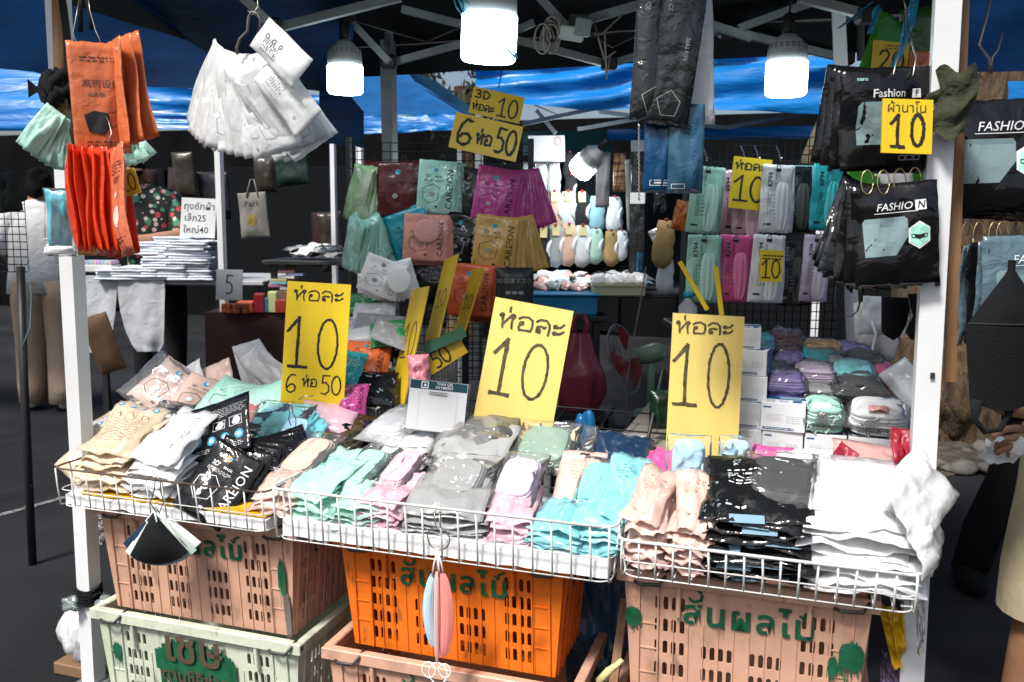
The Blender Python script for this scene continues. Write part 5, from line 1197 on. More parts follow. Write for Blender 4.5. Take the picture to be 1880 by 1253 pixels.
packet(480, 62, 1.88, .075, .165, PACKW, 'topmost white packet with bold marks, sticking out of the fan', tilt=50, yaw=-10, lean=-18, seed=3, t=.016, pr=lambda P, w, h, z: (P.text('O', w*.1, z+h*.3, w*.2, 0, bold=.02), P.text('O', w*.1, z+h*.16, w*.2, 0, bold=.02), P.text('O', w*.1, z+h*.02, w*.2, 0, bold=.02), P.lines(-w*.2, z+h*.3, w*.3, 10, h*.035, h*.012, 0, 5)), pm=[KPRINT], pk='bold')
packet(494, 126, 1.89, .085, .17, PACKW, 'white packet with fine print at the right end of the fan', tilt=40, yaw=-16, lean=-6, seed=5, t=.014, pr=lambda P, w, h, z: (P.lines(0, z+h*.3, w*.7, 8, h*.035, h*.010, 0, 5), P.disc(-w*.2, z-h*.3, w*.05, mi=0)), pm=[GPRINT], pk='fine')
hook('double_hook', 'thick grey double wire hook carrying the white packet fan', [at(436, 100, D=1.92), at(434, 88, D=1.92), at(440, 72, D=1.92), at(454, 58, D=1.92), at(456, 32, D=1.92), at(462, 22, D=1.92), at(474, 26, D=1.92), at(478, 38, D=1.92), at(475, 58, D=1.92)], .0032, mat('dark_hook', (.10, .09, .08), .4, metal=.6))
hook('double_hook', 'thin bent wire above the double hook', [at(455, 20, D=1.93), at(464, 28, D=1.93), at(474, 12, D=1.93), at(472, -6, D=1.93)], .0016)

# ---------------------------------------------------------------- black and blue long packets, top centre right
DKT = plastic('smoky_black_packet', (.022, .026, .028), .14, bump=1.0)
def pr_long(P, w, h, z):
    P.text('2D MASK', -w*.28, z+h*.28, w*.13, 0, 90); P.text('FISH TYPE', w*.22, z-h*.02, w*.12, 0, 90)
    P.stroke([(-w*.3, z-h*.34), (0, z-h*.28), (w*.24, z-h*.35), (w*.16, z-h*.44), (-w*.16, z-h*.44), (-w*.3, z-h*.34)], w*.016, 0)
packet(1248, -60, 1.92, .14, .36, FM['white'], 'white backing packet behind the two long black packets', tilt=4, yaw=6, seed=2, t=.008)
packet(1216, -50, 1.90, .10, .335, DKT, 'long black packet, the one further from the right post', tilt=-3, yaw=8, seed=3, t=.03, pr=pr_long, pm=[GPRINT])
packet(1264, -45, 1.88, .095, .335, DKT, 'long black packet tilted over its neighbour', tilt=-7, yaw=-6, seed=5, t=.03, pr=pr_long, pm=[GPRINT])
packet(1262, 120, 1.96, .07, .20, PL['teal'], 'teal packet edge behind the long black packets', tilt=2, yaw=10, seed=2, t=.012)
packet(1213, 205, 1.95, .072, .19, plastic('blue_packet', (.008, .06, .15), .22), 'deep blue packet hanging below the long black ones', tilt=0, yaw=4, seed=1, t=.018, pr=lambda P, w, h, z: (P.frame(0, z-h*.38, w*.6, h*.06, w*.02, 0), P.lines(0, z-h*.38, w*.4, 1, .01, h*.02, 0, 2)), pm=[WPRINT], pk='oval')
packet(1197, 205, 1.97, .03, .19, PL['pink'], 'pink packet edge beside the deep blue packet', tilt=0, yaw=30, seed=1, t=.016)
packet(1262, 200, 1.93, .078, .195, plastic('steel_blue_packet', (.03, .09, .15), .22), 'grey blue packet with upright lettering and a mask drawing', tilt=0, yaw=-4, seed=4, t=.018, pr=pr_arrow, pm=[mat('deep_blue_print', (.01, .10, .25), .4), WPRINT])
hook('chain', 'thin metal chain hanging below the long black packets', [at(1172, 228+4*k, D=2.0)+Vector((.003*(k % 2), 0, 0)) for k in range(0, 36)], .002)

# ---------------------------------------------------------------- right post bunches
BLKP = plastic('pouch_black', (.006, .006, .007), .13, bump=.9, bs=14)
WIN = mat('pouch_window', (.20, .29, .30), .2, var=.1)
FPM = [WIN, WPRINT, MINTP, KPRINT]
gb = 'green bags near the right post'
GRB = plastic('green_bag', (.06, .30, .02), .25, transl=.35)
for i, (px, py, w, h, tl_, yw) in enumerate(((1640, 40, .10, .24, -22, 20), (1690, 20, .10, .18, 8, -10))):
    packet(px, py, 2.15, w, h, GRB if i == 0 else plastic('dim_green_bag', (.02, .09, .01), .3), ('bright green plastic bag slanting beside the half hidden yellow card', 'dim green bag behind the blue ribbon near the right post')[i], tilt=tl_, yaw=yw, seed=i+1, t=.03, cat='plastic bag', name='plastic_bag')
packet(1695, 98, 2.05, .06, .09, ORG, 'orange packet corner behind the shiny black pouch', tilt=2, yaw=0, seed=2, t=.01, pr=lambda P, w, h, z: P.text('RXM', -w*.1, z+h*.1, w*.2, 0, bold=.02), pm=[WPRINT], pk='rx')
RIB = plastic('blue_ribbon', (.03, .30, .50), .2, bump=1)
def ribbon(label, pts, D, w): 
    P_ = [at(*p, D=D) for p in pts]
    mb = MB(); n = len(P_)-1
    def fn(u, v):
        t_ = v*n; k = min(int(t_), n-1); q = P_[k].lerp(P_[k+1], t_-k)
        return q+VR*(u-.5)*w*(1+.3*noi(v*4, 1, w*90))+VD*.006*math.sin(u*9+v*7)
    return tag(mb.sheet(fn, 6, 4*n).build('plastic_ribbon', RIB), label, 'ribbon')
ribbon('broad blue plastic ribbon running down to the shiny black pouch', [(1682, -8), (1672, 30), (1658, 80), (1646, 112), (1634, 132)], 1.97, .020)
ribbon('blue plastic ribbon left of the green bag', [(1612, 10), (1606, 34), (1598, 62)], 2.1, .016)
ribbon('short blue ribbon end sticking out left near the right bulb', [(1602, 4), (1580, 22), (1562, 36), (1540, 52)], 2.12, .008)
hook('wire_hook', 'steel hook through the top of the shiny black pouch', [at(1676, 140, D=1.74), at(1682, 105, D=1.78), at(1674, 80, D=1.8), at(1668, 52, D=1.96), at(1662, 10, D=1.97), at(1658, -5, D=1.97)], .0018)
hook('wire_hook', 'second steel hook beside the blue ribbon', [at(1640, 138, D=1.74), at(1650, 95, D=1.8), at(1662, 60, D=1.94), at(1660, 20, D=1.96), at(1676, 10, D=1.96), at(1680, -5, D=1.97)], .0018)
def pr_pouch(P, w, h, z):
    P.text('Fashion', -w*.02, z+h*.235, w*.115, 1, 0, bold=.012); P.rect(w*.28, z+h*.235, w*.09, w*.09, 1); P.text('F', w*.28, z+h*.235, w*.09, 3, bold=.01); P.text('nano', -w*.3, z+h*.38, w*.06, 2)
    P.poly([(-w*.34, z-h*.25), (-w*.34, z+h*.12), (-w*.3, z+h*.16), (w*.2, z+h*.16), (w*.2, z-h*.25)], 0)
    for k in range(3): P.frame(w*.14+w*.075*k, z-h*.385, w*.06, w*.045, w*.008, 1)
for i in range(4):
    packet(1606+8*i, 136-1*i, 1.82-.02*i, .195, .205, BLKP, 'shiny black zip pouch with window behind the small yellow card' if i == 3 else 'black zip pouch behind the shiny windowed pouch', group=None if i == 3 else 'black pouches behind the windowed one', tilt=-7+3.2*i, yaw=-10+4*i, name='mask_pouch', cat='pouch', seed=i+2, t=.03, pr=pr_pouch if i == 3 else None, pm=FPM, wr=.006)
for i, (px, py, w, h, m, lb) in enumerate(((1590, 318, .085, .10, GRB, 'green bag below the shiny black pouch, left'), (1640, 322, .09, .08, FM['white'], 'clear white packet below the shiny black pouch'), (1688, 322, .06, .09, GRB, 'green bag below the shiny black pouch, next to the post'), (1672, 368, .07, .07, ORG, 'orange packet behind the bunch of black pouches'), (1694, 370, .05, .12, PL['hot'], 'pink packet between the black pouches and the post'))):
    packet(px, py, 2.08, w, h, m, lb, tilt=(-12, 2, 4, 0, 3)[i], seed=i+1, t=.016)
nbb = 7
for i in range(nbb):
    f = i/(nbb-1); o = packet(1586+54*f, 358-2*i, 1.86-.02*i, .165, .205, BLKP if i != 2 else DKT, 'matte black pouch with mint hexagon at the front of the lower bunch' if i == nbb-1 else 'black pouch fanned in the lower bunch by the right post', group=None if i == nbb-1 else 'black pouches of the lower bunch', tilt=-28+34*f, yaw=34-40*f, name='mask_pouch', cat='pouch', seed=i % 5+1, t=.026, pr=pr_fashion if i in (1, 3, nbb-1) else None, pm=FPM)
rgp = 'brass rings of the lower black bunch'
for i, (px, py) in enumerate(((1592, 335), (1622, 335), (1652, 332), (1680, 330))):
    c = at(px, py, D=1.74); tag(MB().tube(arc(c, .024, 0, 360, 20, VR*.5, VU), .0013, 5).build('brass_ring', BRASS), 'thin brass ring holding the lower black bunch', 'ring', rgp)
hook('dark_hook', 'dark wire hook beside the pink packet at the post', [at(1690, 395, D=1.95), at(1694, 370, D=1.95), at(1692, 348, D=1.95), at(1684, 342, D=1.95), at(1680, 352, D=1.95)], .0018, BLACK_WIRE)
# black masks and printed masks hanging below
def strap(label, pts, D, w=.012, m=None):
    P_ = [at(*p, D=D) for p in pts]; n = len(P_)-1
    def fn(u, v):
        t_ = v*n; k = min(int(t_), n-1); q = P_[k].lerp(P_[k+1], t_-k); return q+VD*(u-.5)*w+VR*.002*(u-.5)
    return tag(MB().sheet(fn, 3, 4*n).build('mask_strap', m or BLACK_CLOTH), label, 'strap')
strap('black elastic mask strap looping below the lower bunch', [(1535, 525), (1532, 550), (1536, 568), (1548, 580), (1562, 582), (1574, 572), (1580, 552), (1582, 535)], 1.95, .016)
def flatmask(label, px, py, D, outline, m, th=.006, cat='face mask', name='face_mask', bul=.012):
    pts = [at(px+x, py+y, D=D) for x, y in outline]; c = sum(pts, Vector())/len(pts)
    mb = MB(); n = len(pts)
    inner = [p.lerp(c, .45)-VD*bul for p in pts]
    back = [p+VD*th for p in pts]
    mb.add(pts+inner+[c-VD*bul*1.2]+back+[c+VD*th], [(i, (i+1) % n, n+(i+1) % n, n+i) for i in range(n)]+[(n+i, n+(i+1) % n, 2*n) for i in range(n)]+[(i, 2*n+1+i, 2*n+1+(i+1) % n, (i+1) % n) for i in range(n)]+[(2*n+1+i, 3*n+1, 2*n+1+(i+1) % n) for i in range(n)], 0, True)
    return tag(mb.build(name, m), label, cat)
flatmask('black fabric mask hanging left of the white printed lining', 1645, 585, 2.0, [(-25, -40), (22, -38), (26, -20), (20, 10), (8, 32), (-4, 40), (-20, 30), (-25, 24)], BLACK_CLOTH)
flatmask('black fabric mask hanging against the right post', 1680, 580, 1.98, [(-12, -40), (22, -42), (18, 20), (10, 45), (-6, 44), (-16, 30), (-2, 0)], BLACK_CLOTH)
flatmask('pale grey mask lining between the two hanging black masks', 1668, 585, 2.02, [(-5, -30), (6, -30), (2, 0), (-8, 38), (-14, 30), (-4, 0)], CL['white'])
DOTTED = mat('dotted_white_fabric', (.74, .75, .72), .8, var=.0, vs=50, col2=(.66, .60, .56))
flatmask('white mask with small coloured dots hanging near the rear post', 1600, 602, 2.75, [(-32, -45), (-8, -48), (14, -44), (20, 0), (8, 40), (-14, 44), (-30, 20)], DOTTED)
flatmask('second dotted white mask, lower and nearer the trunk', 1630, 630, 2.8, [(-22, -40), (14, -42), (20, 0), (12, 32), (-10, 30), (-22, 10)], DOTTED)
packet(1608, 548, 2.72, .08, .12, FM['white'], 'white twisted packet tops above the dotted masks', tilt=-3, seed=4, t=.02)
flatmask('tan card hanging behind the dotted masks', 1625, 580, 2.9, [(-10, -30), (16, -30), (14, 30), (-12, 30)], CL['cream'], bul=.002, cat='card', name='card')
hook('knotted_lace', 'white cord knotted on the dotted masks', [at(1600, 590, D=2.7), at(1608, 612, D=2.7), at(1602, 640, D=2.7), at(1612, 668, D=2.7)], .004, LOOPW, cat='cord')
# far right stand: black pouches on hooks and a long mask
hook('long_hook', 'long bent steel rod over the far right black pouch', [at(1818, 135, D=1.85), at(1816, 108, D=1.85), at(1802, 90, D=1.85), at(1798, 82, D=1.85), at(1812, 30, D=1.86), at(1818, -6, D=1.87)], .0028, mat('rod_steel', (.22, .2, .18), .35, metal=.7))
hook('long_hook', 'second bent rod end over the far right black pouch', [at(1820, 135, D=1.86), at(1822, 106, D=1.86), at(1832, 92, D=1.86), at(1840, 62, D=1.87)], .0024, MATS['rod_steel'])
for i in range(4):
    packet(1822+5*i, 200-2*i, 1.86-.015*i, .22, .245, BLKP, 'black pouch with mint hexagon and name at the far right' if i == 3 else 'black pouch behind the named one at the far right', group=None if i == 3 else 'black pouches behind the named far right one', tilt=-4+2*i, yaw=6-4*i, name='mask_pouch', cat='pouch', seed=i+1, t=.032, pr=pr_fashion if i == 3 else None, pm=FPM)
for i, px in enumerate((1776, 1798, 1826, 1840)):
    c = at(px, 436, D=1.84); tag(MB().tube(arc(c, .032, 0, 360, 20, VR*.4, VU), .0013, 5).build('brass_ring', BRASS), 'brass ring between the two far right bunches of pouches', 'ring', 'brass rings at the far right')
for i in range(6):
    f = i/5
    packet(1762+26*i, 462-4*i, 1.88-.02*i, .15 if i < 5 else .2, .21, BLKP if i % 2 == 0 else plastic('ice_pouch', (.09, .15, .18), .10, bump=.9), 'icy blue pouch with white name at the right edge' if i == 5 else 'shiny pouch in the lower bunch at the far right', group=None if i == 5 else 'lower far right pouches', tilt=1+f, yaw=58-54*f, name='mask_pouch', cat='pouch', seed=i+1, t=.02, pr=pr_fashion if i == 5 else None, pm=FPM)
o = thing('long_mask', 'long black neck mask with ear slits hanging at the right edge', 'neck mask', at(1858, 478, D=1.72), (0, 0, YAW))
def nm(u, v):
    z = -.30*v; w = .008 if v < .08 else (.010+.075*(v-.08)/.35 if v < .43 else .088-.03*(v-.43))
    return Vector(((u-.5)*w*2+.012*v, -.02*math.sin(math.pi*u)*min(1, v*3), z+(.03*(u-.4)**2*4 if v > .99 else 0)))
MB().sheet(nm, 12, 30).build('mask_body', BLACK_CLOTH, o)
MB().tube([nm(u, .42)+Vector((0, -.001, 0)) for u in [k/10 for k in range(11)]], .0016, 5).build('seam', mat('seam_black', (.02, .02, .02), .8), o)
MB().tube([(-.05, -.004, -.28), (-.052, -.006, -.32), (-.03, -.008, -.345), (0, -.008, -.34), (.016, -.006, -.31), (.018, -.004, -.28)], [.012, .007, .006, .006, .007, .012], 8).build('ear_loop', BLACK_CLOTH, o)
# greenish cloth tied on the right post and wooden strip
tag(MB().bar(at(1768, -20, Y=2.03), at(1744, 700, Y=2.03), .022).build('wooden_strip', WOOD), 'brown wooden strip lashed behind the right tent post', 'strip')
o = thing('tied_rag', 'dark olive rag tied round the right tent post', 'rag', at(1740, 180, Y=1.97))
MB().sheet(lambda u, v: Vector((-.03+.07*u+.01*math.sin(v*5), -.03-.02*math.sin(u*3.1)+.006*math.sin(v*14+u*5), .05-.13*v+.01*math.sin(u*8))), 10, 14).build('rag_cloth', mat('olive_rag', (.035, .04, .018), .9, bump=.6, bs=60), o)
MB().tube([(-.03, 0, .0), (0, -.035, .01), (.035, -.02, -.004), (.03, .03, 0), (-.03, .03, 0), (-.03, 0, 0)], .012, 8).build('rag_knot', MATS['olive_rag'], o)
# ---------------------------------------------------------------- racks with hanging packets
def grid_rack(label, px0, py0, px1, py1, D, nx, nz, r=.0018, legs=True):
    a = at(px0, py0, D=D); b = at(px1, py0, D=D); z1 = a.z; z0 = at(px0, py1, D=D).z
    o = thing('grid_rack', label, 'rack'); mb = MB()
    for k in range(nx+1): p = a.lerp(b, k/nx); mb.tube([(p.x, p.y, z0), (p.x, p.y, z1)], r, 4)
    for k in range(nz+1): z = z0+(z1-z0)*k/nz; mb.tube([(a.x, a.y, z), (b.x, b.y, z)], r, 4)
    mb.build('wire_grid', BLACK_WIRE, o)
    for p in ((a, b) if legs else ()): MB().bar((p.x, p.y, 0), (p.x, p.y, z1+.02), .018).build('upright', DARK_STEEL, o)
    return o
grid_rack('black wire grid behind the rows of named 3-D packets', 640, 262, 975, 700, 3.36, 22, 28)
grid_rack('black wire grid behind the tall narrow packets', 1262, 250, 1562, 640, 3.06, 20, 24)
KN = [KPRINT, TPRINT, mat('green_dot', (.05, .3, .1), .5), mat('pale_face', (.42, .36, .34), .5)]
WN = [mat('dim_white_print', (.4, .42, .42), .5), TPRINT, MATS['green_dot'], GPRINT]
def bunch(label, group, px, py, D, w, h, m, n, tilt0, dt, dx, dy, pm, front=None, yaw0=0, dyaw=0, pr=pr_3d, t=.011):
    for i in range(n):                                # i = 0 is the front packet
        packet(px+dx*i, py+dy*i, D+.012*i, w, h, m, (front if (front and i == 0) else label), group=None if (front and i == 0) else group, tilt=tilt0+dt*i, yaw=yaw0+dyaw*i, name='printed_packet', seed=i % 5+1, t=t, wr=.007, pr=pr if i < 3 else None, pm=pm)
    hook('wire_hook', 'wire hook carrying the '+(front or label).split(' with')[0].split(' in the')[0]+' bunch', [at(px, py+4, D=D), at(px+1, py-8, D=D+.02), at(px+6, py-16, D=D+.06), at(px+10, py-12, D=D+.10)], .0016, BLACK_WIRE)
W3, H3 = .165, .215
bunch('pale mint packet in the upper row of the grid', 'pale mint bunch, upper row', 806, 300, 3.18, .145, .195, FM['mint'], 6, -4, 2.2, 3, 2, KN, 'front mint packet with 3-D print in the upper row')
bunch('magenta packet in the upper row of the grid', 'magenta bunch, upper row', 918, 314, 3.18, .16, .215, PL['magenta'], 9, -9, 3.6, 4.5, 1.5, KN, 'front magenta packet with black name print')
bunch('dark red packet in the upper row of the grid', 'dark red bunch, upper row', 735, 302, 3.2, .18, .20, PL['maroon'], 7, 3, -2.5, -4, 1, KN, 'front dark red packet in the upper row')
bunch('dark grey packet in the upper row of the grid', 'dark grey bunch, upper row', 862, 312, 3.22, .155, .175, plastic('charcoal', (.05, .06, .06), .25), 6, -8, -3, -3, 1, [mat('dim_print', (.015, .02, .02), .5), KPRINT, KPRINT, MATS['dim_print']], 'front dark grey packet in the upper row')
bunch('gold tan packet in the second row of the grid', 'gold tan bunch, second row', 915, 402, 3.16, .16, .205, PL['gold'], 7, -6, 4, 4.5, 1.5, KN, 'front gold tan packet with 3-D print')
bunch('black packet in the second row of the grid', 'black bunch, second row', 852, 396, 3.2, .16, .20, PL['black'], 6, -5, -2, -2, 1.5, WN, 'front black packet with pale name in the second row')
bunch('dusty pink packet in the second row of the grid', 'dusty pink bunch, second row', 784, 398, 3.16, .165, .17, PL['salmon'], 7, -3, 1.6, 2, 4, KN, 'front dusty pink packet with round mask showing')
o = MB().ball((0, 0, 0), .05, 10, sq=(1, .12, .85)).build('folded_mask', CL['rose']); tag(o, 'round dusty pink mask showing on the dusty pink bunch', 'face mask'); o.location = at(783, 424, D=3.13); o.rotation_euler = (0, 0, YAW)
bunch('teal packet in the second row of the grid', 'teal bunch, second row', 742, 392, 3.2, .155, .185, plastic('teal_packet', (.012, .30, .38), .25), 8, 18, 2.5, -5, 1, KN, 'front teal packet with black name print', dyaw=-4)
for i in range(14): packet(658+1.5*i, 408, 3.12+.005*i, .11, .19, FM['mint'], 'pale mint packet in the fan at the left end of the second row', group='mint fan, second row', name='fan_packet', tilt=-34+5.4*i, yaw=-62+8.5*i, seed=i % 5+1, t=.008)
for i in range(6): packet(668+2*i, 310, 3.2+.005*i, .09, .21, plastic('white_green_pack', (.55, .60, .50), .3, col2=(.10, .30, .06), vs=9), 'white and green packet at the left end of the upper row', group='white and green bunch', tilt=-18+6*i, yaw=-30+10*i, seed=i+1, t=.012)
bunch('white packet in the third row of the grid', 'white bunch, third row', 712, 480, 3.08, .15, .135, PL['white'], 7, -20, 6.0, 1, 1, [GPRINT]*4, 'front white packet with round mask window, third row')
o = MB().ball((0, 0, 0), .042, 10, sq=(1, .12, 1.05)).build('folded_mask', CL['white']); tag(o, 'round white mask showing on the white third row bunch', 'face mask'); o.location = at(733, 515, D=3.04); o.rotation_euler = (0, 0, YAW)
bunch('black packet in the third row behind the yellow boards', 'black bunch, third row', 790, 486, 3.2, .19, .13, PL['black'], 5, 4, -5, -5, 1, WN, None, pr=None)
bunch('coral packet in the third row of the grid', 'coral bunch, third row', 868, 490, 3.14, .16, .19, plastic('coral_packet', (.70, .13, .05), .28), 7, -4, 2, 5, 1.5, KN, 'front coral packet with black name print, third row')
def pr_jp(P, w, h, z): P.text('3D保護マスク', -w*.02, z+h*.22, w*.15, 0); [P.disc(-w*.18+w*.17*k, z-h*.02, w*.075, w*.045, mi=0) for k in range(3)]; P.text('CAREION', -w*.4, z-h*.1, w*.1, 1, 90); P.lines(0, z-h*.2, w*.6, 3, h*.05, h*.012, 1, 3)
packet(945, 496, 3.1, .135, .17, mat('black_card_box', (.02, .022, .024), .4), 'black boxed packet with pale Japanese lettering', yaw=4, seed=2, t=.04, pr=pr_jp, pm=[GPRINT, mat('faint_print', (.08, .09, .09), .5)], wr=.001, flex=.002, cat='mask box')
packet(975, 500, 3.14, .03, .16, mat('grey_box_side', (.16, .17, .17), .5), 'grey side of the box next to the black boxed packet', yaw=60, seed=3, t=.02, wr=.001, cat='mask box')

# tall narrow packets on the right rack
KFP = [KPRINT]; KFW = [mat('dim_grey_print', (.25, .26, .26), .5)]
kfc = {'mint': FM['mint'], 'pink': FM['pink'], 'white': FM['white'], 'black': plastic('kf_black', (.02, .022, .023), .2), 'teal': plastic('kf_teal', (.02, .40, .42), .28), 'hot': plastic('kf_hot', (.72, .10, .30), .28), 'lilac': FM['lilac'], 'sage': plastic('kf_sage', (.30, .55, .44), .3)}
_pi = {}
def strip_mask(m, w=.05, h=.15):
    key = m.name
    if key not in _pi:
        def fn(u, v): e = math.sin(math.pi*v)**.35; return Vector(((u-.5)*w*(.45+.55*e), -.0095-.007*e*math.cos((u-.5)*math.pi)+.0022*math.cos(u*18), -.045-h*v))
        _pi[key] = MB().sheet(fn, 12, 12).mesh('folded_mask', m)
    return _pi[key]
IN = {k: mat('inner_'+k, v, .85, var=.04) for k, v in {'mint': (.60, .82, .74), 'pink': (.86, .62, .68), 'white': (.86, .87, .86), 'black': (.10, .10, .09), 'teal': (.08, .52, .54), 'hot': (.80, .22, .42), 'lilac': (.78, .72, .80), 'sage': (.50, .72, .62)}.items()}
def kf(px, py, D, c, label, w=.100, h=.215, tilt=0, yaw=0, seed=1, n=2):
    for i in range(n):
        o = packet(px+3.5*i, py+1.2*i, D+.022*i, w, h, kfc[c], label if i == 0 else 'packet hanging behind the '+label, tilt=tilt+2*i, yaw=yaw+3*i, name='tall_packet', seed=seed+i, t=.012, wr=.005, pr=pr_kf, pm=KFW if c == 'black' else KFP, inner=(strip_mask(IN[c]), (.018, 0, 0)) if i == 0 else None, top=.14)
        if i == 0:
            MB().box((0, -.006, -.006), (.016, .010, .010), bev=.002).tube([(-.006, -.006, 0), (-.004, -.006, .010), (.004, -.006, .010), (.006, -.006, 0)], .0012, 4).build('hang_clip', KPRINT, o)
kf(1300, 312, 2.80, 'sage', 'sage green tall packet at the left of the upper row', tilt=-5, seed=1)
kf(1350, 318, 2.93, 'pink', 'pale pink tall packet behind the yellow price card', tilt=2, seed=2)
kf(1370, 330, 2.88, 'pink', 'pale pink tall packet just under the yellow price card', tilt=3, seed=5, n=1, h=.19)
kf(1429, 309, 2.78, 'white', 'white tall packet right of the yellow price card', tilt=-2, seed=3)
kf(1466, 312, 2.88, 'black', 'black tall packet in the upper row', tilt=0, seed=4, w=.085)
kf(1522, 308, 2.84, 'teal', 'teal tall packet at the right end of the upper row', tilt=-2, seed=5)
kf(1292, 438, 2.76, 'sage', 'sage green tall packet at the left of the lower row', tilt=-1, seed=2)
kf(1351, 438, 2.80, 'hot', 'hot pink tall packet in the lower row', tilt=-1, seed=3)
kf(1412, 438, 2.76, 'white', 'white tall packet in the lower row with a price card', tilt=-3, seed=4)
kf(1460, 446, 2.82, 'black', 'black tall packet in the lower row', tilt=-2, seed=1)
kf(1500, 438, 2.80, 'lilac', 'lilac tall packet at the right of the lower row', tilt=-3, seed=6, w=.08)
packet(1256, 372, 2.95, .05, .10, plastic('brown_orange', (.45, .12, .03), .3), 'orange brown packet edge left of the sage packets', tilt=-12, seed=2)
packet(1462, 308, 2.98, .3, .16, FM['aqua'], 'pale packet row far behind the upper tall packets', seed=3, t=.01)
cone = thing('paper_cone', 'cream paper cone with red spots behind the wire grid', 'paper cone', at(1498, 300, D=3.3))
MB().lathe([(.062, -.005), (.045, .05), (.02, .12), (.003, .16)], 16).build('cone', mat('cream_cone', (.70, .58, .30), .7), cone)
MB().box((.02, -.055, .02), (.014, .004, .02)).box((-.02, -.052, .04), (.012, .004, .016)).box((.0, -.04, .08), (.012, .004, .018)).build('spot', mat('red_spot', (.6, .03, .02), .6), cone)
# hook rods above the rack
for k, px in enumerate((1360, 1385, 1425, 1290, 1515)):
    hook('rack_hook', 'black peg hook on the grid above the tall packets', [at(px, 268, D=3.05), at(px+5, 280, D=2.9), at(px+8, 296, D=2.84), at(px+10, 290, D=2.82)], .002, CHROME, group='peg hooks above the tall packets')

# ---------------------------------------------------------------- mask boxes and bags on the right table
tb_ = thing('folding_table', 'table under the white mask boxes behind the right basket', 'table', (.0, 2.42, 0))
MB().box((-.14, .42, .747), (.70, .92, .02), bev=.004).build('table_top', mat('table_board', (.25, .22, .18), .6), tb_)
for x in (-.46, .18):
    for y in (.05, .80): MB().bar((x, y, 0), (x, y, .738), .025).build('leg', GREY_STEEL, tb_)
BOXW = mat('carton_white', (.80, .82, .84), .45, var=.03); BOXB = mat('carton_blue', (.015, .11, .28), .4, var=.05)
_bx = {}
def box_meshes(w, d, h):
    key = (w, d, h)
    if key in _bx: return _bx[key]
    b = MB().box((0, 0, h/2), (w, d, h), bev=.0015).mesh('carton', BOXW)
    P = Print(); P.rect(-w*.36, h*.84, w*.18, h*.05, 0); P.rect(-w*.1, h*.10, w*.7, h*.075, 0); P.lines(-w*.22, h*.6, w*.3, 4, h*.07, h*.018, 1, 3, .008); P.lines(w*.22, h*.55, w*.3, 4, h*.07, h*.018, 1, 5, .008); P.lines(-w*.1, h*.10, w*.6, 1, .1, h*.025, 2, 4, .01)
    f = P.mesh('printing', [BOXB, mat('faint_grey', (.62, .65, .68), .5), WPRINT], None, d/2+.001)
    T = MB(); T.add([(-w/2+.001, 0, h+.0012), (w/2-.001, 0, h+.0012), (w/2-.001, d/2-.001, h+.0012), (-w/2+.001, d/2-.001, h+.0012)], [(0, 1, 2, 3)], 0)
    for k in range(9): T.add([(w*(-.1+.05*k), d*.05, h+.0016), (w*(-.1+.05*k)+.006, d*.05, h+.0016), (w*(-.14+.07*k)+.006, d*.4, h+.0016), (w*(-.14+.07*k), d*.4, h+.0016)], [(0, 1, 2, 3)], 1)
    for k in range(3): T.add([(-w*.4+w*.3*k, -d*.4, h+.0012), (-w*.2+w*.3*k, -d*.4, h+.0012), (-w*.2+w*.3*k, -d*.1, h+.0012), (-w*.4+w*.3*k, -d*.1, h+.0012)], [(0, 1, 2, 3)], 2 if k < 2 else 0)
    tm = T.mesh('lid_print', [BOXB, mat('pale_wave', (.35, .50, .62), .4), mat('lid_grey', (.55, .60, .66), .5)])
    S = MB(); 
    for s_ in (-1, 1): S.add([(s_*(w/2+.0008), -d/2+.002, .002), (s_*(w/2+.0008), d/2-.002, .002), (s_*(w/2+.0008), d/2-.002, h-.002), (s_*(w/2+.0008), -d/2+.002, h-.002)], [(0, 1, 2, 3)], 0)
    sm2 = S.mesh('end_panel', BOXB)
    _bx[key] = (b, f, tm, sm2); return _bx[key]
def carton(label, x, y, z, w=.175, d=.10, h=.078, yaw=0, group=None):
    o = thing('mask_box', label, 'mask box', (x, y, z), (0, 0, RAD(yaw)), group); b, f, tm, s2 = box_meshes(w, d, h)
    link('carton', b, o); link('front_print', f, o); link('lid_print', tm, o); link('end_panel', s2, o)
    return o
def cat_(px, py, Y, z): p = at(px, py, Y=Y); return p.x
YB = 2.52
zt = .758
cols = [(1400, 'first column beside the yellow board'), (1432, '')]
hh = .075
# bottom row of four, one more row above at the left, a tall column next to the board
xs_ = [at(px, 800, Y=YB).x for px in (1378, 1437, 1510, 1588, 1665)]
gap = .158
x0 = at(1437, 800, Y=YB).x
for k in range(4): carton(('white mask box at the bottom under the blue lidded box', 'white mask box under the mint mask bag', 'white mask box under the white mask bag', 'white mask box nearest to the tent post')[k], x0+k*.112, YB, zt, .108, .10, .078)
carton('white mask box with blue lid band under the purple bag', x0, YB-.006, zt+.079, .118, .10, .080, -2)
xc = at(1378, 800, Y=YB+.02).x
for k in range(5): carton(('lowest white box of the column beside the pale yellow board', 'second white box of the column beside the pale yellow board', 'third white box of the column beside the pale yellow board', 'fourth white box with blue top in the column beside the board', 'topmost small white box of the column beside the board')[k], xc-.006*k+(.008 if k == 3 else 0), YB+.015+.012*k, zt+.0735*k, .10 if k < 4 else .075, .10, .0725 if k < 4 else .06, (1, -2, 2, -5, 3)[k])
carton('white mask box with blue lid band behind the big white mask bag', at(1625, 735, Y=2.74).x, 2.74, zt+.09, .13, .10, .05, 8)
carton('small white mask box tucked against the tent post behind the front row', at(1640, 765, Y=2.64).x, 2.64, zt+.079, .10, .10, .05, -6)
carton('white box supporting the second row of bags', at(1520, 740, Y=2.70).x, 2.70, zt, .17, .11, .10)
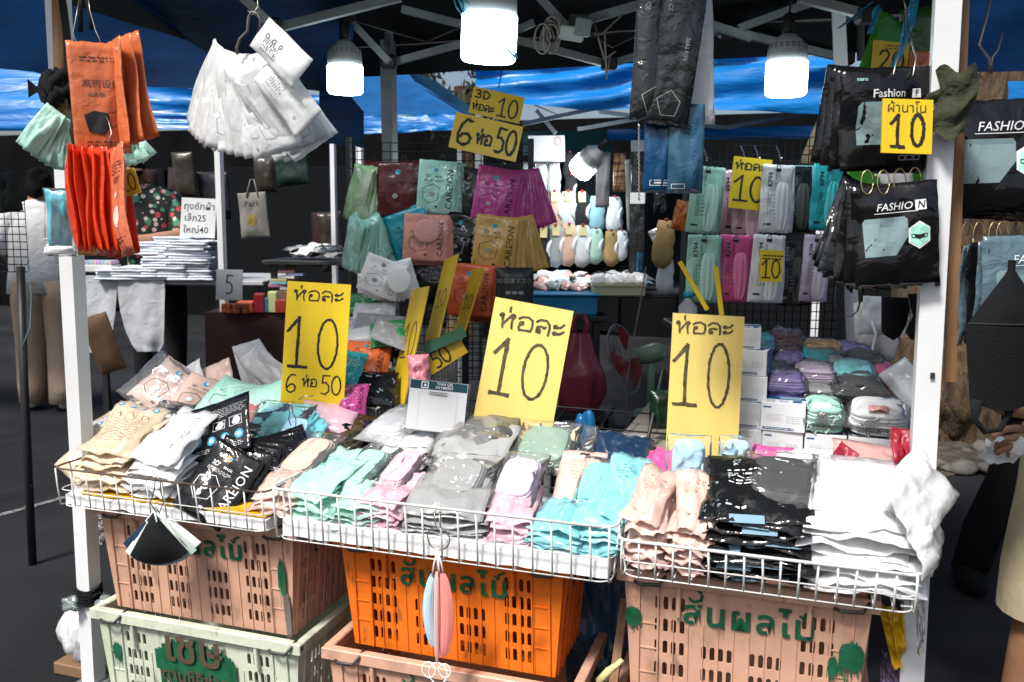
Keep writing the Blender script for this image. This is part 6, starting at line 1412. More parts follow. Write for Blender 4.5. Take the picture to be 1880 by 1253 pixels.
carton('white box supporting the second row of bags nearer the post', at(1600, 740, Y=2.70).x, 2.70, zt, .17, .11, .10)
carton('white box supporting the third row of bags', at(1480, 690, Y=2.86).x, 2.86, zt, .17, .11, .14)
carton('white box supporting the third row of bags nearer the post', at(1570, 690, Y=2.86).x, 2.86, zt, .17, .11, .14)
bg = [(1440, 706, 2.60, .115, .10, .05, 'purple', 'purple mask bag on the blue lidded box'), (1512, 760, 2.52, .105, .115, .062, 'mint', 'mint green mask bag with a paper tag on the front boxes'),
      (1612, 766, 2.52, .15, .12, .060, 'white', 'big white mask bag with a pink mark on the front boxes'), (1495, 690, 2.70, .12, .11, .05, 'lilac', 'lilac mask bag behind the mint mask bag'),
      (1500, 722, 2.63, .10, .10, .045, 'grey', 'grey mask bag between mint and lilac bags'), (1568, 690, 2.72, .12, .11, .05, 'aqua', 'light aqua mask bag behind the white mask bag'),
      (1575, 716, 2.63, .13, .11, .05, 'black', 'black and brown mask bag behind the white mask bag'), (1448, 668, 2.80, .09, .10, .05, 'purple', 'dark purple mask bag in the third row'),
      (1420, 690, 2.68, .10, .10, .045, 'navy', 'navy mask bag beside the box column'), (1442, 628, 2.94, .11, .11, .055, 'maroon', 'dark brown mask bag on top of the heap'), (1440, 648, 2.88, .11, .11, .04, 'maroon', 'second brown mask bag below the top one'),
      (1508, 660, 2.86, .12, .11, .045, 'teal', 'turquoise mask bag in the third row'), (1508, 642, 2.92, .12, .10, .04, 'gold', 'ochre mask bag at the back of the heap'),
      (1585, 668, 2.84, .12, .11, .045, 'black', 'black mask bag with a paper tag in the third row'), (1560, 650, 2.92, .12, .10, .04, 'purple', 'violet mask bag at the back nearer the post'),
      (1395, 634, 2.84, .09, .09, .05, 'teal', 'turquoise mask bag on the box column'), (1620, 690, 2.78, .07, .10, .05, 'hot', 'pink mask bag near the tent post'), (1535, 680, 2.80, .06, .10, .05, 'grey', 'small grey mask bag in the middle of the heap')]
MATS_B = {k: mat('bagged_'+k, C_[k], .8, var=.1) for k in C_}
for i, (px, py, Y, w, d, t_, c, lb) in enumerate(bg):
    o = bundle(0, 0, 0, w, d, t_, MATS_B[c], lb, cat='mask bag', name='mask_bag', loc=at(px, py, Y=Y), slope=8+(i % 3)*5, yaw=rr.uniform(-8, 8), seed=i+3, loops=c in ('mint', 'white'), fw=1.15, fd=1.2)
packet(1655, 690, 2.62, .09, .16, FM['white'], 'white crumpled packet leaning against the tent post', loc=at(1640, 676, Y=2.70), rot=(RAD(-40), RAD(-38), RAD(10)), seed=3, t=.03)
packet(0, 0, 0, .05, .04, WPRINT, 'paper tag with pink mark on the mint mask bag', loc=at(1510, 738, Y=2.50), rot=(RAD(-60), 0, 0), seed=1, t=.002, cat='paper tag', name='paper_tag', wr=.001)
packet(0, 0, 0, .05, .035, PL['rose'], 'faint pink mark on the big white mask bag', loc=at(1612, 744, Y=2.49), rot=(RAD(-70), 0, 0), seed=1, t=.002, cat='paper tag', name='paper_tag', wr=.001)

# ---------------------------------------------------------------- back basket in the middle with packets
o = thing('shopping_basket', 'pale wire basket behind the payment stand holding yellow boards', 'basket', (0, 0, 0))
A_ = at(695, 755, D=2.75); B_ = at(848, 668, D=3.1); A2 = at(850, 690, D=3.12); U_ = (B_-A_); mb = MB()
top = [at(690, 752, D=2.72), at(845, 655, D=3.15), at(700, 640, D=3.45), at(560, 720, D=3.0)]; zb = .70
topz = [Vector((p.x, p.y, p.z)) for p in top]; bot = [Vector((p.x, p.y, p.z-.14)) for p in top]
for k in range(4):
    a, b = topz[k], topz[(k+1) % 4]; c, d = bot[k], bot[(k+1) % 4]; n = 26
    mb.tube([a, b], .004, 6); mb.tube([c, d], .003, 5); mb.tube([a.lerp(c, .4), b.lerp(d, .4)], .002, 5)
    for q in range(n+1): mb.tube([a.lerp(b, q/n), c.lerp(d, q/n)], .0018, 4)
mb.build('wire_sides', mat('cream_wire', (.45, .43, .36), .5), o)
b4 = MB().add(bot, [(0, 1, 2, 3)]).build('basket_base', mat('dark_base', (.03, .03, .03), .8), o)
ct = thing('side_table', 'dark table carrying the back basket', 'table', (sum((p.x for p in bot))/4, sum((p.y for p in bot))/4, 0))
zt2 = min(p.z for p in bot)-.012
MB().box((0, 0, zt2-.012), (.75, .55, .02), bev=.003).build('table_top', DARK_STEEL, ct)
for sx in (-.34, .34):
    for sy in (-.24, .24): MB().bar((sx, sy, 0), (sx, sy, zt2-.02), .022).build('leg', DARK_STEEL, ct)
bkl = [(690, 575, 3.15, .15, .10, 'white', 'clear white packet at the top of the back heap'), (675, 600, 3.1, .14, .10, 'lilac', 'pale lilac packet in the back heap'), (700, 600, 3.05, .17, .11, 'grey', 'silver grey packet in the back heap'), (670, 618, 3.0, .16, .10, 'white', 'white packet under the green one'),
       (715, 612, 2.95, .13, .11, 'green', 'green printed packet in the back heap'), (680, 650, 2.92, .15, .16, 'orange', 'coral packet with black name in the back heap'), (648, 668, 2.86, .10, .14, 'teal', 'teal packet beside the bright yellow board'), (690, 706, 2.82, .15, .14, 'black', 'dark smoky packet at the front of the back heap'),
       (648, 728, 2.72, .10, .12, 'magenta', 'purple pink packet with 3-D print by the yellow board'), (668, 560, 3.2, .14, .10, 'green', 'dark green packet at the foot of the white bunch')]
for i, (px, py, D, w, h, c, lb) in enumerate(bkl):
    packet(px, py-20, D, w, h, PL[c] if c not in ('white', 'lilac') else FM[c], lb, lean=-48, tilt=rr.uniform(-14, 14), seed=i % 5+1, t=.028, pr=pr_3d if c in ('orange', 'magenta') else (pr_text if c in ('green', 'teal') else None), pm=KN if c in ('orange', 'magenta') else [WPRINT])
for i in range(10): packet(640+rr.uniform(0, 90), 590+rr.uniform(0, 90), 3.0+rr.uniform(-.08, .12), .14, .11, rr.choice((FM['white'], PL['grey'], FILM_DK, PL['black'])), 'crumpled clear or grey packet filling the back heap', group='filler packets of the back heap', lean=-60, tilt=rr.uniform(-25, 25), seed=i % 5+1, t=.03)
packet(768, 655, 2.76, .07, .13, plastic('pink_bag', (.62, .22, .26), .35), 'small pink crumpled bag in front of the leaning boards', tilt=4, lean=-8, seed=4, t=.045, cat='plastic bag', name='plastic_bag', wr=.012)
# ---------------------------------------------------------------- left stall: folded cloths on a table
def table(label, name, cx, cy, w, d, h, top_m, yaw=0, leg=.03, legm=None):
    o = thing(name, label, 'table', (cx, cy, 0), (0, 0, RAD(yaw)))
    MB().box((0, 0, h-.012), (w, d, .024), bev=.004).build('table_top', top_m, o)
    for sx in (-1, 1):
        for sy in (-1, 1): MB().bar((sx*(w/2-.05), sy*(d/2-.05), 0), (sx*(w/2-.05), sy*(d/2-.05), h-.02), leg).build('leg', legm or DARK_STEEL, o)
    return o
pL = at(250, 512, D=4.75); hL = pL.z-.005
tabL = table('table of folded white cloths in the neighbouring stall', 'cloth_table', pL.x+.12, pL.y+.38, .95, .75, hL, mat('grey_board', (.4, .42, .44), .6), 18)
WCL = mat('white_tablecloth', (.42, .44, .46), .85, var=.08, vs=5, bump=.4, bs=12, bdist=.03)
def apron(label, pts_top, outline, D, seed):
    """hanging cloth traced as width against height: outline rows (y, x0, x1)"""
    def fn(u, v):
        t_ = v*(len(outline)-1); k = min(int(t_), len(outline)-2); f = t_-k
        y = outline[k][0]*(1-f)+outline[k+1][0]*f; a = outline[k][1]*(1-f)+outline[k+1][1]*f; b = outline[k][2]*(1-f)+outline[k+1][2]*f
        return at(a+(b-a)*u, y, D=D)-VD*(.018*math.sin(u*7+seed)*v+.012*noi(u*4, v*4, seed))
    o = MB().sheet(fn, 16, 18); ob = o.build('hanging_cloth', WCL); tag(ob, label, 'cloth')
    return ob
apron('white cloth hanging from the table edge beside the left post', None, [(506, 130, 216), (540, 132, 215), (580, 135, 212), (610, 140, 208), (632, 150, 200), (648, 168, 194)], 4.70, 1)
apron('white cloth hanging from the table edge with rounded end', None, [(510, 216, 302), (540, 216, 302), (575, 220, 301), (610, 230, 300), (632, 240, 298), (646, 250, 290)], 4.68, 4)
FOLD = mat('folded_white_cloth', (.66, .70, .78), .9, var=.06, vs=20, bump=.5, bs=60)
FOLDM = []
for sd in range(4):
    def fs(u, v, s_=0):
        return Vector(((u-.5)*.22, (v-.5)*.2, .0))
    mb = MB(); 
    n = 8
    for half in (0, 1):
        mb.sheet(lambda u, v: Vector(((u-.5)*.24, (v-.5)*.22-(.004 if half else 0), (.013 if half else .001)*(1-.5*(abs(u-.5)*2)**4)+.004*noi(u*4+sd*3, v*3, half+sd))), 8, 6)
    mb.tube([(-.12+.24*k/8, -.112, .007+.003*noi(k*.6, sd, 2)) for k in range(9)], .0065, 6)
    FOLDM.append(mb.mesh('folded_cloth', FOLD))
sg = [(262, 512, 5, 'low front stack'), (318, 516, 9, 'middle stack by the price sign'), (360, 516, 15, 'tallest stack beside the thin pole'), (235, 505, 4, 'left stack near the soap box'), (300, 470, 5, 'stack behind'), (340, 478, 7, 'rear stack')]
for (px, py, n, lb) in sg:
    b = at(px, py, D=4.78 if py > 500 else 4.95); b.z = hL+.002+(0 if py > 500 else .13)
    for i in range(n): 
        o = link('folded_cloth', FOLDM[(i+n) % 4], None, b+Vector((rr.uniform(-.012, .012), rr.uniform(-.012, .012), i*.0145)), (0, 0, YAW+rr.uniform(-.12, .12)))
        tag(o, 'white folded cloth in the '+lb, 'folded cloth', 'folded cloths, '+lb)
o = thing('soap_tray', 'white tray of pastel rolled cloths beside the left post', 'tray', at(178, 500, D=4.72), (0, 0, YAW))
MB().box((0, .05, .02), (.17, .12, .04), bev=.004).build('tray', mat('tray_white', (.6, .62, .6), .5), o)
for k in range(8): MB().lathe([(.010, -.05), (.012, -.03), (.012, .03), (.010, .05)], 8, (-.07+.02*k, .05, .052), 0, Euler((math.pi/2, .3, 0)).to_matrix()).build('roll', mat('pastel_%d' % (k % 4), ((.55, .35, .6), (.4, .5, .7), (.35, .6, .4), (.65, .4, .55))[k % 4], .7), o)
board('white hand-written sign standing on the folded cloths', [(336, 363), (398, 366), (395, 437), (328, 436)], 4.75, mat('grey_card', (.52, .54, .54), .7), lambda P, W, H: (P.text('ถุงซักผ้า', W*.02, H*.28, W*.27, 0, bold=.006), P.text('เล็ก25', -W*.08, -H*.02, W*.26, 0, bold=.006), P.text('ใหญ่40', -W*.05, -H*.32, W*.26, 0, bold=.006)), KPRINT, name='card_sign', cat='sign')
board('grey card with the number five on the dark red table', [(394, 495), (440, 496), (451, 549), (400, 553)], 4.1, mat('grey_card_dim', (.34, .36, .37), .7), lambda P, W, H: hand(P, '5', -W*.18, -H*.3, W*.34, H*.6, W*.05, 3), KPRINT, name='card_sign', cat='sign')
# dark red table with small goods
pR = at(470, 575, D=4.3)
t2 = table('small table with a dark red cloth behind the thin pole', 'side_table', pR.x+.02, pR.y+.22, .62, .42, pR.z, DARK_STEEL, 18)
def drape(w, d, h, m, parent):
    mb = MB()
    def fn(u, v):
        a = u*4; k = int(min(a, 3.999)); f = a-k
        c = [(-w/2, -d/2), (w/2, -d/2), (w/2, d/2), (-w/2, d/2), (-w/2, -d/2)]
        x = c[k][0]*(1-f)+c[k+1][0]*f; y = c[k][1]*(1-f)+c[k+1][1]*f
        g_ = 1+(.03*math.sin(u*60)+.03)*v
        return Vector((x*g_, y*g_, h+.004-(h*.6)*v))
    mb.sheet(fn, 80, 8); mb.add([(-w/2, -d/2, h+.004), (w/2, -d/2, h+.004), (w/2, d/2, h+.004), (-w/2, d/2, h+.004)], [(0, 1, 2, 3)])
    return mb.build('tablecloth', m, parent)
drape(.66, .46, pR.z, mat('dark_red_cloth', (.035, .006, .007), .85, bump=.3, bs=40), t2)
for k, (px, py, w, h, d, c, lb) in enumerate(((430, 578, .10, .03, .08, (.30, .06, .02), 'flat brown box of small goods'), (452, 560, .08, .05, .08, (.55, .08, .02), 'orange red box on the dark red table'), (478, 575, .05, .09, .05, (.28, .012, .018), 'dark red upright box on the dark red table'), (503, 572, .045, .10, .04, (.45, .50, .22), 'pale green upright box on the dark red table'), (515, 575, .05, .06, .05, (.45, .05, .03), 'red box beside the bright yellow board'), (472, 582, .03, .02, .03, (.6, .6, .6), 'tiny white box at the table edge'), (490, 555, .03, .07, .05, (.03, .2, .3), 'small blue box between red and green boxes'))):
    p = at(px, py, D=4.28); o = thing('small_box', lb, 'box', (p.x, p.y, pR.z+.006), (0, 0, YAW+rr.uniform(-.3, .3)))
    m_ = mat('small_box_%d' % k, c, .4); MB().box((0, 0, h/2), (w, d, h), bev=.003).build('carton', m_, o); MB().box((0, 0, h+.0015), (w*.9, d*.9, .003)).build('lid', mat('small_lid_%d' % k, tuple(min(1, x*1.5+.03) for x in c), .4), o)
for k in range(14):
    p = at(412+rr.uniform(0, 40), 574+rr.uniform(-8, 4), D=4.2); b = MB().box((0, 0, .012), (.028, .03, .024), bev=.004).build('small_packet', mat('rust_packet', (.28, .07, .025), .3)); b.location = (p.x, p.y, pR.z+.008+(k % 2)*.024); tag(b, 'rust brown small packet on the dark red table', 'packet', 'rust brown small packets')
for k in range(7):
    p = at(505+rr.uniform(-18, 22), 524, D=4.5); b = MB().box((0, 0, .008), (.09, .06, .014), bev=.002).build('pastel_box', mat('pastel_box_%d' % k, ((.5, .5, .55), (.5, .2, .3), (.2, .45, .5), (.5, .5, .2), (.6, .6, .6), (.25, .3, .5), (.6, .3, .3))[k], .4)); b.location = (p.x, p.y+.1, pR.z+.09+k*.015); b.rotation_euler = (0, 0, YAW+rr.uniform(-.3, .3)); tag(b, ('grey', 'rose', 'aqua', 'olive', 'white', 'slate blue', 'coral')[k]+' flat carton in the pile left of the bright yellow board', 'carton', 'flat cartons left of the yellow board')
o = thing('carton', 'brown carton under the pile of flat cartons', 'carton', (at(505, 524, D=4.5).x, at(505, 524, D=4.5).y+.1, pR.z+.004), (0, 0, YAW)); MB().box((0, 0, .042), (.13, .1, .084), bev=.003).build('carton', mat('kraft', (.20, .12, .06), .7), o)
board('brown cardboard flap behind the pile of flat cartons', [(514, 485), (535, 484), (556, 512), (535, 514)], 4.6, MATS['kraft'], lambda P, W, H: P.rect(0, 0, .001, .001), INK, name='cardboard_flap', cat='cardboard')
packet(462, 358, 4.6, .15, .24, mat('canvas_bag', (.17, .165, .15), .85), 'pale canvas tote bag hanging in the dark stall', tilt=4, seed=2, t=.03, cat='tote bag', name='tote_bag', pr=lambda P, w, h, z: (P.text('Pack', 0, z+h*.25, w*.3, 0), P.disc(-w*.05, z-h*.1, w*.16, w*.22, mi=1)), pm=[KPRINT, mat('dim_yellow', (.20, .14, .02), .6)], pk='tote')
hook('tote_strap', 'handles of the pale canvas tote bag', [at(452, 362, D=4.59), at(460, 330, D=4.6), at(466, 330, D=4.6), at(474, 362, D=4.59)], .004, MATS['canvas_bag'], cat='bag handle')
# dim goods hanging in the dark left stall
for k in range(16):
    px, py = rr.uniform(260, 620), rr.uniform(275, 440)
    if 320 < px < 500 and py > 330: continue
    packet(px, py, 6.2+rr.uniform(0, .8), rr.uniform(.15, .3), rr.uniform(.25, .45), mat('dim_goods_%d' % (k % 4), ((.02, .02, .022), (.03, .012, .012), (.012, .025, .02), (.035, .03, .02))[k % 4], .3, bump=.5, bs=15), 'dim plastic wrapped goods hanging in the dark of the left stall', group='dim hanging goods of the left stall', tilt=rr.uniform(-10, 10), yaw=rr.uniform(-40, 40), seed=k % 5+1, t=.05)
for k in range(16):
    p = at(540+rr.uniform(0, 85), 462+rr.uniform(-12, 8), D=4.6+rr.uniform(-.1, .2))
    lie(0, 0, 0, .12, .10, rr.choice((FM['white'], FM['white'], FILM_DK, PL['black'], PL['grey'])), 'small clear packet on the dark shelf left of the mint fan', group='clear packets on the dark shelf', loc=p, slope=15, yaw=rr.uniform(-40, 40), seed=k % 5+1)
pS = at(580, 478, D=4.6); table('dark shelf table left of the mint fan', 'shelf_table', pS.x, pS.y+.15, .62, .45, pS.z, DARK_STEEL, 18)
far_post(tf, 700, 455, 560, 5.2) if False else None
# rack and pole at the far left edge
o = grid_rack('black wire grid stand at the left edge before the walking man', -60, 360, 44, 500, 3.6, 8, 10, .0022, False)
tag(MB().tube([at(38, 490, D=3.5), at(44, 700, D=3.5), Vector((at(46, 830, D=3.5).x, at(46, 830, D=3.5).y, 0))], .016, 8).build('black_pole', DARK_STEEL), 'black pole of the stand at the left edge', 'pole')
packet(8, 320, 3.5, .09, .16, mat('dark_rag', (.02, .024, .022), .9), 'dark cloth hanging over the grid stand at the left edge', tilt=8, seed=2, t=.04, cat='cloth', name='hanging_rag', wr=.012)
tag(MB().tube([at(50, 480, D=3.48), at(58, 540, D=3.48), at(56, 600, D=3.48), at(40, 640, D=3.48)], .003, 5).build('plastic_string', mat('pale_blue_string', (.12, .24, .28), .6)), 'pale blue string hanging on the black pole', 'string')

# ---------------------------------------------------------------- people
def skinned(verts, edges, radii, sub=2):
    me = bpy.data.meshes.new('body'); me.from_pydata([tuple(v) for v in verts], edges, []); me.update()
    ob = bpy.data.objects.new('body', me); COL.objects.link(ob)
    sk = ob.modifiers.new('skin', 'SKIN'); sk.use_smooth_shade = True
    if not me.skin_vertices: me.skin_vertices.new()
    for i, r in enumerate(radii):
        me.skin_vertices[0].data[i].radius = (r, r) if not isinstance(r, tuple) else r
    me.skin_vertices[0].data[0].use_root = True
    ss = ob.modifiers.new('sub', 'SUBSURF'); ss.levels = sub; ss.render_levels = sub
    out = bpy.data.meshes.new_from_object(ob.evaluated_get(bpy.context.evaluated_depsgraph_get()))
    bpy.data.objects.remove(ob)
    return out
def person(label, loc, rot, J, E_, R_, regions, mats, sub=2):
    """J: joints (name -> point), E_: bones, R_: radii; regions: bone -> material index"""
    names = list(J); idx = {n: i for i, n in enumerate(names)}
    me = skinned([J[n] for n in names], [(idx[a], idx[b]) for a, b in E_], [R_[n] for n in names], sub)
    for m in mats: me.materials.append(m)
    seg = [(Vector(J[a]), Vector(J[b]), regions.get((a, b), 0)) for a, b in E_]
    for p in me.polygons:
        c = p.center; best = 9; bi = 0
        for a, b, mi in seg:
            d = b-a; t = max(0, min(1, (c-a).dot(d)/max(1e-9, d.dot(d)))); q = (a+d*t-c).length
            if q < best: best = q; bi = mi
        p.material_index = bi; p.use_smooth = True
    o = thing('person', label, 'person', loc, rot)
    link('body', me, o)
    return o
SKIN = mat('skin_brown', (.30, .15, .085), .55, var=.1, vs=30); SKIN_L = mat('skin_warm', (.36, .19, .12), .55, var=.1, vs=30)
HAIR = mat('hair_black', (.006, .005, .005), .9, spec=.1, bump=.8, bs=60)
SHIRT = mat('grey_shirt', (.62, .62, .60), .9, var=.08, bump=.5, bs=14, bdist=.02); KHAKI = mat('khaki_trousers', (.36, .27, .19), .9, var=.1, bump=.5, bs=12, bdist=.02)
SHOE = mat('white_shoe', (.6, .6, .58), .6)
# man walking away at the left edge
fp = at(92, 752, Z=0)
J = dict(pelvis=(0, 0, .95), spine=(0, .02, 1.15), chest=(0, .05, 1.36), neck=(0, .09, 1.52), head=(0, .12, 1.62), crown=(0, .12, 1.72), shl=(-.19, .05, 1.44), ell=(-.24, .06, 1.18), wrl=(-.18, .22, 1.02), hal=(-.16, .28, .98), shr=(.19, .05, 1.44), elr=(.25, .04, 1.18), wrr=(.2, .2, 1.02), har=(.18, .26, .98),
         hipl=(-.09, 0, .9), knl=(-.10, .06, .5), anl=(-.10, -.02, .09), tol=(-.11, .13, .04), hipr=(.09, 0, .9), knr=(.11, .02, .5), anr=(.12, -.12, .1), tor=(.12, .03, .04))
B = [('pelvis', 'spine'), ('spine', 'chest'), ('chest', 'neck'), ('neck', 'head'), ('head', 'crown'), ('chest', 'shl'), ('shl', 'ell'), ('ell', 'wrl'), ('wrl', 'hal'), ('chest', 'shr'), ('shr', 'elr'), ('elr', 'wrr'), ('wrr', 'har'), ('pelvis', 'hipl'), ('hipl', 'knl'), ('knl', 'anl'), ('anl', 'tol'), ('pelvis', 'hipr'), ('hipr', 'knr'), ('knr', 'anr'), ('anr', 'tor')]
RR = dict(pelvis=(.15, .11), spine=(.15, .10), chest=(.17, .11), neck=.06, head=.095, crown=.07, shl=.075, ell=.055, wrl=.04, hal=.035, shr=.075, elr=.055, wrr=.04, har=.035, hipl=.10, knl=.075, anl=.05, tol=.04, hipr=.10, knr=.075, anr=.05, tor=.04)
RG = {('pelvis', 'hipl'): 1, ('hipl', 'knl'): 1, ('knl', 'anl'): 1, ('anl', 'tol'): 3, ('pelvis', 'hipr'): 1, ('hipr', 'knr'): 1, ('knr', 'anr'): 1, ('anr', 'tor'): 3, ('neck', 'head'): 2, ('head', 'crown'): 2, ('ell', 'wrl'): 2, ('wrl', 'hal'): 2, ('elr', 'wrr'): 2, ('wrr', 'har'): 2}
pm_ = person('man in grey shirt and khaki trousers walking away at the left edge', (fp.x-.05, fp.y+.05, 0), (0, 0, YAW+RAD(20)), J, B, RR, RG, [SHIRT, KHAKI, SKIN, SHOE])
MB().loft([((-.01, .03, .86), .235, .16), ((0, .02, 1.0), .225, .155), ((0, .03, 1.15), .215, .15), ((0, .05, 1.3), .225, .15), ((0, .06, 1.42), .21, .125), ((0, .08, 1.49), .10, .09), ((0, .085, 1.51), .075, .07)], 22).build('shirt', SHIRT, pm_)
for s_, yk, ya in ((-1, .06, -.02), (1, .02, -.12)):
    MB().loft([((s_*.105, ya+.0, .06), .095, .105), ((s_*.11, ya+.03, .2), .10, .105), ((s_*.105, yk-.0, .5), .11, .115), ((s_*.095, .01, .8), .125, .135), ((s_*.075, .0, .95), .13, .145)], 16).build('trouser_leg', KHAKI, pm_)
    MB().ball((s_*.115, ya+.06, .045), .06, 8, sq=(.85, 2.2, .75)).build('shoe', SHOE, pm_)
    MB().loft([((s_*.25, .05, 1.14), .07, .075), ((s_*.235, .05, 1.28), .075, .08), ((s_*.20, .05, 1.42), .08, .085), ((s_*.15, .06, 1.47), .05, .06)], 12).build('sleeve', SHIRT, pm_)
MB().ball((0, .10, 1.65), .105, 14, sq=(.92, 1.05, 1.12), jit=.35, seed=3).build('hair', HAIR, pm_)
o = packet(172, 585, 4.4, .14, .30, mat('tan_bag', (.20, .11, .055), .7), 'tan bag hanging below the cloth table beside the left post', tilt=18, seed=4, t=.07, cat='bag', name='shoulder_bag')
# woman vendor behind the folded cloths, floral top, white mask
vp = at(282, 380, D=5.35)
FLORAL = mat('floral_fabric', (.015, .02, .018), .85, var=0, vs=16, rnd=0)
nt = FLORAL.node_tree; N = nt.nodes; L = nt.links; p_ = N['Principled BSDF']; src = p_.inputs['Base Color'].links[0].from_socket
tcn = N.new('ShaderNodeTexCoord')
for sc_, th_, colr in ((15, .34, (.05, .22, .12)), (19, .32, (.50, .05, .06)), (23, .30, (.60, .52, .48))):
    vo = N.new('ShaderNodeTexVoronoi'); vo.inputs['Scale'].default_value = sc_; L.new(tcn.outputs['Object'], vo.inputs['Vector'])
    mr = N.new('ShaderNodeMath'); mr.operation = 'LESS_THAN'; mr.inputs[1].default_value = th_; L.new(vo.outputs['Distance'], mr.inputs[0])
    mx = N.new('ShaderNodeMix'); mx.data_type = 'RGBA'; L.new(mr.outputs[0], mx.inputs[0]); L.new(src, mx.inputs[6]); mx.inputs[7].default_value = (*colr, 1); src = mx.outputs[2]
L.new(src, p_.inputs['Base Color'])
zs = vp.z-1.22
J = dict(pelvis=(0, 0, .85), spine=(0, -.03, 1.02), chest=(-.02, -.08, 1.2), neck=(-.06, -.12, 1.33), head=(-.10, -.16, 1.42), crown=(-.11, -.15, 1.52), shl=(-.17, -.10, 1.26), ell=(-.22, -.22, 1.06), wrl=(-.08, -.34, 1.04), hal=(0, -.36, 1.04), shr=(.14, -.06, 1.25), elr=(.20, -.18, 1.04), wrr=(.04, -.32, 1.02), har=(-.04, -.36, 1.02), hipl=(-.09, 0, .8), knl=(-.1, 0, .45), anl=(-.1, 0, .06), hipr=(.09, 0, .8), knr=(.1, 0, .45), anr=(.1, 0, .06), tol=(-.1, -.14, .03), tor=(.1, -.14, .03))
RG2 = {k: 0 for k in B}; RG2.update({('neck', 'head'): 2, ('head', 'crown'): 2, ('ell', 'wrl'): 2, ('wrl', 'hal'): 2, ('elr', 'wrr'): 2, ('wrr', 'har'): 2, ('hipl', 'knl'): 1, ('knl', 'anl'): 1, ('hipr', 'knr'): 1, ('knr', 'anr'): 1, ('anl', 'tol'): 1, ('anr', 'tor'): 1})
pv = person('woman in floral top and white mask bending over the folded cloths', (vp.x, vp.y, zs), (0, 0, YAW+RAD(8)), J, B, {**RR, 'head': .085, 'crown': .06, 'chest': (.16, .12), 'pelvis': (.16, .12)}, RG2, [FLORAL, BLACK_CLOTH, SKIN_L])
pv.location.z = max(0, zs)
MB().ball((-.10, -.135, 1.475), .10, 10, sq=(1, 1.05, .95)).build('hair', HAIR, pv)
MB().ball((-.115, -.235, 1.39), .045, 8, sq=(1, .5, .8)).build('face_mask', CL['white'], pv)
MB().tube(arc((.055, -.31, 1.02), .034, 0, 360, 14, Vector((0, 1, 0)), Vector((0, 0, 1))), .006, 6).build('bracelet', mat('gold', (.6, .4, .1), .3, metal=.8), pv)
# right edge: passer-by in black trousers with patterned top, stepping behind
fa = at(1790, 1085, Z=0)
BLKT = mat('black_trousers', (.006, .006, .007), .9, var=.2, bump=.3, bs=30, spec=.2)
PATT = mat('patterned_top', (.62, .42, .20), .8, var=0, vs=9, rnd=0)
nt = PATT.node_tree; N = nt.nodes; L = nt.links; p_ = N['Principled BSDF']; src = p_.inputs['Base Color'].links[0].from_socket; tcn = N.new('ShaderNodeTexCoord')
for sc_, th_, colr in ((9, .34, (.42, .20, .50)), (7, .28, (.75, .72, .68)), (11, .26, (.70, .12, .20)), (13, .2, (.10, .10, .35))):
    vo = N.new('ShaderNodeTexVoronoi'); vo.inputs['Scale'].default_value = sc_; L.new(tcn.outputs['Object'], vo.inputs['Vector'])
    mr = N.new('ShaderNodeMath'); mr.operation = 'LESS_THAN'; mr.inputs[1].default_value = th_; L.new(vo.outputs['Distance'], mr.inputs[0])
    mx = N.new('ShaderNodeMix'); mx.data_type = 'RGBA'; L.new(mr.outputs[0], mx.inputs[0]); L.new(src, mx.inputs[6]); mx.inputs[7].default_value = (*colr, 1); src = mx.outputs[2]
L.new(src, p_.inputs['Base Color'])
J = dict(pelvis=(.28, .02, .86), spine=(.29, .03, 1.03), chest=(.30, .04, 1.24), neck=(.31, .04, 1.40), head=(.31, .02, 1.49), crown=(.31, .03, 1.60), shl=(.12, .04, 1.30), ell=(.07, -.02, 1.06), wrl=(.16, -.18, .96), hal=(.2, -.24, .94), shr=(.48, .04, 1.30), elr=(.53, .0, 1.06), wrr=(.46, -.16, .96), har=(.42, -.22, .94), hipl=(.19, .02, .82), knl=(.10, -.02, .44), anl=(.0, .06, .08), tol=(-.05, -.07, .035), hipr=(.37, .02, .82), knr=(.40, -.04, .45), anr=(.42, .04, .08), tor=(.42, -.09, .035))
RG3 = {k: 0 for k in B}; RG3.update({('pelvis', 'hipl'): 1, ('hipl', 'knl'): 1, ('knl', 'anl'): 1, ('anl', 'tol'): 1, ('pelvis', 'hipr'): 1, ('hipr', 'knr'): 1, ('knr', 'anr'): 1, ('anr', 'tor'): 1, ('neck', 'head'): 2, ('head', 'crown'): 2, ('ell', 'wrl'): 2, ('wrl', 'hal'): 2, ('elr', 'wrr'): 2, ('wrr', 'har'): 2})
pa = person('person in black trousers and colourful patterned top at the right edge', (fa.x, fa.y, 0), (0, 0, YAW), J, B, {**RR, 'anl': .055, 'tol': .045, 'anr': .055, 'tor': .045}, RG3, [PATT, BLKT, SKIN_L])
MB().loft([((.0, .05, .07), .066, .075), ((.03, .03, .25), .072, .08), ((.10, -.01, .45), .088, .095), ((.16, .0, .65), .10, .11), ((.20, .02, .82), .12, .13)], 16).build('trouser_leg', BLKT, pa)
MB().loft([((.42, .04, .07), .066, .075), ((.41, .0, .25), .072, .08), ((.40, -.03, .45), .088, .095), ((.385, .0, .65), .10, .11), ((.36, .02, .82), .12, .13)], 16).build('trouser_leg', BLKT, pa)
MB().loft([((.26, .02, .70), .225, .15), ((.27, .02, .85), .21, .145), ((.29, .03, 1.05), .19, .13), ((.30, .04, 1.25), .19, .12), ((.31, .04, 1.37), .10, .08)], 20).build('top', PATT, pa)
MB().ball((-.025, .0, .042), .055, 8, sq=(.85, 2.0, .8)).build('shoe', BLKT, pa)
MB().ball((.42, -.02, .042), .055, 8, sq=(.85, 2.0, .8)).build('shoe', BLKT, pa)
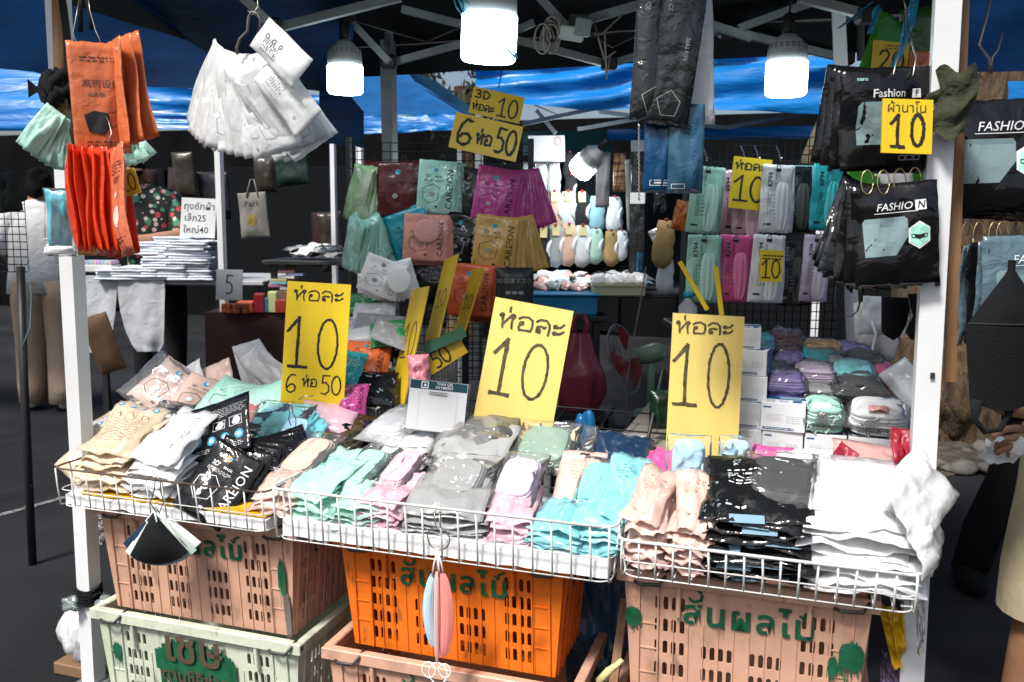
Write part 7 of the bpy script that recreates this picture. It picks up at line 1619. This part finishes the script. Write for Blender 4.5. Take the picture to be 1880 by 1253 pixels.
MB().ball((.31, .04, 1.54), .105, 10, sq=(.95, 1, 1.1)).build('hair', HAIR, pa)
# nearer person in khaki shorts, mostly outside the frame, hands holding a white cloth
SHORT = mat('khaki_shorts', (.36, .31, .20), .9, var=.1, bump=.5, bs=20)
kb_ = at(1905, 1090, D=2.05)                          # knee of the near leg
hb_ = at(1858, 808, D=1.95)
ox, oy = kb_.x, kb_.y
rel = lambda p: (p.x-ox, p.y-oy, p.z)
h1 = Vector(rel(hb_))
J = dict(pelvis=(.20, .06, .90), spine=(.21, .07, 1.08), chest=(.22, .06, 1.30), neck=(.22, .05, 1.47), head=(.22, .03, 1.57), crown=(.22, .04, 1.68), shl=(.03, .05, 1.38), ell=(.02, .12, 1.10), wrl=(h1.x+.085, h1.y-.01, h1.z+.035), hal=(h1.x+.045, h1.y-.015, h1.z+.015), f1=(h1.x+.005, h1.y-.03, h1.z+.035), f1b=(h1.x-.028, h1.y-.034, h1.z+.028), f1c=(h1.x-.045, h1.y-.03, h1.z+.008), f2=(h1.x+.003, h1.y-.034, h1.z+.016), f2b=(h1.x-.032, h1.y-.04, h1.z+.006), f2c=(h1.x-.046, h1.y-.034, h1.z-.012), f3=(h1.x+.004, h1.y-.03, h1.z-.004), f3b=(h1.x-.026, h1.y-.036, h1.z-.014), f3c=(h1.x-.038, h1.y-.03, h1.z-.028), f4=(h1.x+.010, h1.y-.024, h1.z-.02), f4b=(h1.x-.016, h1.y-.028, h1.z-.03), th=(h1.x+.035, h1.y-.04, h1.z+.04), thb=(h1.x+.005, h1.y-.055, h1.z+.05),
         shr=(.41, .05, 1.38), elr=(.46, .06, 1.10), wrr=(h1.x+.20, h1.y+.0, h1.z-.01), har=(h1.x+.16, h1.y-.02, h1.z-.02), hipl=(.10, .06, .84), knl=(.01, .0, .48), anl=(-.02, .05, .09), tol=(-.04, -.1, .035), hipr=(.30, .06, .84), knr=(.33, .02, .48), anr=(.34, .07, .09), tor=(.35, -.08, .035))
B2 = [b for b in B]+[('hal', 'f1'), ('f1', 'f1b'), ('f1b', 'f1c'), ('hal', 'f2'), ('f2', 'f2b'), ('f2b', 'f2c'), ('hal', 'f3'), ('f3', 'f3b'), ('f3b', 'f3c'), ('hal', 'f4'), ('f4', 'f4b'), ('hal', 'th'), ('th', 'thb')]
R2 = {**RR, 'wrl': .028, 'hal': (.03, .022), 'har': .035, 'knl': .062, 'anl': .042, 'knr': .062, 'anr': .042, 'hipl': .095}
for f_ in ('f1', 'f1b', 'f1c', 'f2', 'f2b', 'f2c', 'f3', 'f3b', 'f3c', 'f4', 'f4b', 'th', 'thb'): R2[f_] = .0088
R2['th'] = .011
RG4 = {k: 2 for k in B2}
for k in (('pelvis', 'spine'), ('spine', 'chest'), ('chest', 'neck'), ('chest', 'shl'), ('chest', 'shr'), ('shl', 'ell'), ('shr', 'elr')): RG4[k] = 0
for k in (('pelvis', 'hipl'), ('pelvis', 'hipr')): RG4[k] = 1
RG4[('anl', 'tol')] = 3; RG4[('anr', 'tor')] = 3
pb_ = person('person in khaki shorts at the right edge holding a white cloth', (ox, oy, 0), (0, 0, 0), J, B2, R2, RG4, [mat('dark_shirt', (.05, .05, .06), .9), SHORT, SKIN, BLKT])
for s_, x in ((0, .055), (1, .31)):
    MB().loft([((x-.03*(1-s_), .02, .50), .105, .115), ((x-.02*(1-s_), .03, .6), .11, .12), ((x+.02*(1-s_), .05, .78), .125, .135), ((x+.06*(1-2*s_)*.6, .06, .93), .13, .145)], 18, cap=False).build('shorts_leg', SHORT, pb_)
MB().ball((.22, .05, 1.62), .105, 8, sq=(.95, 1, 1.05)).build('hair', HAIR, pb_)
MB().loft([((.21, .06, .84), .23, .16), ((.21, .06, 1.05), .21, .14), ((.22, .06, 1.3), .22, .13), ((.22, .05, 1.44), .10, .08)], 18).build('shirt', MATS['dark_shirt'], pb_)
c_ = at(1850, 826, D=1.93)
cl = MB().sheet(lambda u, v: c_+Vector(((u-.5)*.10, (v-.5)*.05-.03*noi(u*3.5, v*3, 5)-.02*math.sin(u*9+v*4), .028-.070*v*(1-.5*abs(u-.35))+.022*noi(u*5, v*4, 2))), 18, 14).build('white_cloth', mat('tissue_white', (.80, .83, .86), .8, transl=.2)); tag(cl, 'crumpled white tissue held in the hands at the right edge', 'tissue')

# ---------------------------------------------------------------- sock stall behind
sb = thing('sock_board', 'black display panel behind the rows of socks', 'display panel', (0, 0, 0))
bq = [at(958, 300, D=4.75), at(1262, 290, D=4.6), at(1262, 520, D=4.6), at(958, 500, D=4.75)]
mb = MB(); mb.add(bq+[p+VD*.03 for p in bq], [(3, 2, 1, 0), (4, 5, 6, 7), (0, 1, 5, 4), (1, 2, 6, 5), (2, 3, 7, 6), (3, 0, 4, 7)]); mb.build('panel', BLACK_FELT, sb)
for q in (bq[3], bq[2]): MB().bar((q.x, q.y+.03, 0), (q.x, q.y+.03, q.z), .03).build('leg', DARK_STEEL, sb)
SOCKC = {k: mat('sock_'+k, c, .9, var=.05, bump=.3, bs=120) for k, c in dict(grey=(.34, .35, .36), peach=(.70, .45, .33), light=(.62, .64, .66), black=(.012, .012, .013), white=(.80, .82, .82), mint=(.40, .62, .52), blue=(.30, .52, .60), tan=(.42, .28, .12)).items()}
TAGC = mat('sock_tag', (.72, .60, .30), .6); PIN = mat('red_pin', (.35, .01, .03), .3)
_sk = {}
def sock_mesh(m):
    if m.name in _sk: return _sk[m.name]
    out = [(-.022, 0), (.020, 0), (.030, -.02), (.036, -.06), (.030, -.085), (.034, -.10), (.030, -.135), (.005, -.155), (-.020, -.150), (-.036, -.125), (-.036, -.085), (-.028, -.05), (-.026, -.02)]
    mb = MB(); n = len(out); cxy = (0, -.08)
    vs = [(x, 0, z) for x, z in out]+[(x*.6+cxy[0]*.4, -.010, z*.6+cxy[1]*.4) for x, z in out]+[(0, -.013, -.08)]+[(x, .006, z) for x, z in out]+[(0, .006, -.08)]
    mb.add(vs, [(i, n+i, n+(i+1) % n, (i+1) % n) for i in range(n)]+[(n+i, 2*n, n+(i+1) % n) for i in range(n)]+[(i, (i+1) % n, 2*n+1+(i+1) % n, 2*n+1+i) for i in range(n)], 0, True)
    _sk[m.name] = mb.mesh('sock', m); return _sk[m.name]
_ck = MB().tube([(.030, -.004, -.045), (.020, -.012, -.062), (.016, -.013, -.082), (.024, -.008, -.104)], [.004, .007, .007, .004], 6).mesh('cuff', SOCKC['white'])
_tg = MB().box((0, -.014, -.018), (.026, .002, .038)).mesh('tag', TAGC); _pn = MB().ball((0, -.016, .002), .006, 5).mesh('pin', PIN)
def sock(px, py, c, label, s=1.0, D=4.62, cuff=True, tagd=True):
    o = thing('sock', label, 'sock', at(px, py, D=D), (0, RAD(rr.uniform(-3, 3)), YAW), 'socks pinned on the black panel'); s *= 1.3; o.scale = (s, s, s)
    link('sock_body', sock_mesh(SOCKC[c]), o)
    if cuff: link('cuff', _ck, o)
    if tagd: link('tag', _tg, o)
    link('pin', _pn, o)
row = [(993, 352, 'grey', 'first'), (1018, 352, 'peach', 'second'), (1043, 352, 'light', 'third'), (1068, 353, 'black', 'fourth')]
for px, py, c, k in row: sock(px, py, c, c+' low sock in the upper sock row, '+k+' from the magenta packets', 1.1)
sock(972, 354, 'black', 'black low sock in the upper row next to the magenta packets', 1.1)
for px, py, c, k in ((974, 416, 'black', 'outermost'), (998, 418, 'black', 'second'), (1020, 414, 'grey', 'third'), (1045, 412, 'peach', 'fourth'), (1070, 414, 'light', 'fifth')): sock(px, py, c, c+' low sock in the lower sock row, '+k+' from the gold packets', 1.12)
sock(1095, 360, 'blue', 'light blue patterned sock with pink toe in the upper row', 1.0, cuff=False, tagd=False)
sock(1128, 362, 'white', 'white sock in clear wrap in the upper row', 1.0, tagd=False)
sock(1094, 420, 'mint', 'mint and black sock with a face in the lower row', .95, tagd=False)
sock(1122, 424, 'tan', 'tan patterned sock in the lower row', .95, tagd=False)
sock(1142, 424, 'white', 'cream sock at the end of the lower row', .8, tagd=False)
for k, px in enumerate((970, 994, 1017)):
    packet(px, 300, 4.55, .062, .13, FILM, 'clear sleeve around a white sock, '+('first', 'second', 'third')[k]+' in the top row', t=.012, seed=k+1, cat='clear sleeve', name='clear_sleeve')
    sock(px, 302, 'white' if k < 2 else 'light', 'white sock in a clear sleeve, '+('first', 'second', 'third')[k]+' in the top row', .85, tagd=False, cuff=False)
sock(1046, 280, 'black', 'black and white sock beside the white placard', .7, tagd=False); sock(1048, 322, 'black', 'black sock below the placard corner', .8, tagd=False)
board('pale placard with faded red figure above the socks', [(970, 250), (1037, 249), (1037, 296), (970, 298)], 4.58, mat('faded_card', (.72, .68, .66), .6), lambda P, W, H: (hand(P, '0', W*.2, H*.1, W*.22, H*.34, W*.045, 2, 2), P.text('ถุงเท้า', -W*.02, -H*.22, W*.2, 0)), mat('faded_red_print', (.62, .40, .38), .6), name='placard', cat='placard')
for k, (px, py, w, h, m, lb) in enumerate(((1108, 285, .07, .27, plastic('grey_sleeve', (.20, .21, .22), .3), 'grey arm sleeve packet beside the tilted bulb'), (1138, 285, .06, .19, plastic('brown_stripe', (.26, .15, .06), .3, col2=(.05, .03, .02), vs=20, stretch=(.2, 1, 6)), 'brown striped packet in the top row of the sock stall'), (1172, 264, .075, .30, plastic('black_sleeve', (.018, .019, .02), .2), 'long black sleeve packet with white header'), (1170, 360, .075, .42, plastic('black_sleeve', (.018, .019, .02), .2), 'long black sleeve packet with blue lettering, lower one'), (1152, 300, .03, .36, plastic('grey_edge', (.16, .18, .18), .3), 'grey packet edge beside the long black sleeves'), (1212, 355, .06, .10, PL['black'], 'dark packet behind the deep blue packets'))):
    o = packet(px, py, 4.3, w, h, m, lb, seed=k+1, t=.014, tilt=(0, 0, 2, 1, 4, 0)[k], pr=(lambda P, w, h, z: (P.text('PROTECTION', w*.05, z-h*.32, w*.2, 0, 90), P.text('ARM SLEEVES', w*.3, z-h*.32, w*.2, 0, 90))) if k == 3 else None, pm=[TPRINT], pk='sleeve')
    if k in (2, 3): MB().box((0, -.010, -.012), (w*.98, .004, .055), bev=.001).build('header_card', mat('header_white', (.55, .6, .6), .5), o)
sock(1222, 405, 'tan', 'orange sock hanging near the black wire grid', 1.1, 4.0, False, False)
sock(1222, 470, 'light', 'striped grey sock hanging below the orange sock', .9, 4.05, False, False)
packet(1205, 420, 4.1, .085, .085, film('foil', (.7, .7, .72), .5, .7, .1), 'square foil packet hanging by the orange sock', tilt=28, seed=3, t=.02)
for k in range(14): packet(1195+rr.uniform(0, 60), 350+rr.uniform(0, 40), 4.7, .05, .09, rr.choice((PL['black'], PL['grey'], FM['white'], FILM_DK)), 'small dim packet hanging behind the orange sock', group='small packets behind the orange sock', tilt=rr.uniform(-10, 10), seed=k % 5+1)
# sock table
pt_ = at(1085, 532, D=4.35)
st = table('table below the socks covered with small white packets', 'sock_table', pt_.x, pt_.y+.2, 1.0, .5, pt_.z-.01, DARK_STEEL, 18)
for k in range(44):
    px = rr.uniform(978, 1180); py = 528-rr.uniform(0, 26)
    p = at(px, py, D=4.3+(528-py)*.012)
    lie(0, 0, 0, rr.uniform(.06, .12), .08, rr.choice((FM['white'], FM['white'], FM['blue'], PL['black'], PL['grey'], FM['rose'])), 'small clear sock packet heaped on the sock table', group='small packets on the sock table', loc=p, slope=20, yaw=rr.uniform(-60, 60), roll=rr.uniform(-15, 15), seed=k % 5+1, t=.022)
tr_ = thing('cream_tray', 'cream plastic tray of wrapped socks at the table edge', 'tray', at(1136, 545, D=4.2), (0, 0, YAW))
MB().box((0, .06, .03), (.25, .16, .055), bev=.006).build('tray', mat('cream_plastic', (.58, .54, .34), .5), tr_); MB().box((0, -.022, .055), (.26, .008, .012), bev=.002).build('tray_lip', MATS['cream_plastic'], tr_)
for k in range(5): lie(0, 0, 0, .09, .10, FM['white'], 'white wrapped socks packed in the cream tray', group='wrapped socks in the cream tray', loc=at(1100+18*k, 514, D=4.26), slope=12, yaw=rr.uniform(-20, 20), seed=k+1, t=.05)
tu = thing('blue_tub', 'bright blue plastic tub under the sock table', 'tub', at(1035, 562, D=4.15), (0, 0, YAW))
MB().box((0, .1, .0), (.32, .2, .10), bev=.012).build('tub', mat('tub_blue', (.01, .24, .48), .35), tu); MB().box((0, .1, .052), (.35, .23, .012), bev=.004).build('tub_rim', MATS['tub_blue'], tu)
pl2 = at(1035, 575, D=4.15); table('low stand under the blue tub', 'low_stand', pl2.x, pl2.y+.1, .36, .24, pl2.z-.015, DARK_STEEL, 18)
# dark red plastic bag
bgp = at(1062, 750, D=3.55)
o = thing('plastic_bag', 'big dark red plastic bag standing behind the pale yellow board', 'plastic bag', (bgp.x, bgp.y, bgp.z))
MAROON = plastic('dark_red_bag', (.30, .05, .08), .3, transl=.25, bump=.8, bs=12)
mb = MB(); nn = 22
for i in range(13):
    v = i/12; r = .095*(.82+.25*math.sin(min(1, v*1.25)*math.pi*.75))*(1-.62*max(0, v-.5)/.5)
    for j in range(nn): a = 2*math.pi*j/nn; k = 1+.35*noi(math.cos(a)*2, math.sin(a)*2, v*2.2)+.10*math.sin(a*6+v*3)*(.3+v); mb.v.append(Vector((r*k*math.cos(a), r*k*.8*math.sin(a), .31*v)))
for i in range(12):
    for j in range(nn): q = (j+1) % nn; mb.f.append([i*nn+j, i*nn+q, (i+1)*nn+q, (i+1)*nn+j]); mb.m.append(0); mb.sm.append(True)
mb.build('bag_body', MAROON, o)
for s_ in (-1, 1): MB().tube([(s_*.02, 0, .30), (s_*.03, 0, .35), (s_*.012, 0, .39), (0, 0, .37)], [.016, .01, .008, .006], 6).build('bag_handle', MAROON, o)
zz = bgp.z
stl = thing('low_stool', 'low dark stool carrying the dark red bag', 'stool', (bgp.x, bgp.y, 0)); MB().box((0, 0, zz-.015), (.26, .22, .025), bev=.004).build('seat', DARK_STEEL, stl)
for sx in (-.1, .1):
    for sy in (-.08, .08): MB().bar((sx, sy, 0), (sx, sy, zz-.02), .02).build('leg', DARK_STEEL, stl)
# green fan
fp_ = at(1193, 765, D=3.75); fz = fp_.z
fn_ = thing('electric_fan', 'pale green electric fan turned away beside the third yellow board', 'fan', (fp_.x, fp_.y, 0), (0, 0, YAW))
FG = mat('fan_green', (.18, .27, .19), .4, var=.06)
MB().lathe([(.078, 0), (.082, .010), (.07, .024), (.035, .034), (.022, .04)], 24).build('base', FG, fn_); MB().tube([(0, 0, .035), (0, 0, .25)], [.018, .015], 10).build('stem', FG, fn_)
Rm = Euler((RAD(90), 0, RAD(-55))).to_matrix(); 
MB().lathe([(.02, -.06), (.036, -.055), (.042, -.01), (.040, .035), (.028, .055)], 20, (0, 0, .275), 0, Euler((RAD(72), 0, RAD(60))).to_matrix()).build('motor_housing', FG, fn_)
gm = MB(); ax = Vector((.86, .5, 0)).normalized(); c0 = Vector((0, 0, .28))+Euler((RAD(72), 0, RAD(60))).to_matrix() @ Vector((0, 0, -.13)); zax = (Euler((RAD(72), 0, RAD(60))).to_matrix() @ Vector((0, 0, 1))).normalized(); xa = zax.cross(Vector((0, 0, 1))).normalized(); ya = zax.cross(xa)
for r_0 in (.06, .11, .155): gm.tube(arc(c0-zax*.05*(1-r_0/.16), r_0, 0, 360, 28, xa, ya), .0022, 4)
for k in range(30): d = xa*math.cos(2*math.pi*k/30)+ya*math.sin(2*math.pi*k/30); gm.tube([c0-zax*.045+d*.03, c0-zax*.03+d*.12, c0+d*.155], .0014, 4)
gm.build('guard', mat('guard_grey', (.25, .26, .26), .4), fn_)
bm2 = MB()
for k in range(3):
    a0 = 2*math.pi*k/3; bm2.sheet(lambda u, v: c0+(xa*math.cos(a0+u*1.3-.4)+ya*math.sin(a0+u*1.3-.4))*(.02+.115*v)+zax*(.02*u), 6, 4)
bm2.build('blade', mat('blade_red', (.25, .01, .015), .3, transl=.3), fn_)
fnt = fn_; fn_.location.z = fz
stl = thing('plastic_box', 'dark box under the green electric fan', 'box', (fp_.x, fp_.y, 0), (0, 0, YAW)); MB().box((0, 0, fz/2-.004), (.32, .26, max(.02, fz-.01)), bev=.01).build('carton', DARK_STEEL, stl) if fz > .03 else None
hook('fan_cable', 'thin pale cable hanging in front of the green fan', [at(1186, 490, D=3.6), at(1175, 560, D=3.6), at(1160, 640, D=3.6), at(1148, 720, D=3.6), at(1152, 762, D=3.6), at(1190, 772, D=3.65)], .003, mat('cable_grey', (.16, .16, .15), .6), cat='cable')
bt = thing('bottle', 'small bottle with blue cap behind the third yellow board', 'bottle', at(1262, 592, D=2.75)); MB().lathe([(.026, 0), (.03, .01), (.03, .05), (.012, .07), (.012, .08)], 14).build('bottle_body', FILM_MILK, bt); MB().lathe([(.015, .078), (.015, .095)], 12).build('cap', mat('cap_blue', (.01, .25, .4), .4), bt)
bts = at(1262, 592, D=2.75); table('narrow shelf behind the third yellow board', 'shelf_table', bts.x+.02, bts.y+.05, .18, .18, bts.z, DARK_STEEL, 18)
# steps and mesh in the dark under the stalls
grid_rack('black wire grid below the orange packets in the dark', 855, 560, 905, 700, 3.3, 4, 12)
cb = thing('blue_bag', 'bright blue crumpled bag beside the navy packets', 'plastic bag', at(1072, 812, Y=2.34)); 
mb = MB().ball((0, 0, .03), .04, 10, sq=(.9, .8, 1.3), jit=.6, seed=3); mb.build('bag_body', plastic('blue_bag', (.01, .16, .38), .3, transl=.3), cb)
hook('metal_strip', 'dark leaning rail at the left of the mask boxes', [at(1188, 812, D=2.5), at(1218, 680, D=2.75)], .006, DARK_STEEL, cat='rail')
packet(1215, 720, 2.6, .07, .12, plastic('dim_green_pack', (.004, .018, .009), .3), 'dim green packet left of the third yellow board', tilt=0, seed=4, t=.05)

# ---------------------------------------------------------------- below the baskets
def tarp_side(label, outline, Y, m, seed, name='tarp', cat='tarp', amp=.03):
    pts = outline
    def fn(u, v):
        a = Vector((*pts[0], 0)).lerp(Vector((*pts[1], 0)), u); b = Vector((*pts[3], 0)).lerp(Vector((*pts[2], 0)), u); q = a.lerp(b, v)
        return at(q.x, q.y, Y=Y)-Vector((0, amp*(noi(u*3, v*4, seed)+.5*noi(u*8, v*9, seed)), 0))
    o = MB().sheet(fn, 24, 28).build(name, m); return tag(o, label, cat)
tarp_side('dark teal blue tarp hanging between the orange and pink crates', [(1040, 990), (1175, 1010), (1175, 1340), (1040, 1330)], 2.12, mat('teal_blue_tarp', (.006, .06, .13), .28, bump=.6, bs=9, bdist=.03), 3)
tarp_side('yellow plastic bag hanging between the pink crate and right post', [(1612, 1112), (1660, 1118), (1664, 1225), (1640, 1228)], 1.96, plastic('yellow_bag', (.75, .45, .01), .35, bump=.7), 7, 'plastic_bag', 'plastic bag')
tarp_side('purple plastic bag below the yellow one at the right post', [(1618, 1200), (1655, 1210), (1655, 1300), (1612, 1300)], 1.99, plastic('purple_bag', (.16, .11, .20), .4), 9, 'plastic_bag', 'plastic bag')
tarp_side('bright blue sheet edge beside the right post foot', [(1676, 1200), (1692, 1200), (1692, 1300), (1676, 1300)], 2.0, mat('sheet_blue', (.01, .22, .50), .4), 5, 'plastic_sheet', 'plastic sheet')
tarp_side('thin white plastic film trailing down beside the right post', [(1678, 1050), (1700, 1050), (1697, 1200), (1684, 1200)], 1.93, FILM_MILK, 4, 'plastic_film', 'plastic film', .02)
tarp_side('white plastic bag hanging behind the left post', [(166, 945), (196, 942), (190, 1000), (165, 1002)], 2.03, FILM_MILK, 6, 'plastic_bag', 'plastic bag')
tarp_side('second white plastic bag hanging behind the left crate', [(180, 945), (200, 945), (202, 985), (188, 990)], 2.06, FM['white'], 8, 'plastic_bag', 'plastic bag')
o = thing('plastic_bag', 'clear white bag of stuff on the ground at the left post', 'plastic bag', at(168, 1236, Y=2.05)*1.0)
o.location.z = max(.13, o.location.z); MB().ball((0, 0, 0), .09, 12, sq=(.9, .8, 1.1), jit=.5, seed=4).build('bag_body', FM['white'], o)
MB().ball((.06, -.03, -.04), .07, 12, sq=(.9, .8, .9), jit=.5, seed=7).build('bag_fold', FILM_MILK, o)
MB().box((0, 0, -.30+.2), (.12, .1, .02)).build('bag_base', FM['white'], o) if False else None
gnd = o.location.z
pbx = thing('carton', 'low carton under the clear white bag at the left post', 'carton', (o.location.x, o.location.y, 0)); MB().box((0, 0, (gnd-.09)/2), (.16, .14, max(.02, gnd-.092)), bev=.004).build('carton_body', MATS['kraft'], pbx)
ti = thing('post_tie', 'black cord wound round the left post above the crate rim', 'cord', at(163, 1090, Y=1.96))
tm_ = MB()
for k in range(5): tm_.tube([Vector((.036*math.cos(RAD(a)), .036*math.sin(RAD(a)), -.02+.010*k+.004*math.sin(RAD(a*2)))) for a in range(0, 361, 30)], .0045, 6)
tm_.tube([(.03, -.02, 0), (.06, -.02, .02), (.075, 0, -.01), (.08, .02, -.04), (.10, .03, -.06)], .004, 6); tm_.build('winding', BLACK_CLOTH, ti)
for s_, nm_ in ((-1, 'left'), (1, 'right')):
    q = tag(MB().ball((0, 0, 0), .026, 9, sq=(1.2, .9, .8), jit=.6, seed=s_+4).build('foil_ball', film('crumpled_film', (.5, .6, .58), .35, .6, .15)), 'ball of crumpled clear film tied %s the left post' % ('outside' if s_ < 0 else 'inside'), 'film ball'); q.location = at(163+s_*33, 1108, Y=1.92)
tag(MB().tube([at(1102, 1253, Y=1.75), at(1118, 1232, Y=1.75), at(1132, 1222, Y=1.75), at(1142, 1212, Y=1.75)], [.012, .009, .007, .005], 8).build('knotted_bag', plastic('pale_yellow_bag', (.72, .62, .30), .4)), 'pale yellow knotted bag end at the bottom between the crates', 'plastic bag')
tag(MB().bar(at(1148, 1100, Y=2.0), at(1120, 1300, Y=1.9), .02).build('wooden_lath', WOOD), 'brown wooden slat leaning beside the tall pink crate', 'slat')
# ---------------------------------------------------------------- tell look-alikes of a bunch or stack apart by their place
bpy.context.view_layer.update()
ORD = 'first second third fourth fifth sixth seventh eighth ninth tenth eleventh twelfth thirteenth fourteenth fifteenth sixteenth seventeenth eighteenth nineteenth twentieth'.split()
def spot(o):
    ms = [o] if o.type == 'MESH' else [c for c in o.children if c.type == 'MESH']
    c = Vector()
    for m_ in ms: c += m_.matrix_world @ (sum((Vector(b) for b in m_.bound_box), Vector())/8)
    c /= max(1, len(ms)); q = c-CAM; d = q.dot(VD)
    return CX+F*q.dot(VR)/d, CY-F*q.dot(VU)/d, d
same = {}
for o in COL.objects:
    if o.parent is None and o.get('label') and o.get('group'): same.setdefault((o['label'], o['group']), []).append(o)
for (lb, g_), os_ in same.items():
    n = len(os_)
    if n < 2 or n > 20 or len(lb.split()) > 12 or 'heap' in lb or 'stone' in lb or 'dim ' in lb or lb.startswith('small '): continue
    sp = {o.name: spot(o) for o in os_}
    rng = [max(s[k] for s in sp.values())-min(s[k] for s in sp.values()) for k in range(3)]
    if max(rng[:2]) < 2.2*n: 
        if rng[2] > .008*n: ax, word = 2, 'front'
        else: continue
    else: ax, word = (0, 'left') if rng[0] > rng[1] else (1, 'top')
    for i, o in enumerate(sorted(os_, key=lambda q: sp[q.name][ax])): o['label'] = lb+', '+(ORD[i] if i else 'first')+' from the '+word
